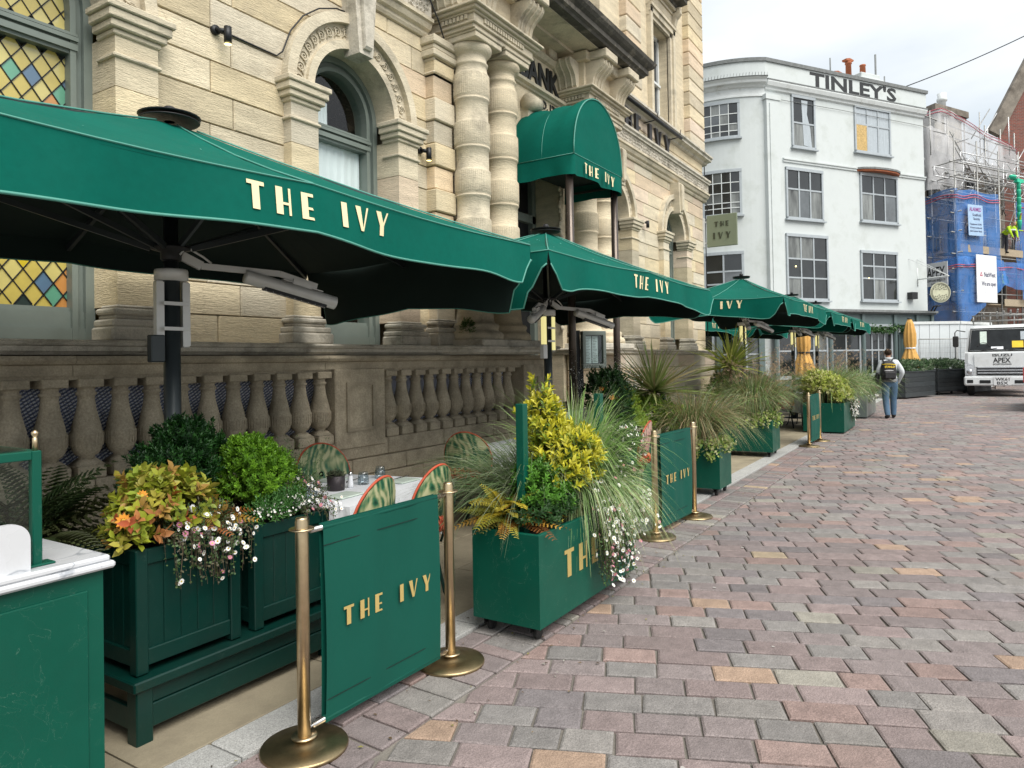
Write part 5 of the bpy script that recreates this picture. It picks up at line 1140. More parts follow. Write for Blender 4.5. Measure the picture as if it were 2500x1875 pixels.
# ---- the big THE IVY planter
t = plant('fern', 'golden rust-edged fern at the near left corner of the big planter', (3.62, 2.36, .6), group='rust coloured ferns'); put('frond', merge([fern((3.60, 2.34, .66), 30, .30, [(.56, .46, .05), (.48, .42, .06), (.55, .32, .05), (.36, .38, .06)], lean=(-.12, -.1), el=(.1, 1.3)), fern((3.66, 2.28, .66), 18, .27, RUST, lean=(-.1, .1), el=(-.1, .9))]), t)
t = plant('euonymus', 'tall pointed euonymus with vivid yellow-edged leaves in the big planter', (3.92, 2.26, .6)); B = [((4.06, 2.20, .86), (.23, .18, .19)), ((4.10, 2.18, .98), (.20, .16, .16)), ((3.99, 2.30, 1.08), (.12, .11, .13)), ((4.00, 2.31, 1.22), (.085, .085, .12)), ((3.985, 2.32, 1.37), (.035, .035, .11)), ((4.10, 2.16, .78), (.14, .10, .12)), ((3.88, 2.38, 1.20), (.05, .05, .05))]
put('foliage', sprigs(B, 380, 8, .07, .050, .022, [(.30, .34, .03), (.20, .28, .03), (.12, .20, .03)], LEAF8, up=1.0, tip=(.56, .52, .04), spread=.9), t); put('yellow_leaf', sprigs(B, 230, 8, .075, .050, .021, [(.52, .50, .04), (.60, .56, .07)], LEAF8, up=1.1, rad=(.8, 1.08)), t); woody(t, (3.92, 2.26, .58), B, 14)
t = plant('bush', 'glossy mid green bush between the golden fern and the yellow euonymus', (3.76, 2.24, .6)); B = [((3.77, 2.24, .86), (.13, .11, .10)), ((3.75, 2.22, .75), (.14, .12, .10)), ((3.88, 2.12, .72), (.12, .07, .10))]
put('foliage', sprigs(B, 330, 12, .05, .036, .015, [(.10, .26, .03), (.13, .31, .04), (.05, .14, .02)], LEAF8, up=.9), t); put('low_foliage', sprigs([((3.66, 2.20, .67), (.16, .14, .07)), ((3.85, 2.10, .68), (.16, .06, .07))], 160, 10, .04, .034, .016, [(.02, .06, .015), (.03, .085, .02)], LEAF8, up=.6), t); woody(t, (3.76, 2.24, .58), B, 10)
def fountain(name, lab, c, n, ln, pal, el=(.6, 1.5), w=.005, droop=(.6, 1.3), rad=.05, lean=(0, 0), group=None, seg=9):
    t = plant(name, lab, c, 'grass', group); az = RN.uniform(0, 2*pi, n); e = RN.uniform(*el, n); d = np.stack([np.cos(az)*np.cos(e)+lean[0], np.sin(az)*np.cos(e)+lean[1], np.sin(e)], 1); b = np.array(c)+np.stack([np.cos(az), np.sin(az), az*0], 1)*RN.uniform(0, rad, (n, 1))
    rb, PP = ribbons(b, unit(d), RN.uniform(ln*.55, ln, n), w*RN.uniform(.6, 1.2, n), RN.uniform(*droop, n), pal, seg); put('blade', rb, t, BLADE); return t
fountain('fountain_grass', 'arching pale green fountain grass tumbling from the middle of the big planter', (4.45, 2.27, .62), 2600, .76, GRS2, lean=(-.04, -.12), el=(1.0, 1.52), w=.0075, rad=.22, droop=(.5, 1.35))
fountain('sedge', 'fine green sedge arching over the back of the big planter by its post', (4.0, 2.42, .62), 1100, 1.12, [(.10, .17, .06), (.16, .22, .10), (.22, .25, .16)], lean=(-.15, .35), el=(.8, 1.5), w=.0062, rad=.12, droop=(.35, .95))
fountain('tall_grass', 'bright green upright grass at the far end of the big planter', (4.50, 2.34, .66), 1500, 1.18, [(.20, .38, .07), (.28, .44, .12), (.34, .46, .20), (.40, .46, .26)], lean=(0, 0), el=(1.1, 1.52), w=.009, rad=.16, droop=(.25, .85))
daisy_mass('daisies', 'curtain of small white daisies trailing down the THE IVY side of the big planter', [((4.08, 4.50), (2.0, 2.08), .65, (0, -1), (.20, .58), 150), ((4.45, 4.82), (1.98, 2.06), .66, (.1, -1), (.1, .36), 80)], 0, 640, .2, .015, .14, ((.06, .13, .03), (.09, .17, .04), (.05, .09, .03)), mound=(((4.45, 2.03, .70), (.34, .10, .16)), ((4.66, 2.02, .88), (.18, .10, .24))), nle=3000)
# ---- beyond
def cordyline(c, zt, ln, lab, pal, n=160):
    t = plant('cordyline', lab, c, 'plant', 'spiky cordylines'); m_ = MB(); m_.tube([(c[0], c[1], c[2]), (c[0]+.01, c[1], (c[2]+zt)/2), (c[0], c[1], zt)], .028, 8, (.16, .12, .07)); m_.build('trunk', LEAF, t)
    az = RN.uniform(0, 2*pi, n); e = np.arcsin(RN.uniform(-.15, 1, n)); d = np.stack([np.cos(az)*np.cos(e), np.sin(az)*np.cos(e), np.sin(e)], 1); b = np.tile([c[0], c[1], zt], (n, 1))+d*.02
    rb, _ = ribbons(b, d, RN.uniform(ln*.75, ln, n), .036, RN.uniform(.03, .22, n), pal, 5); put('sword_leaf', rb, t, BLADE); return t
cordyline((8.47, 3.28, .55), 1.20, .84, 'olive cordyline with stiff sword leaves beyond the middle barrier', [(.18, .24, .06), (.13, .18, .045), (.32, .34, .14), (.24, .20, .09)])
cordyline((12.05, 3.30, .55), 1.46, .86, 'yellow-green cordyline, the farther of the two, before the white building', [(.28, .33, .06), (.36, .38, .09), (.20, .26, .05)])
fountain('dry_grass', 'tall straw coloured grasses leaning from the green planter with ivy', (8.45, 2.75, .6), 1700, 1.3, GRS+TAN+TAN, lean=(-.05, -.1), el=(1.05, 1.5), w=.008, rad=.22, droop=(.35, 1.0))
fountain('dry_grass', 'straw grasses with feathery seed heads in the third planter', (12.1, 2.95, .6), 2400, 1.45, GRS+TAN+GRS2, lean=(-.02, 0), el=(1.12, 1.52), w=.013, rad=.26, droop=(.3, .85))
def plumes(c, n, ln, lab, pal=TAN, rad=.15):
    t = plant('feather_grass', lab, c, 'grass', 'feathery grass plumes'); az = RN.uniform(0, 2*pi, n); d = unit(np.stack([np.cos(az)*.32, np.sin(az)*.32, 1+az*0], 1)); b = np.array(c)+RN.normal(size=(n, 3))*np.array([rad, rad, 0])
    rb, PP = ribbons(b, d, RN.uniform(ln*.75, ln, n), .004, RN.uniform(.2, .6, n), pal, 10); h = PP[:, 7:].reshape(-1, 3); h = np.repeat(h, 7, 0)+RN.normal(size=(len(h)*7, 3))*.010
    put('stalk', rb, t, BLADE); put('seed_head', inst(LEAF2, h, rdir(len(h))*.5+np.array([.2, -.2, -.6]), rdir(len(h)), .032, .004, pick([(.42, .30, .20), (.50, .38, .26)], len(h))), t, BLADE)
plumes((12.15, 2.95, .7), 120, 1.55, 'pinkish tan plumes above the third planter, under the third parasol')
def ivy(lab, segs, ll=.045):
    t = plant('ivy', lab, (segs[0][0][0], segs[0][1][0], segs[0][2]), 'ivy', 'variegated ivy over planter rims'); D = []
    for (xr, yr, z, o, lr, n) in segs: d, pa_, pt = trail(xr[0], xr[1], yr[0], yr[1], z, n, lr, IVYP, o, ll, .022); D.append(d)
    m = ((segs[0][0][0]+segs[0][0][1])/2, (segs[0][1][0]+segs[0][1][1])/2, segs[0][2]+.06); put('foliage', merge(D), t); return t
ivy('pale variegated ivy hanging off the near corner of the planter beyond the middle barrier', [((8.22, 8.30), (2.42, 2.95), .62, (-1, 0), (.05, .28), 60), ((8.25, 8.68), (2.42, 2.50), .63, (.1, -1), (.05, .22), 60), ((8.3, 8.65), (2.5, 3.1), .68, (-.5, -.5), (.08, .2), 70)])
ivy('yellowish ivy covering the rim of the third planter', [((11.8, 11.9), (2.65, 3.7), .62, (-1, 0), (.05, .22), 120), ((11.85, 12.4), (2.65, 2.72), .64, (.2, -1), (.05, .25), 70), ((11.85, 12.3), (2.7, 3.6), .70, (-.6, -.5), (.1, .3), 130)], .05)
def bush(lab, B, ns, nl, sl, ll, lw, pal, base=None, tip=None, T=LEAF2, name='bush', up=.7, group=None, flowers=None):
    t = plant(name, lab, (B[0][0][0], B[0][0][1], B[0][0][2]-B[0][1][2]), 'bush', group); put('foliage', sprigs(B, ns, nl, sl, ll, lw, pal, T, up=up, tip=tip), t); woody(t, base or (B[0][0][0], B[0][0][1], .5), B, 10)
    if flowers:
        n, r, col, dr = flowers; q = rdir(n); q[:, 2] = abs(q[:, 2])*.7; q[:, 1] = -abs(q[:, 1]); P = np.array(B[0][0])+q*np.array(B[0][1])*1.05; put('blossom', daisies(P, q, r, (col,), 0), t, PETAL)
    return t
bush('glossy green shrub filling the planter below the olive cordyline', [((8.42, 3.35, .86), (.24, .34, .28)), ((8.30, 3.62, 1.0), (.2, .25, .26)), ((8.35, 3.0, .8), (.18, .2, .2))], 1000, 9, .06, .045, .022, [(.22, .36, .04), (.16, .28, .04), (.32, .44, .06)])
planter(6.9, 3.1, 7.9, 3.65, .60, 'green planter half hidden behind the big THE IVY planter and its grasses')
bush('dark green shrub dotted with orange blossoms behind the big planter', [((7.35, 3.40, 1.12), (.27, .25, .36)), ((7.10, 3.35, .85), (.25, .2, .25)), ((7.6, 3.4, .8), (.25, .2, .25))], 900, 10, .06, .045, .02, DKG+[(.03, .09, .02)], flowers=(9, .035, (.75, .22, .03), 0))
bush('yellow-green conifer-like shrub left of the olive cordyline', [((7.78, 3.38, 1.0), (.15, .15, .26)), ((7.85, 3.3, .75), (.2, .2, .22))], 700, 10, .05, .03, .010, [(.30, .42, .05), (.38, .48, .07), (.2, .32, .04)])
t = plant('gypsophila', 'airy spray of tiny white blossoms in front of the awning pole', (7.75, 3.65, .7), 'flowers'); bs = np.tile([7.75, 3.62, .7], (90, 1))+RN.normal(size=(90, 3))*.04; dd = unit(RN.normal(size=(90, 3))*.22+np.array([.05, 0, 1])); rb, PP = ribbons(bs, dd, RN.uniform(.7, 1.15, 90), .0025, .15, [(.16, .2, .1)]); put('stalk', rb, t, BLADE)
h = PP[:, 4:].reshape(-1, 3); h = np.repeat(h, 4, 0)+RN.normal(size=(len(h)*4, 3))*.035; put('blossom', inst(LEAF2, h, rdir(len(h)), rdir(len(h)), .013, .011, pick([(.75, .75, .70)], len(h))), t, PETAL)
fountain('grass_tuft', 'wispy brown-green grass behind the big planter, below the menu case', (6.85, 3.3, .62), 260, .85, GRS+TAN, el=(.9, 1.5), w=.004, droop=(.3, .9), rad=.1)
bush('variegated cream and green shrub with white flowers in the third planter', [((12.1, 3.5, .80), (.3, .3, .25)), ((12.2, 2.75, .75), (.25, .15, .18))], 420, 9, .06, .04, .02, IVYP, flowers=(26, .03, (.8, .8, .76), 0))
planter(14.6, 3.9, 17.6, 4.5, .60, 'long green planter at the back of the terrace under the fourth parasol')
bush('mixed variegated shrub at the back of the terrace under the third parasol', [((14.9, 4.2, .95), (.4, .3, .35)), ((15.5, 4.2, .9), (.4, .3, .3))], 500, 9, .08, .06, .03, IVYP+MDG)
bush('shrub with dark purple and bronze leaves at the back of the terrace', [((16.4, 4.2, .92), (.4, .3, .32)), ((17.1, 4.1, .9), (.4, .3, .3))], 500, 9, .07, .055, .025, [(.06, .03, .035), (.20, .12, .03), (.09, .13, .03), (.14, .16, .05)])
bush('round yellow-green shrub over the planter beside the farthest barrier', [((16.45, 2.45, .90), (.42, .36, .30)), ((16.2, 2.6, 1.0), (.28, .3, .28)), ((16.95, 2.35, .85), (.38, .32, .27)), ((16.5, 2.2, .75), (.4, .2, .2))], 1900, 8, .06, .042, .024, [(.42, .48, .09), (.50, .53, .16), (.30, .38, .06), (.58, .58, .28)])
fountain('dry_grass', 'green and straw grasses rising behind the round yellow-green shrub', (17.1, 2.55, .6), 3000, 1.55, GRS+TAN[:2]+GRS2, el=(.95, 1.5), w=.017, rad=.34, droop=(.35, 1.0))
plumes((17.2, 2.6, .7), 130, 1.8, 'tan feathery plumes above the planter beside the farthest barrier', rad=.25)
daisy_mass('white_flowers', 'white blossoms cascading over the corner of the planter by the farthest barrier', [((17.0, 17.8), (2.12, 2.2), .64, (0, -1), (.15, .55), 90), ((17.7, 17.85), (2.15, 2.8), .64, (1, -.4), (.1, .4), 30)], 0, 330, .2, .026, .02, MDG, mound=(((17.5, 2.2, .68), (.35, .15, .2)),), nle=1200)
fountain('grass_tuft', 'loose green grass over the grey-green planter behind the walking man', (21.0, 2.45, .6), 2200, 1.4, GRS+GRS2, el=(.9, 1.5), w=.017, rad=.5, droop=(.4, 1.0))
daisy_mass('white_flowers', 'white flowers trailing over the grey-green planter behind the walking man', [((20.3, 22.2), (2.14, 2.2), .62, (0, -1), (.1, .35), 70)], 0, 240, .2, .028, .0, MDG, mound=(((21.0, 2.3, .64), (.8, .2, .15)),), nle=1300)
t = plant('wall_weed', 'small green weed growing on the ledge beside the left porch column', (6.56, 4.78, 1.86)); put('foliage', sprigs([((6.55, 4.75, 1.97), (.06, .05, .11))], 90, 8, .05, .022, .009, MDG), t)
# ================================================================== tables, chairs, tableware
# woven palm-leaf pattern for the chair backs
def leafprint(name, cols, sc_=6.5):
    m = bpy.data.materials.new(name); m.use_nodes = True; t = m.node_tree; b = t.nodes['Principled BSDF']; g = t.nodes.new('ShaderNodeTexCoord'); mp = t.nodes.new('ShaderNodeMapping'); mp.inputs['Scale'].default_value = (1.0, 1, .6); mp.inputs['Rotation'].default_value = (.3, .5, .2); t.links.new(g.outputs['Object'], mp.inputs[0])
    v = t.nodes.new('ShaderNodeTexNoise'); v.inputs['Scale'].default_value = sc_; v.inputs['Distortion'].default_value = 2.2; v.inputs['Detail'].default_value = 3; t.links.new(mp.outputs[0], v.inputs[0])
    w_ = t.nodes.new('ShaderNodeTexWave'); w_.inputs['Scale'].default_value = 4.5; w_.inputs['Distortion'].default_value = 16; w_.inputs['Detail'].default_value = 1.5; t.links.new(mp.outputs[0], w_.inputs[0])
    a = t.nodes.new('ShaderNodeMath'); a.operation = 'MULTIPLY_ADD'; a.inputs[1].default_value = .22; t.links.new(w_.outputs[0], a.inputs[0]); t.links.new(v.outputs[0], a.inputs[2])
    r = t.nodes.new('ShaderNodeValToRGB'); r.color_ramp.interpolation = 'LINEAR'; e = r.color_ramp.elements; e[0].position = .40; e[0].color = (*cols[0], 1); e[1].position = .78; e[1].color = (*cols[-1], 1)
    for i, c in enumerate(cols[1:-1]): q = e.new(.50+.12*i); q.color = (*c, 1)
    t.links.new(a.outputs[0], r.inputs[0]); t.links.new(r.outputs[0], b.inputs['Base Color']); b.inputs['Roughness'].default_value = .55; return m
LPRINT = leafprint('palm_leaf_fabric', [(.008, .05, .025), (.02, .12, .06), (.16, .22, .10), (.42, .42, .24)]); RPRINT = leafprint('pink_speckled_fabric', [(.34, .10, .09), (.50, .28, .24), (.55, .36, .30), (.10, .05, .05)], 30)
REDT = mat('red_piping', (.42, .07, .03), .7, var=.15); TASS = mat('red_tassels', (.46, .085, .04), .85, var=.2)
def chair(loc, rz, lab, fab=LPRINT, group='leaf-print terrace chairs', tassel=True):
    """oval-backed chair; seat centre at the origin, back at -y"""
    t = thing('terrace_chair', lab, 'chair', loc, rz, group); LOCAL[0] = True
    m_ = MB(); n = 28; rings = [(.0, .475), (.12, .478), (.19, .47), (.215, .455), (.215, .43), (.19, .425), (0, .425)]; m_.lathe(rings, (0, 0, 0), n); m_.build('seat', fab, t)
    # curved oval back: width .46, height .44 leaning back
    nu, nv = 22, 12; P = []; edge = []
    def bp(r, a):
        x = .235*r*cos(a); z = .245*r*sin(a); return Vector((x, -.215-.14*(z+.22)/.44*.6+.9*x*x+.02*(z/.24)**2, .715+z))
    for j in range(nv+1):
        for i in range(nu): P.append(bp(j/nv, 2*pi*i/nu))
    F = [(j*nu+i, j*nu+(i+1) % nu, (j+1)*nu+(i+1) % nu, (j+1)*nu+i) for j in range(1, nv) for i in range(nu)]+[(0, nu+i, nu+(i+1) % nu, 0) for i in range(nu)]
    F = [tuple(dict.fromkeys(f)) for f in F]
    m_ = MB(); m_.add(P, F, None, True); m_.add([p+Vector((0, -.022, 0)) for p in P], [f[::-1] for f in F], None, True); bk_ = m_.build('backrest', fab, t)
    ring = [bp(1.01, 2*pi*i/40)+Vector((0, -.011, 0)) for i in range(41)]; m_ = MB(); m_.tube(ring, .008, 8, cap=False); m_.build('piping', REDT, bk_)
    if tassel:
        m_ = MB()
        for i in range(230):
            a = RN.uniform(pi*1.03, pi*1.97); p = bp(1.0, a); p.y -= .03; p.z = .60+RN.uniform(-.035, .03)-.01*abs(cos(a)); p.x = .235*cos(a)*1.0; p.y = -.255+.9*p.x*p.x+RN.uniform(-.012, .012)
            m_.tube([p, p+Vector((RN.uniform(-.01, .01), -.014, -.014)), p+Vector((RN.uniform(-.012, .012), -.012, -.042))], .0045, 4)
        m_.build('tassel', TASS, bk_, kind='stuff')
    for sx in (-1, 1):
        for sy in (-1, 1):
            m_ = MB(); m_.tube([(sx*.15, sy*.15, .43), (sx*.165, sy*.17, .30), (sx*.19, sy*.20, .10), (sx*.215, sy*.235, .006)], .011, 8); m_.build('leg', DARKM if fab is RPRINT else PAINTD, t)
    m_ = MB(); m_.tube([(.16, .16, .30), (-.16, .16, .30), (-.16, -.16, .30), (.16, -.16, .30), (.16, .16, .30)], .006, 6); m_.tube([(-.17, -.19, .43), (-.21, -.23, .6)], .009, 6); m_.tube([(.17, -.19, .43), (.21, -.23, .6)], .009, 6); m_.build('stretcher', DARKM if fab is RPRINT else PAINTD, t)
    LOCAL[0] = False; return t
def table(cx, cy, lx, ly, rz, lab, hang=.30):
    t = thing('dining_table', 'dark metal legs and top of the '+lab, 'table', (cx, cy, 0), rz); LOCAL[0] = True
    m_ = MB(); m_.cbox(-lx/2+.02, -ly/2+.02, .715, lx/2-.02, ly/2-.02, .742, .004); m_.build('tabletop', DARKM, t)
    for sx in (-1, 1):
        for sy in (-1, 1): m_ = MB(); m_.tube([(sx*(lx/2-.1), sy*(ly/2-.1), .715), (sx*(lx/2-.08), sy*(ly/2-.08), 0)], .016, 8); m_.build('leg', DARKM, t)
    m_ = MB(); n = 96; P = []; a, b = lx/2, ly/2; per = []
    for i in range(n):
        f = i/n*4; k = int(f); u = f-k; q = [(-a, -b), (a, -b), (a, b), (-a, b)]; p0, p1 = q[k], q[(k+1) % 4]; per.append((p0[0]+(p1[0]-p0[0])*u, p0[1]+(p1[1]-p0[1])*u, min(u, 1-u)*2))
    for j in range(7):
        tt = j/6
        for i, (x, y, c_) in enumerate(per):
            L_ = hypot(x/a, y/b); wv_ = (.022*sin(i*.9)+.012*sin(i*2.3+1))*tt+.03*tt; nx, ny = (x/a, 0) if abs(x/a) > abs(y/b) else (0, y/b); 
            if c_ < .12: nx, ny = x/a*.7, y/b*.7
            cor = (1-c_)**4; P.append((x+nx*(wv_+cor*.03*tt), y+ny*(wv_+cor*.03*tt), .752-.004*(tt > 0)-(hang+.09*cor)*tt))
    F = [(j*n+i, (j+1)*n+i, (j+1)*n+(i+1) % n, j*n+(i+1) % n) for j in range(6) for i in range(n)]+[tuple(range(n))]
    m_.add(P, F, None, False); LOCAL[0] = False
    LOCAL[0] = True; o = link(m_.mesh('tablecloth', CLOTH), 'tablecloth'); LOCAL[0] = False; o.location = (cx, cy, 0); o.rotation_euler = (0, 0, rz); tag(o, 'white tablecloth over the '+lab, 'tablecloth'); return t
table(3.52, 3.62, 1.10, .80, radians(12), 'table laid behind the nearest barrier', .33)
chair((2.95, 3.08, 0), radians(14), 'leaf-print chair with red tassels, nearest one, its back to the near barrier')
chair((3.50, 3.09, 0), radians(8), 'leaf-print chair, back to the near barrier, right of the tasselled nearest one')
chair((4.0, 4.20, 0), radians(165), 'leaf-print chair on the wall side of the laid table, behind the dark pot')
table(6.15, 3.86, 1.1, .75, radians(2), 'second table, half hidden by sedge', .36)
chair((5.60, 3.98, 0), radians(-76), 'leaf-print chair with a hanging red tassel at the left end of the second table')
chair((6.98, 3.06, 0), radians(10), 'pink speckled chair with red trim seen left of the middle barrier', RPRINT, 'pink speckled chairs')
table(18.1, 3.55, 1.2, .8, radians(5), 'far table next to the farthest barrier', .42)
chair((17.75, 3.25, 0), radians(-20), 'pink striped chair beside the far table at the farthest barrier', RPRINT, 'pink speckled chairs')
chair((17.1, 3.5, 0), radians(-80), 'pink chair with red trim at the left of the far table', RPRINT, 'pink speckled chairs')
def tumbler(x, y, lab, z=.754, inv=True):
    t = thing('tumbler', lab, 'glass', (x, y, z), group='upturned glass tumblers'); m_ = MB(); n = 20
    m_.lathe([(.041, 0), (.039, .03), (.034, .075), (.031, .086), (.028, .088), (0, .088)], (x, y, z), n); m_.lathe([(.039, .001), (.037, .03), (.032, .072), (0, .078)], (x, y, z), n)
    for k in range(10): a = 2*pi*k/10; m_.bar((x+.0405*cos(a), y+.0405*sin(a), z+.012), (x+.036*cos(a), y+.036*sin(a), z+.058), .004, .002, (cos(a), sin(a), 0))
    m_.build('glass', TUMBLER, t)
tumbler(3.96, 3.70, 'upturned glass farthest right on the laid table'); tumbler(3.70, 3.62, 'upturned glass in the middle of the laid table beside the salt shaker'); tumbler(3.16, 3.55, 'upturned glass at the left end of the laid table, by the daisies'); tumbler(3.30, 3.92, 'upturned glass partly hidden behind the dark pot')
t = thing('plant_pot', 'dark speckled metal pot of small succulents on the laid table', 'pot', (3.44, 3.62, .752)); m_ = MB(); m_.lathe([(.055, 0), (.058, .004), (.061, .098), (.057, .1), (.053, .088), (0, .088)], (3.44, 3.62, .752), 28); m_.build('pot', mat('pitted_dark_metal', (.045, .038, .042), .5, metal=.5, var=.2, dirt=(.30, .26, .18, .66, .72), dscale=22), t)
put('succulent', sprigs([((3.44, 3.62, .845), (.045, .045, .025))], 60, 8, .02, .016, .007, [(.08, .12, .06), (.12, .14, .08), (.06, .07, .04)]), t)
t = thing('salt_shaker', 'glass salt shaker with steel cap beside the dark pot', 'salt shaker', (3.555, 3.60, .752)); m_ = MB(); m_.lathe([(.019, 0), (.020, .02), (.015, .08), (.013, .085)], (3.555, 3.60, .752), 14); m_.build('salt', CLOTH, t); m_ = MB(); m_.lathe([(.0145, .085), (.015, .10), (.009, .112), (0, .115)], (3.555, 3.60, .752), 14); m_.build('cap', STEEL, t)
MENU = mat('pale_menu_card', (.50, .58, .52), .6, var=.2, vscale=20)
for x, y, r_, lab in ((3.30, 3.40, .1, 'pale folded napkin menu near the left end of the laid table'), (3.92, 3.44, .05, 'pale folded napkin menu at the right front of the laid table'), (3.72, 3.95, .1, 'pale menu card at the wall side of the laid table')):
    t = thing('menu_card', lab, 'menu card', (x, y, .752), r_, 'pale menu cards on the laid table'); LOCAL[0] = True; m_ = MB(); m_.cbox(-.11, -.075, .003, .11, .075, .013, .003); m_.build('card', MENU, t); LOCAL[0] = False
for x, y, r_, lab in ((3.17, 3.50, .5, 'dark handled knife left of the dark pot'), (3.78, 3.80, .3, 'knife lying beyond the middle glass'), (4.02, 3.55, .2, 'fork and knife at the right side of the laid table')):
    t = thing('cutlery', lab, 'cutlery', (x, y, .753), r_); LOCAL[0] = True; m_ = MB(); m_.tube([(-.10, 0, .006), (0, 0, .006)], .005, 6); m_.build('handle', BLACK, t); m_ = MB(); m_.cbox(0, -.008, .003, .11, .006, .006, .001); m_.build('blade', STEEL, t); LOCAL[0] = False
# ================================================================== the white building with the painted name
TB = atan2(-.5517, .834)
wb = thing('white_building', 'white rendered four-storey building with TINLEY\'S in black on its parapet', 'building', (29.3, 6.46, 0), TB)
def cB(x, y, z): return (x, y, z)
CURV = [(0., 0., 0.)]
for i in range(1, 260):
    s = i*.05; d = radians(-(20+15*min(s, 3.0))); p = CURV[-1]; CURV.append((p[0]-cos(d)*.05, p[1]-sin(d)*.05, d))
CURV[0] = (0., 0., radians(-20))
def cA(x, y, z):
    s = max(0., -x); i = min(258, int(s/.05)); f = s/.05-i; a, b = CURV[i], CURV[i+1]; d = a[2]; return (a[0]+(b[0]-a[0])*f-sin(d)*y, a[1]+(b[1]-a[1])*f+cos(d)*y, z)
def bend(m_, fn): m_.v = [fn(*v) for v in m_.v]; return m_
LOCAL[0] = True
m_ = MB(); m_.box(0, 0, 0, 9.38, 8, 13.3); wall = m_.build('wall', WHITE, wb)
m_ = MB()
for k in range(60): m_.add([cA(-k*.2, 0, 0), cA(-(k+1)*.2, 0, 0), cA(-(k+1)*.2, 0, 13.3), cA(-k*.2, 0, 13.3)], [(0, 1, 2, 3)])
m_.build('curved_wall', WHITE, wb)
pA = [Vector(cA(-k*.25, 0, 0)) for k in range(44, 0, -1)]+[Vector((0, 0, 0))]; pB = [Vector((0, 0, 0)), Vector((9.38, 0, 0)), Vector((9.38, 6, 0))]
def sw(name, m, prof, pts, par=wb):
    q = MB(); q.sweep(prof, pts); return q.build(name, m, par)
sw('parapet', WHITE, [(-.3, 12.75), (.10, 12.75), (.10, 13.42), (-.3, 13.42)], pA+pB[1:])
sw('parapet_coping', LEAD, [(-.35, 13.42), (.16, 13.42), (.17, 13.56), (-.3, 13.60)], pA+pB[1:])
sw('cornice', WTRIM, [(0, 12.05), (.05, 12.05), (.05, 12.12), (.03, 12.14), (.03, 12.38), (.10, 12.42), (.14, 12.50), (.30, 12.53), (.33, 12.62), (.42, 12.70), (0, 12.78)], pA)
sw('cornice_capping', LEAD, [(.1, 12.70), (.43, 12.70), (.45, 12.73), (.1, 12.78)], pA)
sw('cornice', WTRIM, [(.0, 12.30), (.08, 12.34), (.10, 12.42), (.18, 12.46), (.24, 12.60), (.24, 12.66), (0, 12.72)], pB[:2])
sw('cornice_capping', LEAD, [(.1, 12.66), (.26, 12.66), (.26, 12.70), (.1, 12.74)], pB[:2])
for k in range(4): pass
for x0, x1 in ((0.9, 5.05), (7.65, 9.40)): sw('string_band', WHITE, [(0, 9.50), (.05, 9.52), (.05, 9.60), (.09, 9.61), (.09, 9.66), (0, 9.68)], [Vector((x0, 0, 0)), Vector((x1, 0, 0))])
m_ = MB(); m_.box(-.04, -.16, 3.5, .62, .1, 12.05); m_.box(.10, -.19, 3.6, .50, -.155, 11.75); m_.box(-.10, -.2, 11.9, .68, .1, 12.1); m_.build('pilaster', WHITE, wb)
text("TINLEY'S", 'painted_name', BLACK, (2.40, -.105, 12.80), (1, 0, 0), (0, 0, 1), .55, wb, ext=.002, bold=.045, fit=5.15)
def win(fn, x0, x1, z0, z1, cols, rows, kind='g', bar=.065, lab=None, sillp=.07, lite=PANE, trans=None):
    """frame, mullions, glazing bars and individual panes; cols and rows are lists of fractions"""
    m_ = MB(); b = .09; ns = 5
    def bx(a, y0, c, d, y1, e):
        for k in range(ns): m_.box(a+(d-a)*k/ns, y0, c, a+(d-a)*(k+1)/ns, y1, e)
    bx(x0, -.06, z0, x0+b, .02, z1) if 0 else m_.box(x0, -.06, z0, x0+b, .02, z1); m_.box(x1-b, -.06, z0, x1, .02, z1); bx(x0, -.075, z1-b, x1, .02, z1+.03); bx(x0, -.06, z0, x1, .02, z0+b); bx(x0-.06, -.14, z0-.06, x1+.06, .02, z0)
    f = bend(m_, fn).build('window', GFRAME, wb)
    X = [x0+b+(x1-x0-2*b)*c for c in cols]; Z = [z0+b+(z1-z0-2*b)*c for c in rows]
    m_ = MB()
    for x in X[1:-1]: m_.box(x-bar/2, -.045, z0+b, x+bar/2, .0, z1-b)
    for z in Z[1:-1]:
        for k in range(ns): m_.box(x0+b+(x1-x0-2*b)*k/ns, -.043, z-bar/2, x0+b+(x1-x0-2*b)*(k+1)/ns, .0, z+bar/2)
    if len(X) > 2 or len(Z) > 2: bend(m_, fn).build('glazing_bar', WTRIM if bar < .04 else GFRAME, f)
    for i in range(len(X)-1):
        for j in range(len(Z)-1):
            q = MB(); t = rnd.uniform(-.006, .006); q.add([(X[i], -.018+t, Z[j]), (X[i+1], -.018-t, Z[j]), (X[i+1], -.018, Z[j+1]), (X[i], -.018, Z[j+1])], [(0, 1, 2, 3)]); bend(q, fn).build('pane', lite if lite is not PANE else rnd.choice((PANE, PANE, PANE, PANE, PANE2, PANE3)), f)
    return f
OSB = mat('osb_board', (.46, .32, .13), .8, var=.35, vscale=16, bump=.3, fine=.3, fscale=40)
PANE2 = mat('reflecting_pane', (.07, .08, .085), .04, var=.7, vscale=1.1, spec=1, coat=.8); PANE3 = mat('half_curtained_pane', (.16, .17, .165), .2, var=.8, vscale=1.7, stretch=(2, 2, .4), coat=.4)
CURT = mat('pale_curtain_behind_glass', (.36, .40, .43), .25, var=.22, vscale=5, stretch=(9, 9, .3), coat=.6)
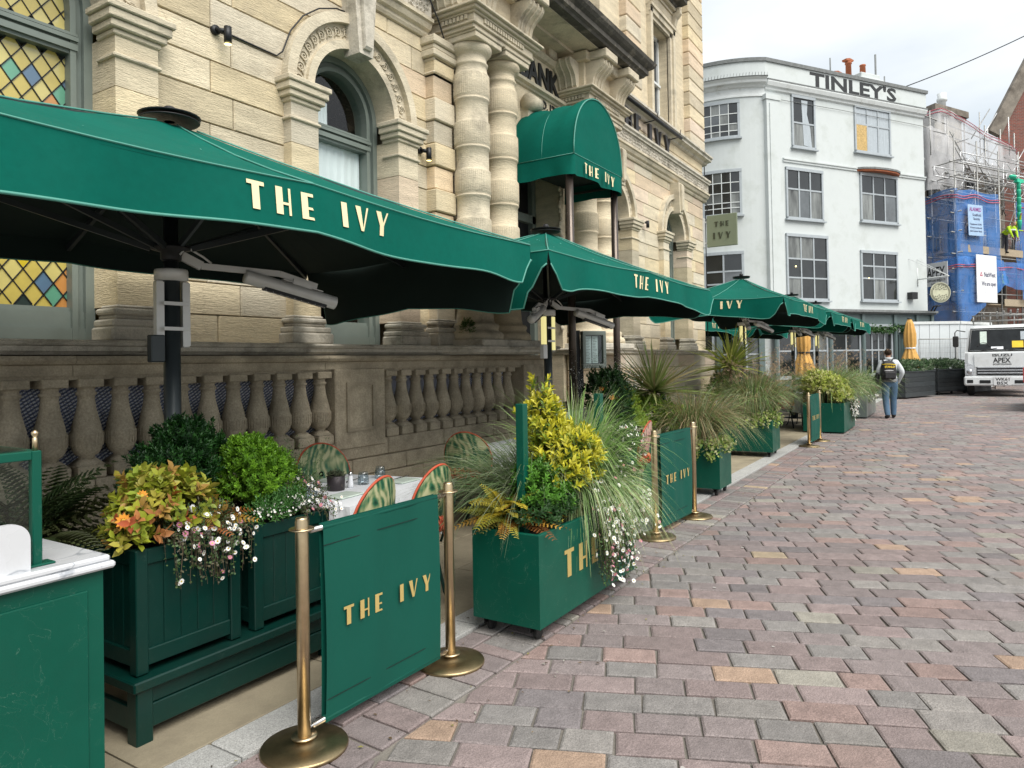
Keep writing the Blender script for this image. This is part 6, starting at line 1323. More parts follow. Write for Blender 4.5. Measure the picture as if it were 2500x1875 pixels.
win(cA, -2.52, -.98, 10.44, 11.92, [0, .25, .5, .75, 1], [0, .15, .37, .68, 1], bar=.03); win(cA, -2.5, -.96, 7.33, 9.16, [0, .25, .5, .75, 1], [0, .13, .26, .5, .75, 1], bar=.03); win(cA, -2.5, -.94, 4.0, 5.86, [0, .5, 1], [0, .3, .6, 1])
win(cA, -5.6, -4.1, 10.44, 11.92, [0, .5, 1], [0, .5, 1]); win(cA, -5.6, -4.1, 7.33, 9.1, [0, .5, 1], [0, .5, 1])
f = win(cB, 1.40, 2.71, 10.16, 12.30, [0, 1], [0, .48, 1]); m_ = MB(); m_.add([(2.05, -.03, 10.3), (2.5, -.03, 10.25), (2.42, -.03, 11.0), (2.25, -.03, 11.6), (2.3, -.03, 12.15), (1.95, -.03, 12.15), (2.0, -.03, 11.2)], [(0, 1, 2, 3, 4, 5, 6)]); m_.build('curtain', CURT, f)
f = win(cB, 4.98, 7.2, 10.35, 12.36, [0, .33, .66, 1], [0, .62, 1], lite=CURT); m_ = MB(); m_.box(5.09, -.04, 10.45, 5.72, -.02, 11.55); m_.build('chipboard', OSB, f)
win(cB, 1.01, 3.06, 7.22, 9.30, [0, .33, .66, 1], [0, .6, 1]); win(cB, 5.23, 7.55, 7.38, 9.46, [0, .33, .66, 1], [0, .6, 1])
f31 = win(cB, .95, 3.26, 3.93, 6.6, [0, .33, .66, 1], [0, .33, .64, 1]); win(cB, 5.16, 7.44, 3.97, 6.12, [0, .33, .66, 1], [0, .45, .72, 1])
for (x, z) in ((1.45, 5.3), (5.62, 4.95)): m_ = MB(); m_.blob((x, -.03, z), .035, 0); m_.build('lamp_glow', LAMP, f31)
m_ = MB()
pts = [Vector((5.0, 0, 0)), Vector((5.25, -.22, 0)), Vector((5.7, -.38, 0)), Vector((6.4, -.44, 0)), Vector((7.1, -.38, 0)), Vector((7.5, -.22, 0)), Vector((7.75, 0, 0))]
sw('bay_hood', LEAD, [(-.4, 9.62), (.02, 9.60), (.02, 9.68), (-.4, 9.74)], pts); sw('hood_edge', TERRA, [(-.3, 9.53), (-.02, 9.53), (-.02, 9.60), (-.3, 9.60)], pts)
# shopfront
SX = [(-6., -.3, cA), (.0, 9.38, cB)]
for x0, x1, fn in SX:
    n = 24; m_ = MB()
    for k in range(n):
        a, b = x0+(x1-x0)*k/n, x0+(x1-x0)*(k+1)/n
        m_.box(a, -.22, 0, b, 0, .75); m_.box(a, -.22, 2.95, b, 0, 3.42)
    bend(m_, fn).build('shop_panel', SHOP, wb)
    m_ = MB()
    for k in range(n): a, b = x0+(x1-x0)*k/n, x0+(x1-x0)*(k+1)/n; m_.box(a, -.50, 3.46, b, 0, 3.56); m_.box(a, -.40, 3.40, b, 0, 3.46)
    bend(m_, fn).build('fascia_roof', LEAD, wb)
for x in (.02, 1.2, 2.95, 4.85, 6.80, 8.22, 9.2): m_ = MB(); m_.box(x, -.30, 0, x+.17, -.2, 3.40); m_.box(x+.04, -.32, .9, x+.13, -.295, 3.0); m_.build('shop_pilaster', SHOP, wb)
for x in (-.5, -2.0, -3.5): m_ = MB(); m_.box(x, -.30, 0, x+.2, -.2, 3.40); bend(m_, cA).build('shop_pilaster', SHOP, wb)
def sfn(fn): return lambda x, y, z: fn(x, y-.16, z)
for x0, x1, fn, c in ((1.38, 2.94, cB, [0, .5, 1]), (3.13, 4.84, cB, [0, .5, 1]), (5.03, 6.78, cB, [0, .25, .5, .75, 1]), (-1.9, -.4, cA, [0, .33, .66, 1]), (-3.4, -2.1, cA, [0, .5, 1]), (.20, 1.18, cB, [0, 1])):
    win(sfn(fn), x0, x1, .78, 2.94, c, [0, .5, .86, 1] if fn is cB else [0, .45, 1])
m_ = MB(); m_.box(7.1, -.26, 0, 8.16, -.1, 2.50); m_.box(7.0, -.28, 2.50, 8.2, -.1, 2.62); d_ = m_.build('door_frame', SHOP, wb); m_ = MB(); m_.box(7.26, -.275, .05, 8.0, -.255, 2.33); m_.box(7.36, -.285, 1.1, 7.9, -.27, 2.2); m_.build('door', mat('pale_green_door', (.16, .24, .235), .5), d_)
for z0, z1 in ((1.70, 2.35), (.98, 1.62)):
    m_ = MB(); m_.box(8.48, -.34, z0, 8.96, -.3, z1); c_ = m_.build('notice_case', DARKM, wb); m_ = MB(); m_.box(8.58, -.345, z0+.08, 8.85, -.34, z1-.08); m_.build('notice', CLOTH if z0 < 1.2 else mat('red_dark_poster', (.12, .03, .04), .3), c_)
m_ = MB(); m_.box(8.05, -.24, 4.1, 8.42, 0, 4.4); m_.build('speaker', BLACK, wb)
for x in (8.9, 9.1): m_ = MB(); m_.tube([(x, -.5, 3.56), (x, -.62, 3.75), (x+.15, -.7, 3.78)], .03, 6); m_.build('floodlight', DARKM, wb)
# roof: chimney with pots, aerial poles
m_ = MB(); m_.cbox(6.5, .8, 13.2, 7.7, 1.5, 14.35, .03); m_.cbox(6.35, .7, 13.95, 7.85, 1.6, 14.1, .02); ch_ = m_.build('chimney', WHITE, wb)
m_ = MB(); m_.lathe([(.14, 14.2), (.12, 14.75), (.14, 14.77), (.13, 14.82), (0, 14.82)], (6.95, 1.1, 0), 14); m_.build('chimney_pot', TERRA, ch_)
for x, z0, h in ((6.05, 14.0, 1.0), (5.3, 13.9, .42)):
    m_ = MB(); m_.lathe([(.14, z0-.7), (.12, z0+h-.3), (.15, z0+h-.28), (.14, z0+h-.2), (0, z0+h-.2)], (x, 1.1, 0), 14); m_.prism([(-.22, 0), (.2, 0), (.24, .07), (0, .13), (-.24, .08)], (x, 1.0, z0+h-.17), (1, 0, 0), (0, 0, 1), (0, .24, 0)); m_.build('chimney_pot', TERRA, wb)
for x, z in ((4.7, 14.7), (8.1, 14.4)): m_ = MB(); m_.tube([(x, .9, 13.5), (x, .9, z)], .03, 6); m_.build('roof_pole', LEAD, wb)
m_ = MB()
for k in range(30):
    x = -3.2+k*.11; [m_.tube([(x, -.36+j*.03, 12.76), (x+.02, -.36+j*.05, 12.9)], .004, 3) for j in range(2)]
bend(m_, cA).build('bird_spike', DARKM, wb, kind='stuff')
m_ = MB(); m_.tube([(.8, -.06, 12.0), (4, -.06, 12.02), (9.3, -.06, 11.95)], .012, 4); m_.build('cable', LEAD, wb)
def world(x, y, z): return (wb.matrix_basis if 0 else (Matrix.Translation(wb.location) @ Matrix.Rotation(TB, 4, 'Z'))) @ Vector((x, y, z))
LOCAL[0] = False
# hanging round sign and its bracket
hs = thing('hanging_sign', 'round cream patterned sign on a bracket at the right end of the white building', 'sign', world(8.9, -.5, 4.4))
a = world(8.75, 0, 5.0); b = world(8.75, -1.45, 5.0); m_ = MB(); m_.tube([world(8.75, 0, 4.7), world(8.75, 0, 5.5)], .03, 6); m_.tube([a, b], .03, 6); m_.tube([world(8.75, 0, 5.9), b], .012, 5); m_.tube([world(8.2, 0, 5.9), b], .012, 5); m_.build('bracket', WTRIM, hs)
c = world(8.75, -1.05, 4.32); nx = -F0.copy(); sx = nx.cross(Vector((0, 0, 1))); 
m_ = MB(); m_.prism([(.44*cos(2*pi*i/32), .44*sin(2*pi*i/32)) for i in range(32)], c-nx*.02, -sx, (0, 0, 1), nx*.04); disc = m_.build('disc', mat('cream_sign', (.50, .50, .36), .6), hs)
m_ = MB(); m_.tube([c+Vector((0, 0, .44)), c+Vector((0, 0, .7))], .015, 5)
for r_ in (.40, .36): m_.tube([c+nx*.026-sx*(r_*cos(2*pi*i/40))+Vector((0, 0, r_*sin(2*pi*i/40))) for i in range(41)], .008, 4, cap=False)
for k in range(46):
    a_ = k*2.4; r_ = .055*sqrt(k)*.92
    if abs(r_*sin(a_)) > .09: m_.tube([c+nx*.024-sx*(r_*cos(a_)+.025*cos(q))+Vector((0, 0, r_*sin(a_)+.025*sin(q))) for q in (0, 1.3, 2.6, 3.9, 5.2)], .008, 4)
m_.build('tracery', BLACK, disc, kind='stuff')
# THE IVY board hung from the corner of the stone building
bs = thing('projecting_sign', 'square olive THE IVY board projecting from the far corner of the stone building', 'sign', (16.75, 5.1, 4.6))
m_ = MB(); m_.cbox(16.72, 4.36, 4.25, 16.78, 5.07, 5.0, .008); brd = m_.build('board', mat('olive_sign_paint', (.17, .20, .135), .5, var=.05), bs)
m_ = MB(); m_.box(16.72, 5.14, 4.28, 16.80, 5.22, 4.92); m_.bar((16.76, 5.06, 4.86), (16.76, 5.2, 4.86), .03, .03); m_.bar((16.76, 5.06, 4.36), (16.76, 5.2, 4.36), .03, .03); m_.box(16.66, 5.12, 4.25, 16.80, 5.16, 4.95); m_.build('bracket', GREYM, bs)
DIML = mat('bronze_letter', (.035, .04, .02), .5)
for s_, z, h in (('THE', 4.72, .115), ('IVY', 4.43, .15)):
    wd = decow(s_, h, .45); 
    le = MB(); deco(le, s_, lambda a, b, c: (16.719-c, 4.715+wd/2-a, z+b), h, .012, .45); le.build('lettering', DIML, brd)
# cctv on the corner
cc = thing('cctv_camera', 'grey dome camera on the far corner of the stone building', 'camera', (16.76, 5.1, 2.75)); m_ = MB(); m_.lathe([(0, 0), (.05, 0), (.06, -.04), (.04, -.08), (0, -.1)], (16.80, 5.05, 2.8), 12); m_.tube([(16.7, 5.16, 2.86), (16.8, 5.05, 2.84)], .02, 6); m_.build('housing', GREYM, cc)
m_ = MB(); m_.tube([(16.80, 5.12, z) for z in (6.2, 5.4, 5.3)]+[(16.86, 5.02, 5.25), (16.80, 5.12, 5.1), (16.80, 5.12, 2.1)], .012, 5); tag(m_.build('downpipe_cable', DARKM), 'thin black cable down the far corner of the stone building', 'cable')
# garlands of ivy along the shop fascia
gd = thing('ivy_garland', 'swags of artificial ivy along the grey shopfront', 'garland', world(4.8, -.35, 2.75)); P = []
for x0, x1 in ((1.3, 2.95), (3.1, 4.85), (5.0, 6.85), (6.95, 8.2), (8.35, 9.25), (.2, 1.2)):
    n = int((x1-x0)*330); x = RN.uniform(x0, x1, n); u = (x-x0)/(x1-x0)*2-1; z = 2.72+.07*u*u+RN.normal(size=n)*.075; y = -.36+RN.normal(size=n)*.05; P += [tuple(world(a, b, c)) for a, b, c in zip(x, y, z)]
P = np.array(P); put('foliage', inst(LEAF2, P, rdir(len(P)), rdir(len(P))+np.array([-.7, -.7, .3]), .085, .06, pick([(.035, .10, .025), (.05, .14, .03), (.10, .18, .06), (.02, .06, .02)], len(P))), gd)
# dark timber planters and the closed yellow parasols
def timber(p0, p1, depth, h, lab, zb=.05, cast=False):
    p0, p1 = Vector((*p0, 0)), Vector((*p1, 0)); d = (p1-p0); L_ = d.length; t = thing('timber_planter', lab, 'planter', p0, atan2(d.y, d.x), 'black timber planters with evergreens'); LOCAL[0] = True
    n = 5; hh = (h-zb)/n
    for k in range(n):
        z = zb+k*hh
        for a in ((0, 0, L_, .04), (0, depth-.04, L_, depth), (0, .04, .04, depth-.04), (L_-.04, .04, L_, depth-.04)): m_ = MB(); m_.cbox(a[0], a[1], z+.003, a[2], a[3], z+hh-.003, .006); m_.build('plank', WOODB, t)
    m_ = MB(); m_.box(.04, .04, zb, L_-.04, depth-.04, h-.08); m_.build('soil', SOIL, t); m_ = MB(); m_.cbox(-.03, -.03, h-.002, L_+.03, .07, h+.04, .005); m_.cbox(-.03, depth-.07, h-.002, L_+.03, depth+.03, h+.04, .005); m_.cbox(-.03, .07, h-.002, .07, depth-.07, h+.04, .005); m_.cbox(L_-.07, .07, h-.002, L_+.03, depth-.07, h+.04, .005); m_.build('rim', WOODB, t)
    if cast:
        m_ = MB(); m_.box(-.05, -.02, zb-.05, L_+.05, depth, zb); m_.build('tray', DARKM, t)
        for x in (.1, L_/2, L_-.1): m_ = MB(); m_.lathe([(0, -.03), (.06, -.03), (.06, .03), (0, .03)], (x, .05, .06), 10, 'y'); m_.build('castor', RUBBER, t)
    LOCAL[0] = False
    M_ = Matrix.Translation(p0) @ Matrix.Rotation(atan2(d.y, d.x), 4, 'Z'); B = [(tuple(M_ @ Vector((L_*(k+.5)/4, depth/2, h+.12))), (L_/6, depth*.45, .22)) for k in range(4)]
    b = plant('evergreen', 'low glossy evergreen leaves filling the '+lab.split(',')[0], tuple(M_ @ Vector((L_/2, depth/2, h))), 'plant', 'low evergreens in the black planters'); put('foliage', sprigs(B, 420, 9, .14, .085, .045, [(.05, .11, .04), (.09, .16, .07), (.03, .07, .025), (.20, .26, .16)], up=.5), b); return t
timber((29.75, 1.80), (32.05, .92), .85, .98, 'black timber planter behind the walking man, below the yellow parasol')
timber((33.0, .85), (35.05, -.12), .9, .98, 'black timber planter on castors beside the truck, farther right', zb=.17, cast=True)
timber((34.9, -.40), (36.4, -1.0), .7, .80, 'black timber planter tucked behind the left of the truck, lowest one')
def closed_parasol(x, y, z0, z1, lab, band):
    t = thing('closed_parasol', lab, 'parasol', (x, y, 0), 0, 'closed mustard yellow parasols'); LOCAL[0] = True; P = []; n = 40; H = [0, .1, .2, .3, .36, .40, .5, .7, .9, 1.0]; Rr = [.36, .33, .27, .21, .17, .155, .20, .20, .13, .06]
    for h, r in zip(H, Rr):
        for i in range(n): a = 2*pi*i/n; q = 1+.16*sin(a*9+h*1.3)*(1 if h < .95 else .2)+.05*sin(a*4); P.append((r*q*cos(a), r*q*sin(a), z0+(z1-z0)*h))
    m_ = MB(); m_.add(P, [(j*n+i, j*n+(i+1) % n, (j+1)*n+(i+1) % n, (j+1)*n+i) for j in range(len(H)-1) for i in range(n)]+[tuple((len(H)-1)*n+i for i in range(n))], None, True); m_.build('canopy', YELLOW, t)
    m_ = MB(); zb = z0+(z1-z0)*.39; m_.lathe([(.17, zb), (.185, zb+.01), (.185, zb+.05), (.17, zb+.06)], n=20); m_.build('tie_band', band, t); m_ = MB(); m_.lathe([(.03, 0), (.03, z0+.3)], n=10); m_.lathe([(.05, z1-.02), (.09, z1), (.09, z1+.03), (0, z1+.05)], n=12); m_.build('pole', POLE, t); LOCAL[0] = False
closed_parasol(32.2, 1.75, 1.10, 3.05, 'closed mustard yellow parasol with a pale tie, rising behind the black planter', CLOTH)
closed_parasol(25.6, 4.55, .95, 2.95, 'closed mustard yellow parasol seen under the end of the last green parasols', DARKM)
# ================================================================== scaffold, nets, hoarding, far buildings
SC0 = Vector((39.0, .13, 0)); dL = Vector((.658, .752, 0)).normalized(); dR = Vector((.878, -.478, 0)).normalized(); UP = Vector((0, 0, 1)); nR = Vector((-dR.y, dR.x, 0)); nR = nR if nR.dot(Vector((-1, -1, 0))) > 0 else -nR
def SP(r, l, z): return SC0+dR*r+dL*l+UP*z
sc_f = thing('scaffold', 'grey tube scaffolding around the building behind the truck', 'scaffolding', SC0)
TUB = mat('galvanised_tube', (.30, .30, .29), .45, metal=.5, var=.25, vscale=8); TUBW = mat('silver_beam', (.52, .53, .54), .4, metal=.6, var=.15)
for r in (0, 1.9, 3.8, 5.7, 7.6, 9.5):
    for l in (0, 1.3):
        m_ = MB(); m_.tube([SP(r, l, 0), SP(r, l, 11.2+rnd.uniform(-.3, .8))], .035, 6); m_.build('standard', TUB, sc_f)
for l in (2.6, 4.6): m_ = MB(); m_.tube([SP(0, l, 0), SP(0, l, 11.+rnd.uniform(0, .7))], .035, 6); m_.build('standard', TUB, sc_f)
for z in (2.2, 3.6, 4.5, 5.6, 6.3, 7.3, 8.2, 9.2, 9.9, 10.6):
    for l in (0, 1.3): m_ = MB(); m_.tube([SP(-.4, l, z), SP(10.5, l, z+rnd.uniform(-.05, .05))], .03, 6); m_.build('ledger', TUB, sc_f)
    m_ = MB(); m_.tube([SP(0, -.3, z+.06), SP(0, 5.2, z+.06)], .03, 6); m_.build('ledger', TUB, sc_f)
for r, z in ((0, 6.3), (1.9, 3.0), (3.8, 6.3), (5.7, 3.0), (7.6, 6.5), (0, 3.0)):
    m_ = MB(); m_.tube([SP(r, .1, z), SP(r+1.9, .1, z+3.0)], .028, 6); m_.build('brace', TUB, sc_f)
m_ = MB(); m_.tube([SP(0, 2.6, 6.3), SP(0, .1, 9.3)], .03, 6); m_.build('brace', TUB, sc_f)
BOARD = mat('scaffold_board', (.33, .27, .19), .85, var=.25, stretch=(3, 3, 3))
for z in (6.42, 4.02):
    for k in range(4):
        m_ = MB(); a = SP(0, .15+k*.27, z); m_.bar(a, a+dR*10.2, .24, .04); m_.build('board', BOARD, sc_f)
m_ = MB(); m_.bar(SP(.2, -.06, 6.6), SP(10, -.06, 6.6), .03, .35); m_.build('toe_board', BOARD, sc_f)
m_ = MB(); m_.bar(SP(3.9, -.08, 4.12), SP(6.2, -.08, 4.12), .03, .34); m_.build('toe_board', BOARD, sc_f)
for r0, z0, r1, l0, ln in ((.2, 10.6, 0, -.2, 6), (-1.2, 9.9, 0, .3, 5.5), (2.6, 10.2, 0, 1.6, 6.5), (4.0, 10.0, 0, -.3, 7), (5.0, 10.9, 0, 2.0, 6), (-1.0, 11.2, 0, 2.2, 5.5), (6.0, 9.6, 0, .4, 6), (-.8, 10.4, 0, 3.4, 4.5), (1.2, 11.6, 0, 3.4, 5)):
    m_ = MB(); a = SP(r0, l0, z0); b = a+dR*ln+UP*.05
    for o in (0, .42): m_.tube([a+UP*o, b+UP*o], .026, 6)
    n = int(ln/.5)
    for k in range(n): p, q = a+dR*(ln*k/n), a+dR*(ln*(k+1)/n); m_.tube([p+UP*(0 if k % 2 else .42), q+UP*(.42 if k % 2 else 0)], .016, 5)
    for e in (a, b): m_.tube([e, e+UP*.42], .02, 5)
    m_.build('lattice_beam', TUBW, sc_f)
for k in range(120):
    r, l, z = rnd.uniform(-1, 9), rnd.uniform(0, 3.4), rnd.uniform(9.0, 12.4); ax = rnd.choice((dR, dL, dR, UP, (dR+UP).normalized(), (dR-UP).normalized())); m_ = MB(); p = SP(r, l, z); m_.tube([p, p+ax*rnd.uniform(.7, 2.6)], .026, 5); m_.build('tube', rnd.choice((TUB, TUBW)), sc_f)
gr_ = MB()
for z in (6.6, 7.3, 7.5): gr_.tube([SP(-.0, -.05, z), SP(9.5, -.05, z)], .018, 5)
for k in range(62): x = .1+k*.15; gr_.tube([SP(x, -.05, 6.55), SP(x, -.05, 7.5)], .011, 4)
for k in range(26): x = k*.15; gr_.tube([SP(-.05, x, 6.55), SP(-.05, x, 7.5+.1*sin(x))], .011, 4)
gr_.build('brick_guard', TUB, sc_f, kind='stuff')
def netmat(name, col, op):
    m = bpy.data.materials.new(name); m.use_nodes = True; t = m.node_tree; b = t.nodes['Principled BSDF']; b.inputs['Base Color'].default_value = (*col, 1); b.inputs['Roughness'].default_value = .6
    tr = t.nodes.new('ShaderNodeBsdfTransparent'); x = t.nodes.new('ShaderNodeMixShader'); n = t.nodes.new('ShaderNodeTexNoise'); n.inputs['Scale'].default_value = 1.3; n.inputs['Detail'].default_value = 5; g = t.nodes.new('ShaderNodeNewGeometry'); t.links.new(g.outputs['Position'], n.inputs[0])
    r = t.nodes.new('ShaderNodeMapRange'); r.inputs[1].default_value = .3; r.inputs[2].default_value = .7; r.inputs[3].default_value = op-.14; r.inputs[4].default_value = min(1, op+.14); t.links.new(n.outputs[0], r.inputs[0]); t.links.new(r.outputs[0], x.inputs[0])
    t.links.new(tr.outputs[0], x.inputs[1]); t.links.new(b.outputs[0], x.inputs[2]); t.links.new(x.outputs[0], t.nodes['Material Output'].inputs[0]); return m
BLUEN = netmat('blue_debris_net', (.045, .20, .56), .52); WHITEN = netmat('white_debris_net', (.50, .50, .51), .60); REDS = mat('red_net_stripe', (.45, .10, .14), .7)
def net(pts, z0f, z1f, m, t, name='net', nv=10, fold=.07, stripe=None):
    """curtain along a polyline; z0f and z1f give bottom and top height at distance s"""
    seg = []; s = 0; 
    for i in range(len(pts)-1):
        a, b = pts[i], pts[i+1]; L_ = (b-a).length; n = max(2, int(L_/.12)); o = (b-a).cross(UP).normalized()
        for k in range(n): seg.append((a+(b-a)*(k/n), s+L_*k/n, o))
        s += L_
    seg.append((pts[-1], s, seg[-1][2])); P = []
    for p, q, o in seg:
        a, b = z0f(q), z1f(q)
        for j in range(nv+1): t_ = j/nv; z = a+(b-a)*t_; w_ = fold*(mnoise.noise(Vector((q*1.6, z*.5, 3)))*1.6+.5*sin(q*3.3+z*.6))*(1.3-t_); v = p+o*w_; P.append((v.x, v.y, z))
    F = [(i*(nv+1)+j, (i+1)*(nv+1)+j, (i+1)*(nv+1)+j+1, i*(nv+1)+j+1) for i in range(len(seg)-1) for j in range(nv)]
    q = MB(); q.add(P, F, None, True); o_ = q.build(name, m, t)
    if stripe:
        for dz in stripe: q = MB(); q.tube([(v[0].x+v[2].x*.05, v[0].y+v[2].y*.05, z1f(v[1])-dz+.04*sin(v[1]*2)) for v in seg], .022, 4); q.build('stripe', REDS, o_)
    return o_
bn2 = thing('blue_netting', 'bright blue debris netting hung over the lower lifts of the scaffold', 'netting', SP(0, 0, 6))
cor = [SP(-.12, 5.2, 0), SP(-.12, -.12, 0), SP(3.55, -.12, 0)]
net(cor, lambda s: 5.75, lambda s: 9.35+.05*sin(s*3), BLUEN, bn2, stripe=(.28, .4))
net([SP(5.15, -.12, 0), SP(10.4, -.12, 0)], lambda s: 5.9, lambda s: 9.2, BLUEN, bn2, stripe=(.3,))
net([SP(-.2, 5.2, 0), SP(-.2, -.2, 0), SP(3.7, -.2, 0)], lambda s: 2.75 if s < 5.3 else 2.75+max(0, (s-5.6))*.62, lambda s: 6.15-.25*sin(min(1, s/5.3)*pi), BLUEN, bn2, stripe=(.35, .45), fold=.14)
net([SP(3.6, -.2, 0), SP(10.4, -.2, 0)], lambda s: 5.0-.25*sin(s*.9), lambda s: 6.1, BLUEN, bn2, fold=.14, stripe=(.3,))
net([SP(5.3, -.25, 0), SP(10.4, -.3, 0)], lambda s: 4.3-s*.25, lambda s: 5.2-.1*s, BLUEN, bn2, fold=.16)
net([SP(-.1, 4.2, 0), SP(-.3, .2, 0), SP(1.2, -.35, 0)], lambda s: 5.75, lambda s: 6.0-.2*sin(s), BLUEN, bn2, fold=.25)
wn2 = thing('white_netting', 'torn whitish debris netting over the upper lifts, edged with red lines', 'netting', SP(0, 1.4, 12))
Q = lambda r, l: SP(r, l, 0)
net([Q(-1.5, 5.5), Q(1.2, 1.5), Q(8.3, 1.5), Q(9.0, 3)], lambda s: 10.6+.5*abs(sin(s*.7)), lambda s: 13.3+.5*math.exp(-((s-5)/2.)**2)-.10*max(0, s-6)+.12*abs(sin(s*.55)), WHITEN, wn2, fold=.16, stripe=(.05, .2))
net([Q(-1.5, 5.0), Q(-.6, 1.0), Q(3, 1.45)], lambda s: 9.5, lambda s: 12.3-.3*sin(s), WHITEN, wn2, fold=.2)
for r in (-1.2, .4, 1.9, 3.4, 5.3, 6.8, 8.2): m_ = MB(); m_.tube([SP(r, 1.55, 9), SP(r, 1.55, 13.6)], .035, 5); m_.build('standard', TUB, sc_f)
for z in (11.4, 12.4, 12.95): m_ = MB(); m_.tube([SP(-1.5, 1.6, z+.5), SP(8.6, 1.6, z-.35)], .03, 5); m_.build('ledger', TUB, sc_f)
# boards and banners on the net
def panel(name, lab, r, z, wd, h, m, items, l=-.3, tilt=0.):
    o = SP(r, l, z); t = thing(name, lab, 'sign', o); ux = (dR+UP*tilt).normalized(); uy = (UP-dR*tilt).normalized(); n_ = ux.cross(uy)
    q = MB(); q.prism([(0, 0), (wd, 0), (wd, h), (0, h)], o, ux, uy, n_*.02, ch=.005); b = q.build('panel', m, t)
    for s_, x, y, hh, mm, ft in items: text(s_, 'lettering', mm, o+ux*x+uy*y+n_*.024, ux, uy, hh, b, ext=.001, fit=ft, bold=.02)
    return b, o, ux, uy, n_
WS = mat('white_sign_board', (.66, .67, .68), .6, var=.06); NAVY = mat('navy_print', (.03, .035, .10), .6); PURP = mat('purple_print', (.25, .03, .22), .6)
dRo, o0 = dR, SC0
dR, SC0 = -dL, SP(-.6, 1.32, 0)      # this board hangs on the left return of the scaffold
_b = panel('name_board', 'white APEX scaffolding board with black letters, hung on the left of the blue net', .0, 4.85, 1.22, 1.1, WS, [('APEX', .10, .40, .50, BLACK, 1.0), ('SCAFFOLDING SERVICES LTD', .10, .22, .10, BLACK, 1.0), ('01392 668899', .32, .07, .08, BLACK, .6)], l=0)
dR, SC0 = dRo, o0
_b2 = panel('warning_sign', 'pale ALARMED warning sign high on the blue netting', .55, 7.15, 1.25, 1.45, mat('pale_blue_sign', (.32, .45, .62), .6), [('ALARMED', .12, 1.15, .18, PURP, 1.0), ('Scaffold', .36, .92, .12, NAVY, .7), ('Security', .42, .74, .12, NAVY, .55), ('Telephone 01392', .1, .5, .08, NAVY, 1.0), ('24 hour monitored', .1, .34, .08, NAVY, 1.0), ('alarm system fitted', .1, .18, .08, NAVY, 1.0)], tilt=.03)
b, o, ux, uy, n_ = panel('bank_banner', 'white banner reading NatWest We are open on the blue netting', 1.1, 4.05, 1.75, 2.25, WS, [('NatWest', .62, 1.22, .22, NAVY, .98), ('We are open', .42, .80, .20, NAVY, 1.22)])
m_ = MB()
for k in range(3): a = radians(90+120*k); m_.prism([(0, 0), (.11, 0), (.055, .1)], o+ux*(.38+.07*cos(a))+uy*(1.28+.07*sin(a))-ux*.05+n_*.024, ux, uy, n_*.004)
m_.build('emblem', mat('bank_red', (.42, .02, .08), .6), b)
# green rubbish chute
chu = thing('rubbish_chute', 'bright green plastic chute hanging down the scaffold near the workmen', 'chute', SP(5.0, -.3, 8))
GRC = mat('green_plastic', (.02, .45, .27), .5)
m_ = MB()
for k in range(6): z = 7.75+k*.38; m_.lathe([(.07, 0), (.105, .40), (.11, .45)], tuple(SP(5.0, -.35, z)), 12)
m_.build('tube', GRC, chu); m_ = MB(); p = SP(4.7, -.35, 10.15); m_.bar(p, p+dR*.6, .2, .18); m_.blob(tuple(SP(4.5, -.3, 10.3)), (.3, .2, .12), 1); m_.build('hopper', GRC, chu)
# the building under repair, its chimney, and the brick gable on the right
STO = mat('old_rubble_wall', (.20, .175, .145), .9, var=.35, vscale=4, bump=.6, bscale=10, dirt=(.09, .075, .06, .45, .7), dscale=1.2)
ob = thing('old_building', 'weathered house under repair inside the scaffolding with a capped chimney stack', 'building', SP(3, 5, 0))
def obox(r0, r1, l0, l1, z0, z1, name, m, par=ob):
    P = [SP(r, l, z) for z in (z0, z1) for r, l in ((r0, l0), (r1, l0), (r1, l1), (r0, l1))]; return MB().add(P, [(3, 2, 1, 0), (4, 5, 6, 7), (0, 1, 5, 4), (1, 2, 6, 5), (2, 3, 7, 6), (3, 0, 4, 7)]).build(name, m, par)
obox(.8, 12, 2.6, 10, 0, 11.8, 'wall', STO); obox(-3, .8, 6.4, 12, 0, 12.8, 'wall', STO); obox(0.6, 12, 2.4, 10, 11.8, 12.0, 'roof', LEAD)
for r in (1.5, 3.3, 5.1, 7.0):
    for z in (4.4, 7.0, 9.6): obox(r, r+.9, 2.52, 2.6, z, z+1.5, 'window', PANE)
c1 = obox(5.0, 7.7, 4.4, 6.0, 11.5, 15.1, 'chimney', mat('pale_chimney_render', (.33, .30, .245), .9, var=.3, dirt=(.15, .13, .1, .5, .7))); obox(4.8, 7.9, 4.2, 6.2, 15.1, 15.25, 'cap', STO, c1); obox(4.7, 8.0, 4.1, 6.3, 15.25, 15.6, 'cap', STO, c1)
m_ = MB(); m_.lathe([(.22, 0), (.2, .8), (.28, .85), (.28, 1.0), (.22, 1.05), (.25, 1.3), (0, 1.32)], tuple(SP(7.0, 5.2, 15.6)), 12); m_.build('chimney_pot', WTRIM, c1)
m_ = MB(); m_.lathe([(.35, 0), (.3, .5), (.35, .6), (0, .6)], tuple(SP(7.7, 5.6, 15.4)), 10); m_.build('chimney_pot', LEAD, c1)
BRK = bpy.data.materials.new('old_brick'); BRK.use_nodes = True; t = BRK.node_tree; b_ = t.nodes['Principled BSDF']; br = t.nodes.new('ShaderNodeTexBrick'); tcn = t.nodes.new('ShaderNodeTexCoord'); mpn = t.nodes.new('ShaderNodeMapping'); mpn.inputs['Rotation'].default_value = (pi/2, 0, 0)
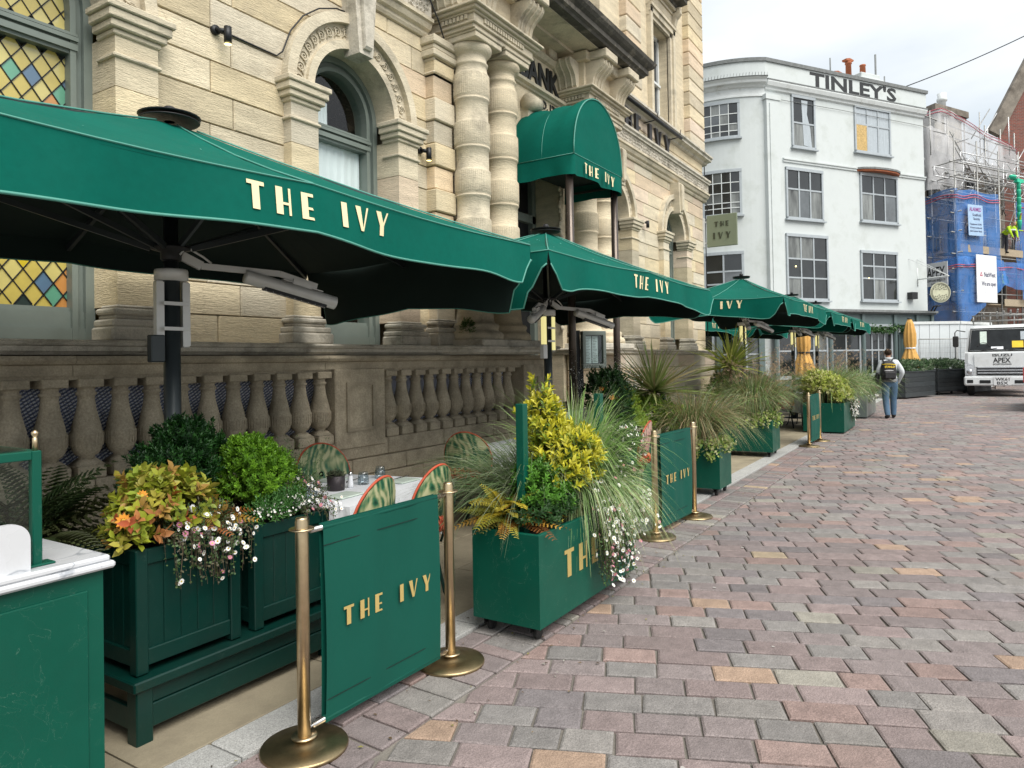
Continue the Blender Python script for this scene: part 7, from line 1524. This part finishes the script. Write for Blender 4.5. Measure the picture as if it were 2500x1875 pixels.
t.links.new(tcn.outputs['Object'], mpn.inputs[0]); t.links.new(mpn.outputs[0], br.inputs[0]); br.inputs['Scale'].default_value = 1; br.inputs['Brick Width'].default_value = .24; br.inputs['Row Height'].default_value = .085; br.inputs['Mortar Size'].default_value = .010; br.inputs['Color1'].default_value = (.22, .065, .045, 1); br.inputs['Color2'].default_value = (.13, .05, .04, 1); br.inputs['Mortar'].default_value = (.17, .13, .11, 1); t.links.new(br.outputs[0], b_.inputs['Base Color']); b_.inputs['Roughness'].default_value = .9
GB = Vector((48.4, -1.95, 0)); gx = R0.copy(); gy = (F0+R0*.74).normalized()
bg_ = thing('brick_building', 'dark red brick gable with a steep coped edge at the right of the photo', 'building', GB, atan2(gx.y, gx.x)); LOCAL[0] = True
gd_ = Vector((gy.dot(gx), gy.dot(Vector((-gx.y, gx.x, 0))), 0))*9
m_ = MB(); m_.prism([(0, 0), (11, 0), (11, 14.3), (5.5, 24.5), (0, 14.3)], (0, 0, 0), (1, 0, 0), (0, 0, 1), gd_); m_.build('wall', BRK, bg_); m_ = MB(); m_.bar((-.25, 0, 14.0), (5.55, 0, 24.7), .7, .32, (0, 1, 0)); m_.bar((11.2, 0, 14.0), (5.45, 0, 24.7), .7, .32, (0, 1, 0)); m_.build('gable_coping', STO, bg_)
LOCAL[0] = False
bh = thing('brick_chimney_block', 'old brick rooftop stack with tiled edge just right of the white building', 'chimney', SP(-2, 7, 12)); obox(1.4, 4.6, 6.4, 8, 12.5, 16.0, 'brickwork', STO, bh)
m_ = MB(); a, b = SP(1.3, 6.3, 15.9), SP(4.5, 6.3, 16.7); m_.bar(a, b, .5, .14)
for k in range(12): p = a+(b-a)*(k/11); m_.lathe([(.14, 0), (.12, .16), (0, .2)], tuple(p), 8)
m_.build('tile', TERRA, bh)
m_ = MB(); p = SP(-1.6, 6.0, 0)
m_.tube([SP(1.2, 5.5, 13), SP(1.2, 5.5, 18.2)], .05, 6); tag(m_.build('aerial_pole', LEAD), 'thin grey pole rising above the scaffold beside the white building', 'pole')
m_ = MB(); a, b = SP(.6, 5.5, 15.6), Vector((44.9, -5.6, 18.8)); m_.tube([a.lerp(b, k/12)-UP*.25*sin(pi*k/12) for k in range(13)], .025, 4); tag(m_.build('overhead_cable', DARKM), 'dark cable crossing the sky above the scaffold', 'cable')
# white site hoarding and mesh fence panel
hd = thing('site_cabin', 'plain white site cabin behind the mesh fence, left of the truck', 'cabin', (35.6, .6, 0)); c0 = Vector((34.95, 1.95, 0)); c1 = Vector((36.25, .12, 0)); c2 = c1+Vector((3.2, -1.2, 0)); back = Vector((2.0, 1.6, 0))
def wallq(a, b, z0, z1, th=.06):
    n_ = (b-a).cross(UP).normalized(); q = MB(); q.prism([(0, z0), ((b-a).length, z0), ((b-a).length, z1), (0, z1)], a, (b-a).normalized(), UP, n_*th); return q
WPAN = mat('white_hoarding_panel', (.62, .66, .68), .5, var=.04)
for a, b in ((c0, c1), (c1, c2)):
    n = 5
    for k in range(n): p, q = a.lerp(b, k/n), a.lerp(b, (k+1)/n); wallq(p+(b-a).normalized()*.01, q-(b-a).normalized()*.01, .1, 2.95).build('panel', WPAN, hd)
wallq(c0, c1, 2.93, 3.05, .1).build('top_rail', WTRIM, hd); wallq(c1, c2, 2.93, 3.05, .1).build('top_rail', WTRIM, hd)
fc = thing('mesh_fence', 'temporary wire mesh fence panel in front of the white cabin', 'fence', (34.6, 1.0, 0)); f0, f1 = Vector((34.45, 1.55, 0)), Vector((36.9, -1.15, 0)); m_ = MB(); 
for z in (.15, 2.28): m_.tube([f0+UP*z, f1+UP*z], .022, 6)
for q in (0, .5, 1): m_.tube([f0.lerp(f1, q)+UP*.1, f0.lerp(f1, q)+UP*2.3], .022, 6)
m_.build('frame', TUB, fc); m_ = MB()
for k in range(48): m_.tube([f0.lerp(f1, k/48)+UP*.15, f0.lerp(f1, k/48)+UP*2.28], .004, 3, cap=False)
for k in range(10): m_.tube([f0+UP*(.3+k*.2), f1+UP*(.3+k*.2)], .004, 3, cap=False)
m_.build('mesh', TUB, fc, kind='stuff')
# ================================================================== people
SKIN = (.42, .24, .17)
def person(name, lab, loc, rz, J, E, cols, hair=None, kid=()):
    """J: joint -> (x right, y forward, z up, radius, colour key); body grown as one skinned mesh"""
    t = thing('person', lab, 'person', loc, rz); keys = list(J); me = bpy.data.meshes.new('sk'); me.from_pydata([J[k][:3] for k in keys], [(keys.index(a), keys.index(b)) for a, b in E], [])
    ob_ = bpy.data.objects.new('sk', me); COL.objects.link(ob_); ob_.modifiers.new('s', 'SKIN'); 
    for i, k in enumerate(keys): 
        r = J[k][3]; sv = me.skin_vertices[0].data[i]; sv.radius = r if hasattr(r, '__len__') else (r, r); sv.use_root = (k == 'pelvis')
    ss = ob_.modifiers.new('u', 'SUBSURF'); ss.levels = ss.render_levels = 2
    dg = bpy.context.evaluated_depsgraph_get(); m2 = bpy.data.meshes.new_from_object(ob_.evaluated_get(dg)); bpy.data.objects.remove(ob_)
    P = np.array([J[k][:3] for k in keys]); C = [cols[J[k][4]] for k in keys]; co = np.zeros(len(m2.vertices)*3); m2.vertices.foreach_get('co', co); co = co.reshape(-1, 3)
    # colour each face by the nearest bone
    seg = [(P[keys.index(a)], P[keys.index(b)], cols[J[a][4]], cols[J[b][4]]) for a, b in E]; cl = np.ones((len(m2.polygons), 4), 'f'); fc_ = np.zeros(len(m2.polygons)*3); m2.polygons.foreach_get('center', fc_); fc_ = fc_.reshape(-1, 3)
    best = np.full(len(fc_), 1e9)
    for a, b, ca, cb in seg:
        d = b-a; t_ = np.clip(((fc_-a)@d)/(d@d), 0, 1); q = np.linalg.norm(fc_-(a+t_[:, None]*d), axis=1); w_ = q < best; best = np.where(w_, q, best)
        cl[w_, :3] = np.where((t_ > .5)[:, None], np.array(cb), np.array(ca))[w_]
    at = m2.attributes.new('tint', 'FLOAT_COLOR', 'FACE'); at.data.foreach_set('color', cl.ravel()); m2.materials.clear(); m2.materials.append(CLOTHES); m2.name = 'body'; m2.polygons.foreach_set('use_smooth', np.ones(len(m2.polygons), bool))
    LOCAL[0] = True; link(m2, 'body', t)
    if hair:
        c, r, col = hair; m_ = MB(); m_.blob(c, r, 2, col, .12, 9); m_.build('hair', CLOTHES, t)
    LOCAL[0] = False; return t
CLOTHES = mat('clothes_and_skin', (1, 1, 1), .85, var=.16, vscale=11, tint=True, bump=.5, bscale=24, spec=.2); TINTED.add('clothes_and_skin')
def skel(sh, hip, feet, knees, elb, hands, head, s=1., wc='j', sl='j', sit=False):
    J = {'pelvis': (*hip, (.155*s, .115*s), 'p'), 'waist': (hip[0]*.9+sh[0]*.1, hip[1]*.8+sh[1]*.2, hip[2]*.7+sh[2]*.3, (.165*s, .115*s), wc), 'chest': (sh[0], sh[1], sh[2]-.13, (.185*s, .125*s), wc), 'neckb': (sh[0], sh[1], sh[2]+.035, (.085*s, .075*s), wc), 'neck': (head[0]*.6+sh[0]*.4, head[1]*.5+sh[1]*.5, sh[2]+.10, .055, 'k'), 'jaw': (head[0], head[1]+.015, head[2]-.055, (.062, .075), 'k'), 'skull': (head[0], head[1], head[2]+.03, (.078, .092), 'k'), 'crown': (head[0], head[1]-.01, head[2]+.095, (.055, .065), 'k')}
    E = [('pelvis', 'waist'), ('waist', 'chest'), ('chest', 'neckb'), ('neckb', 'neck'), ('neck', 'jaw'), ('jaw', 'skull'), ('skull', 'crown')]
    for n_, sx, k, f, e, h in (('l', -1, knees[0], feet[0], elb[0], hands[0]), ('r', 1, knees[1], feet[1], elb[1], hands[1])):
        J['hip'+n_] = (hip[0]+sx*.10, hip[1], hip[2]-.07, .118*s, 'p'); J['kn'+n_] = (*k, .084*s, 'p'); J['cf'+n_] = tuple(k[i]*.55+f[i]*.45 for i in range(3))+(.078*s, 'p'); J['an'+n_] = (f[0], f[1], f[2]+.10, .068, 'p'); J['hl'+n_] = (f[0], f[1]-.02, f[2]+.045, .048, 'b'); J['to'+n_] = (f[0]+sx*.02, f[1]+.15, f[2]+.035, (.045, .034), 'b')
        J['sh'+n_] = (sh[0]+sx*.185*s, sh[1], sh[2]-.03, .080*s, sl); J['el'+n_] = (*e, .066*s, sl); J['wr'+n_] = (*h, .036, sl)
        d = Vector(h)-Vector(e); d.normalize(); p = Vector(h)+d*.06; J['pa'+n_] = (*p, (.036, .02), 'k')
        E += [('pelvis', 'hip'+n_), ('hip'+n_, 'kn'+n_), ('kn'+n_, 'cf'+n_), ('cf'+n_, 'an'+n_), ('an'+n_, 'hl'+n_), ('hl'+n_, 'to'+n_), ('chest', 'sh'+n_), ('sh'+n_, 'el'+n_), ('el'+n_, 'wr'+n_), ('wr'+n_, 'pa'+n_)]
        u = d.cross(Vector((0, 1, 0))).normalized() if abs(d.y) < .9 else Vector((1, 0, 0)); v = d.cross(u)
        for i, (o, L_) in enumerate(((-.027, .062), (-.009, .075), (.009, .072), (.026, .055))):
            q0 = p+v*o*.8+d*.02; q1 = p+v*o+d*(.02+L_*.55); q2 = p+v*o+d*(.02+L_)+u*.018
            J['f%d%sa' % (i, n_)] = (*q0, .011, 'k'); J['f%d%sb' % (i, n_)] = (*q1, .009, 'k'); J['f%d%sc' % (i, n_)] = (*q2, .007, 'k'); E += [('pa'+n_, 'f%d%sa' % (i, n_)), ('f%d%sa' % (i, n_), 'f%d%sb' % (i, n_)), ('f%d%sb' % (i, n_), 'f%d%sc' % (i, n_))]
        q0 = p-v*.035+d*.0; q1 = q0-v*.012+d*.035; J['t'+n_+'a'] = (*q0, .012, 'k'); J['t'+n_+'b'] = (*q1, .009, 'k'); E += [('pa'+n_, 't'+n_+'a'), ('t'+n_+'a', 't'+n_+'b')]
    return J, E
# man with a backpack walking away from us
J, E = skel((0, .02, 1.46), (0, 0, .95), ((-.10, -.16, 0), (.10, .10, 0)), ((-.105, -.02, .50), (.10, .08, .50)), ((-.27, -.03, 1.17), (.30, -.05, 1.18)), ((-.24, .12, .98), (.24, .10, .94)), (-.01, .05, 1.63))
mc_ = {'p': (.075, .13, .20), 'j': (.52, .55, .57), 'k': SKIN, 'b': (.03, .027, .025)}
MP, MR = (20.6, 1.60, 0), A0-pi/2+radians(-14)
man = person('man', 'man walking away in a pale grey fleece, blue jeans and dark boots', MP, MR, J, E, mc_, ((-.01, .035, 1.695), (.088, .10, .088), (.035, .022, .015)))
LOCAL[0] = True
m_ = MB()
for s_ in (-1, 1): m_.blob((-.01+s_*.083, .05, 1.645), (.012, .022, .032), 0, SKIN)
m_.build('ear', CLOTHES, man); m_ = MB(); m_.blob((-.01, .165, 1.63), (.014, .022, .022), 0, SKIN); m_.build('nose', CLOTHES, man)
m_ = MB()
for s_ in (-1, 1): m_.blob((-.01+s_*.032, .143, 1.655), (.012, .008, .007), 0, (.1, .08, .07))
m_.build('eyes', CLOTHES, man); m_ = MB(); m_.blob((-.01, .142, 1.592), (.024, .008, .006), 0, (.3, .12, .1)); m_.build('mouth', CLOTHES, man)
m_ = MB(); m_.lathe([(.085, 1.49), (.082, 1.56), (.088, 1.565), (.092, 1.49)], (-.0, .03, 0), 18, col=(.44, .46, .47)); m_.build('collar', CLOTHES, man)
m_ = MB(); m_.lathe([(.185, .93), (.192, .95), (.185, 1.02), (.17, 1.03)], (0, 0, 0), 22, col=(.20, .20, .20), sy=.78); m_.build('shirt_hem', CLOTHES, man)
LOCAL[0] = False
bp_ = thing('backpack', 'black backpack with a yellow stripe and STANLEY in yellow, worn over the left shoulder', 'backpack', MP, MR); LOCAL[0] = True
NYL = mat('black_nylon', (.012, .012, .014), .6, var=.3, bump=.4, bscale=25); YEL = mat('yellow_print', (.72, .50, .02), .5)
m_ = MB(); P = []; n = 24
for h, r, d_ in ((1.0, .12, .08), (1.02, .165, .12), (1.15, .18, .15), (1.30, .175, .14), (1.40, .15, .11), (1.47, .09, .06), (1.49, .02, .02)):
    for i in range(n): a = 2*pi*i/n; c, s = cos(a), sin(a); P.append((-.075+r*abs(c)**.6*(1 if c > 0 else -1), -.215+d_*abs(s)**.6*(1 if s > 0 else -1), h))
m_.add(P, [(j*n+i, j*n+(i+1) % n, (j+1)*n+(i+1) % n, (j+1)*n+i) for j in range(6) for i in range(n)], None, True); m_.build('bag', NYL, bp_)
m_ = MB(); m_.cbox(-.20, -.395, 1.03, .05, -.34, 1.20, .02); m_.build('front_pocket', NYL, bp_); m_ = MB(); m_.blob((-.10, -.365, 1.225), (.115, .02, .022), 1); m_.build('pocket_flap', mat('grey_flap', (.30, .30, .31), .7), bp_)
m_ = MB(); m_.tube([(-.235, -.30, 1.385), (-.16, -.345, 1.392), (-.075, -.355, 1.392), (.01, -.345, 1.385), (.085, -.30, 1.37)], .011, 6); m_.build('yellow_stripe', YEL, bp_); text('STANLEY', 'lettering', YEL, (-.195, -.374, 1.30), (1, 0, 0), (0, .08, 1), .05, bp_, ext=.003, fit=.25, bold=.04)
for x0, x1 in ((-.16, -.15), (.02, .10)): m_ = MB(); m_.tube([(x0, -.10, 1.46), (x1, -.02, 1.53), (x1, .10, 1.50), (x1+.02, .15, 1.35)], .018, 6); m_.build('strap', NYL, bp_)
m_ = MB(); m_.blob((-.30, -.05, 1.02), (.06, .07, .16), 1, amp=.3); m_.build('hanging_garment', NYL, bp_)
LOCAL[0] = False
# three scaffolders on the lifts
def worker(lab, base, face, J, E, top, leg, hat, extra=None):
    cols = {'p': leg, 'j': top, 's': top if extra is None else extra, 'k': SKIN, 'b': (.02, .018, .015)}; h = J['skull']; w_ = person('w', lab, base, face, J, E, cols); LOCAL[0] = True
    m_ = MB()
    if hat: m_.lathe([(.145, -.0), (.118, .01), (.115, .06), (.08, .11), (.0, .13)], (h[0], h[1], h[2]+.03), 16, col=hat); m_.build('hard_hat', CLOTHES, w_)
    m_ = MB(); c = J['chest']; m_.lathe([(.215, -.06), (.217, -.03), (.217, .0), (.213, .01)], (c[0], c[1], c[2]), 18, col=(.6, .62, .6), sy=.72); m_.build('reflective_band', CLOTHES, w_); LOCAL[0] = False; return w_
HV = (.42, .62, .03); fa = atan2(-dR.y, -dR.x)
wp = SP(4.4, .35, 4.06); J, E = skel((0, .10, 1.42), (0, 0, .95), ((-.10, 0, 0), (.10, -.1, 0)), ((-.10, .05, .5), (.10, .02, .5)), ((-.24, .20, 1.12), (.22, .15, 1.15)), ((-.1, .42, 1.18), (.14, .38, 1.08)), (0, .20, 1.60), sl='s')
worker('scaffolder in yellow vest and dark green sleeves on the lower lift', wp, atan2(dR.y, dR.x)-pi/2, J, E, HV, (.03, .03, .03), (.05, .05, .05), (.03, .10, .05))
wp = SP(5.1, .05, 6.75); J, E = skel((.0, .15, 1.35), (0, 0, .93), ((-.10, 0, 0), (.10, -.1, 0)), ((-.10, .05, .5), (.10, .02, .5)), ((-.25, .1, 1.08), (.36, .2, 1.38)), ((-.15, .42, 1.0), (.52, .22, 1.66)), (0, .24, 1.52))
worker('scaffolder in yellow clothes and white helmet beside the green chute, arm raised', wp, fa+pi/2-.9, J, E, HV, (.04, .04, .05), (.72, .72, .70))
wp = SP(4.05, -.05, 6.55); J, E = skel((.0, .42, 1.22), (0, 0, .93), ((-.10, 0, 0), (.10, -.1, 0)), ((-.10, .05, .5), (.10, .02, .5)), ((-.22, .50, .95), (.2, .55, .95)), ((-.16, .60, .70), (.14, .62, .70)), (0, .60, 1.34))
worker('bare-headed scaffolder in yellow bending over the upper lift edge, arm hanging down', wp, atan2(nR.y, nR.x)-pi/2-.3, J, E, HV, (.04, .04, .05), None)
# ================================================================== truck
TD = Vector((F0.x*26.5+R0.x*18.28, F0.y*26.5+R0.y*18.28, 0)); trz = atan2(F0.y, F0.x)-pi/2-radians(33.5)
tr = thing('truck', 'white flatbed lorry marked APEX SCAFFOLDING, parked facing the street before the scaffold', 'truck', TD, trz); LOCAL[0] = True
TW = mat('white_truck_paint', (.66, .68, .69), .28, var=.04, coat=.5, dirt=(.5, .5, .48, .55, .9)); CHR = mat('dull_chrome', (.45, .46, .48), .25, metal=.8); HW = 1.10
sec = [(0, .62, HW-.02), (-.02, .98, HW-.01), (.02, 1.50, HW-.02), (.10, 1.56, HW-.03), (.42, 2.30, HW-.16), (.50, 2.42, HW-.22), (.62, 2.47, HW-.28)]     # (y back, z, half width)
P = []
for (y, z, h) in sec: P += [(-h, y+.06, z), (-h+.10, y, z), (h-.10, y, z), (h, y+.06, z), (h, 1.7, z), (-h, 1.7, z)]
m_ = MB(); m_.add(P, [(k*6+i, k*6+(i+1) % 6, (k+1)*6+(i+1) % 6, (k+1)*6+i) for k in range(len(sec)-1) for i in range(6)]+[(0, 1, 2, 3, 4, 5)[::-1], tuple(6*(len(sec)-1)+i for i in range(6))]); cab = m_.build('cab', TW, tr)
m_ = MB(); m_.add([(-.93, .095, 1.60), (.93, .095, 1.60), (.86, .405, 2.30), (-.86, .405, 2.30)], [(0, 1, 2, 3)]); ws_ = m_.build('windscreen', mat('windscreen_glass', (.012, .014, .015), .08, var=.6, vscale=3, spec=.35), cab)
m_ = MB(); q = [(-.96, .075, 1.56), (.96, .075, 1.56), (.89, .40, 2.34), (-.89, .40, 2.34), (-.96, .075, 1.56)]; m_.tube(q, .022, 6); m_.build('seal', RUBBER, ws_)
def onws(x, t): return Vector((x, .095+(.405-.095)*t-.008, 1.60+.70*t))
for (x0, x1, t0, t1, mt, nm) in ((.30, .62, .10, .42, YEL, 'yellow_sheet'), (-.30, .05, .03, .16, CLOTH, 'paper'), (-.62, -.42, .30, .92, MENU, 'sticker'), (.55, .85, .48, .88, CURT, 'cab_rear_window')):
    m_ = MB(); m_.add([onws(x0, t0), onws(x1, t0), onws(x1, t1), onws(x0, t1)], [(0, 1, 2, 3)]); m_.build(nm, mt, ws_)
m_ = MB(); m_.lathe([(0, -.01), (.16, -.01)], (0, 0, 0), 3) if 0 else m_.tube([onws(-.52+.17*cos(a), .16+.20*sin(a)) for a in [pi*i/10 for i in range(11)]], .012, 5); m_.build('steering_wheel', RUBBER, ws_)
for x in (-.55, .25): m_ = MB(); m_.tube([(x-.12, .07, 1.555), (x+.02, .075, 1.59), (x+.42, .10, 1.66)], .012, 5); m_.build('wiper', RUBBER, cab)
m_ = MB(); m_.box(-.80, -.045, 1.02, .80, -.02, 1.47); m_.build('front_panel', TW, cab)
for z in (.82, .91, 1.0): m_ = MB(); m_.cbox(-.72, -.075, z-.028, .72, -.03, z+.02, .01); m_.build('grille_bar', CHR, cab)
m_ = MB(); m_.box(-.74, -.035, .74, .74, -.028, 1.03); m_.build('grille', DARKM, cab)
for s_ in (-1, 1):
    m_ = MB(); m_.prism([(0, 0), (.26, 0), (.26, .30), (.05, .42), (0, .44)], (-1.07 if s_ < 0 else 1.07, -.03, .76), (1 if s_ < 0 else -1, 0, 0), (0, 0, 1), (0, -.03, 0)); hl_ = m_.build('headlight', mat('headlight_glass', (.45, .47, .50), .08, coat=.8, var=.5, vscale=18), cab)
    m_ = MB(); m_.lathe([(.0, -.075), (.085, -.07), (.09, -.06)], (s_*-.95, 0, .86), 14, 'y'); m_.build('reflector', CHR, hl_)
    m_ = MB(); m_.cbox(s_*.94-.09, -.10, .47, s_*.94+.09, -.085, .58, .01); m_.cbox(s_*.50-.16, -.10, .46, s_*.50+.16, -.085, .57, .01); m_.build('fog_recess', DARKM, tr)
    m_ = MB(); m_.tube([(s_*1.05, .1, 2.25), (s_*1.30, .0, 2.30), (s_*1.36, -.05, 2.22), (s_*1.36, -.05, 1.30), (s_*1.05, .1, 1.25)], .018, 6); mr = m_.build('mirror_arm', RUBBER, tr); m_ = MB(); m_.cbox(s_*1.34-.09, -.12, 1.72, s_*1.34+.09, -.02, 2.10, .03); m_.build('mirror', RUBBER, mr)
    for y in (.75, 3.6, 3.98):
        m_ = MB(); m_.lathe([(0, -.11), (.30, -.11), (.36, -.08), (.37, 0), (.36, .08), (.30, .11), (0, .11)], (s_*.92, y, .37), 22, 'x'); wh = m_.build('wheel', RUBBER, tr); m_ = MB(); m_.lathe([(0, -.12), (.2, -.115), (.21, .115), (0, .12)], (s_*.92, y, .37), 16, 'x'); m_.build('hub', CHR, wh)
m_ = MB(); m_.cbox(-1.12, -.085, .38, 1.12, .15, .70, .04); m_.build('bumper', TW, tr)
m_ = MB(); m_.box(-.25, -.112, .40, .25, -.10, .68); pl_ = m_.build('number_plate', WS, tr); text('WK61', 'registration', BLACK, (-.20, -.114, .55), (1, 0, 0), (0, 0, 1), .10, pl_, ext=.001, fit=.40, bold=.03); text('BSX', 'registration', BLACK, (-.17, -.114, .42), (1, 0, 0), (0, 0, 1), .10, pl_, ext=.001, fit=.32, bold=.03)
text('ISUZU', 'badge', BLACK, (-.28, -.050, 1.375), (1, 0, 0), (0, 0, 1), .085, cab, ext=.003, fit=.56, bold=.03); text('APEX', 'lettering', BLACK, (-.25, -.050, 1.165), (1, 0, 0), (0, 0, 1), .165, cab, ext=.002, fit=.50, bold=.03); text('SCAFFOLDING', 'lettering', BLACK, (-.26, -.050, 1.085), (1, 0, 0), (0, 0, 1), .05, cab, ext=.002, fit=.52, bold=.02)
m_ = MB(); m_.cbox(-1.1, 1.85, .85, 1.1, 6.2, .98, .01); m_.box(-.45, .6, .45, .45, 6.0, .80); m_.build('flatbed', DARKM, tr)
m_ = MB()
for z in (2.62, 2.80):
    m_.tube([(-.85, .75, z), (1.3, .75, z)], .03, 6)
for x in (-.8, -.3, .4): m_.tube([(x, .75, 2.45), (x, .75, 2.8)], .025, 6)
for k in range(7): m_.tube([(-.5+k*.2, .5, 2.86+.02*k), (-.45+k*.22, 5.5, 2.9)], .03, 6)
m_.build('pipe_rack', TUB, tr)
LOCAL[0] = False
tr.scale = (1.08, 1.08, 1.10)
# part of a white car cut by the right edge of the photo
CDp = Vector((F0.x*19+R0.x*14.78, F0.y*19+R0.y*14.78, 0)); cr2 = thing('parked_car', 'white car of which only the tail light and bumper corner show at the right edge', 'car', CDp, atan2(F0.y, F0.x)-pi/2-radians(37)); LOCAL[0] = True
sec = [(0, .30, .84), (-.06, .55, .90), (-.03, .92, .90), (.12, 1.0, .86), (.38, 1.42, .70), (.75, 1.50, .66)]; P = []
for (y, z, h) in sec: P += [(-h, y+.10, z), (-h+.12, y, z), (h-.12, y, z), (h, y+.10, z), (h, 4.0-(z-.3)*.9, z), (-h, 4.0-(z-.3)*.9, z)]
m_ = MB(); m_.add(P, [(k*6+i, k*6+(i+1) % 6, (k+1)*6+(i+1) % 6, (k+1)*6+i) for k in range(len(sec)-1) for i in range(6)]+[(5, 4, 3, 2, 1, 0), tuple(6*(len(sec)-1)+i for i in range(6))]); bd = m_.build('body', TW, cr2)
m_ = MB(); m_.add([(-.68, .09, 1.03), (.68, .09, 1.03), (.58, .34, 1.40), (-.58, .34, 1.40)], [(0, 1, 2, 3)]); m_.build('rear_window', PANE, bd); m_ = MB(); m_.cbox(-.88, -.10, .30, .88, .1, .50, .04); m_.build('bumper', RUBBER, cr2)
for s_ in (-1, 1):
    m_ = MB(); m_.cbox(s_*.85-.06, -.075, .80, s_*.85+.055, .10, 1.22, .02); m_.build('tail_light', mat('red_lamp', (.55, .04, .03), .15, coat=.8), bd)
    for y in (.85, 3.3): m_ = MB(); m_.lathe([(0, -.10), (.26, -.10), (.31, -.07), (.31, .07), (.26, .10), (0, .10)], (s_*.80, y, .31), 20, 'x'); m_.build('wheel', RUBBER, cr2)
LOCAL[0] = False
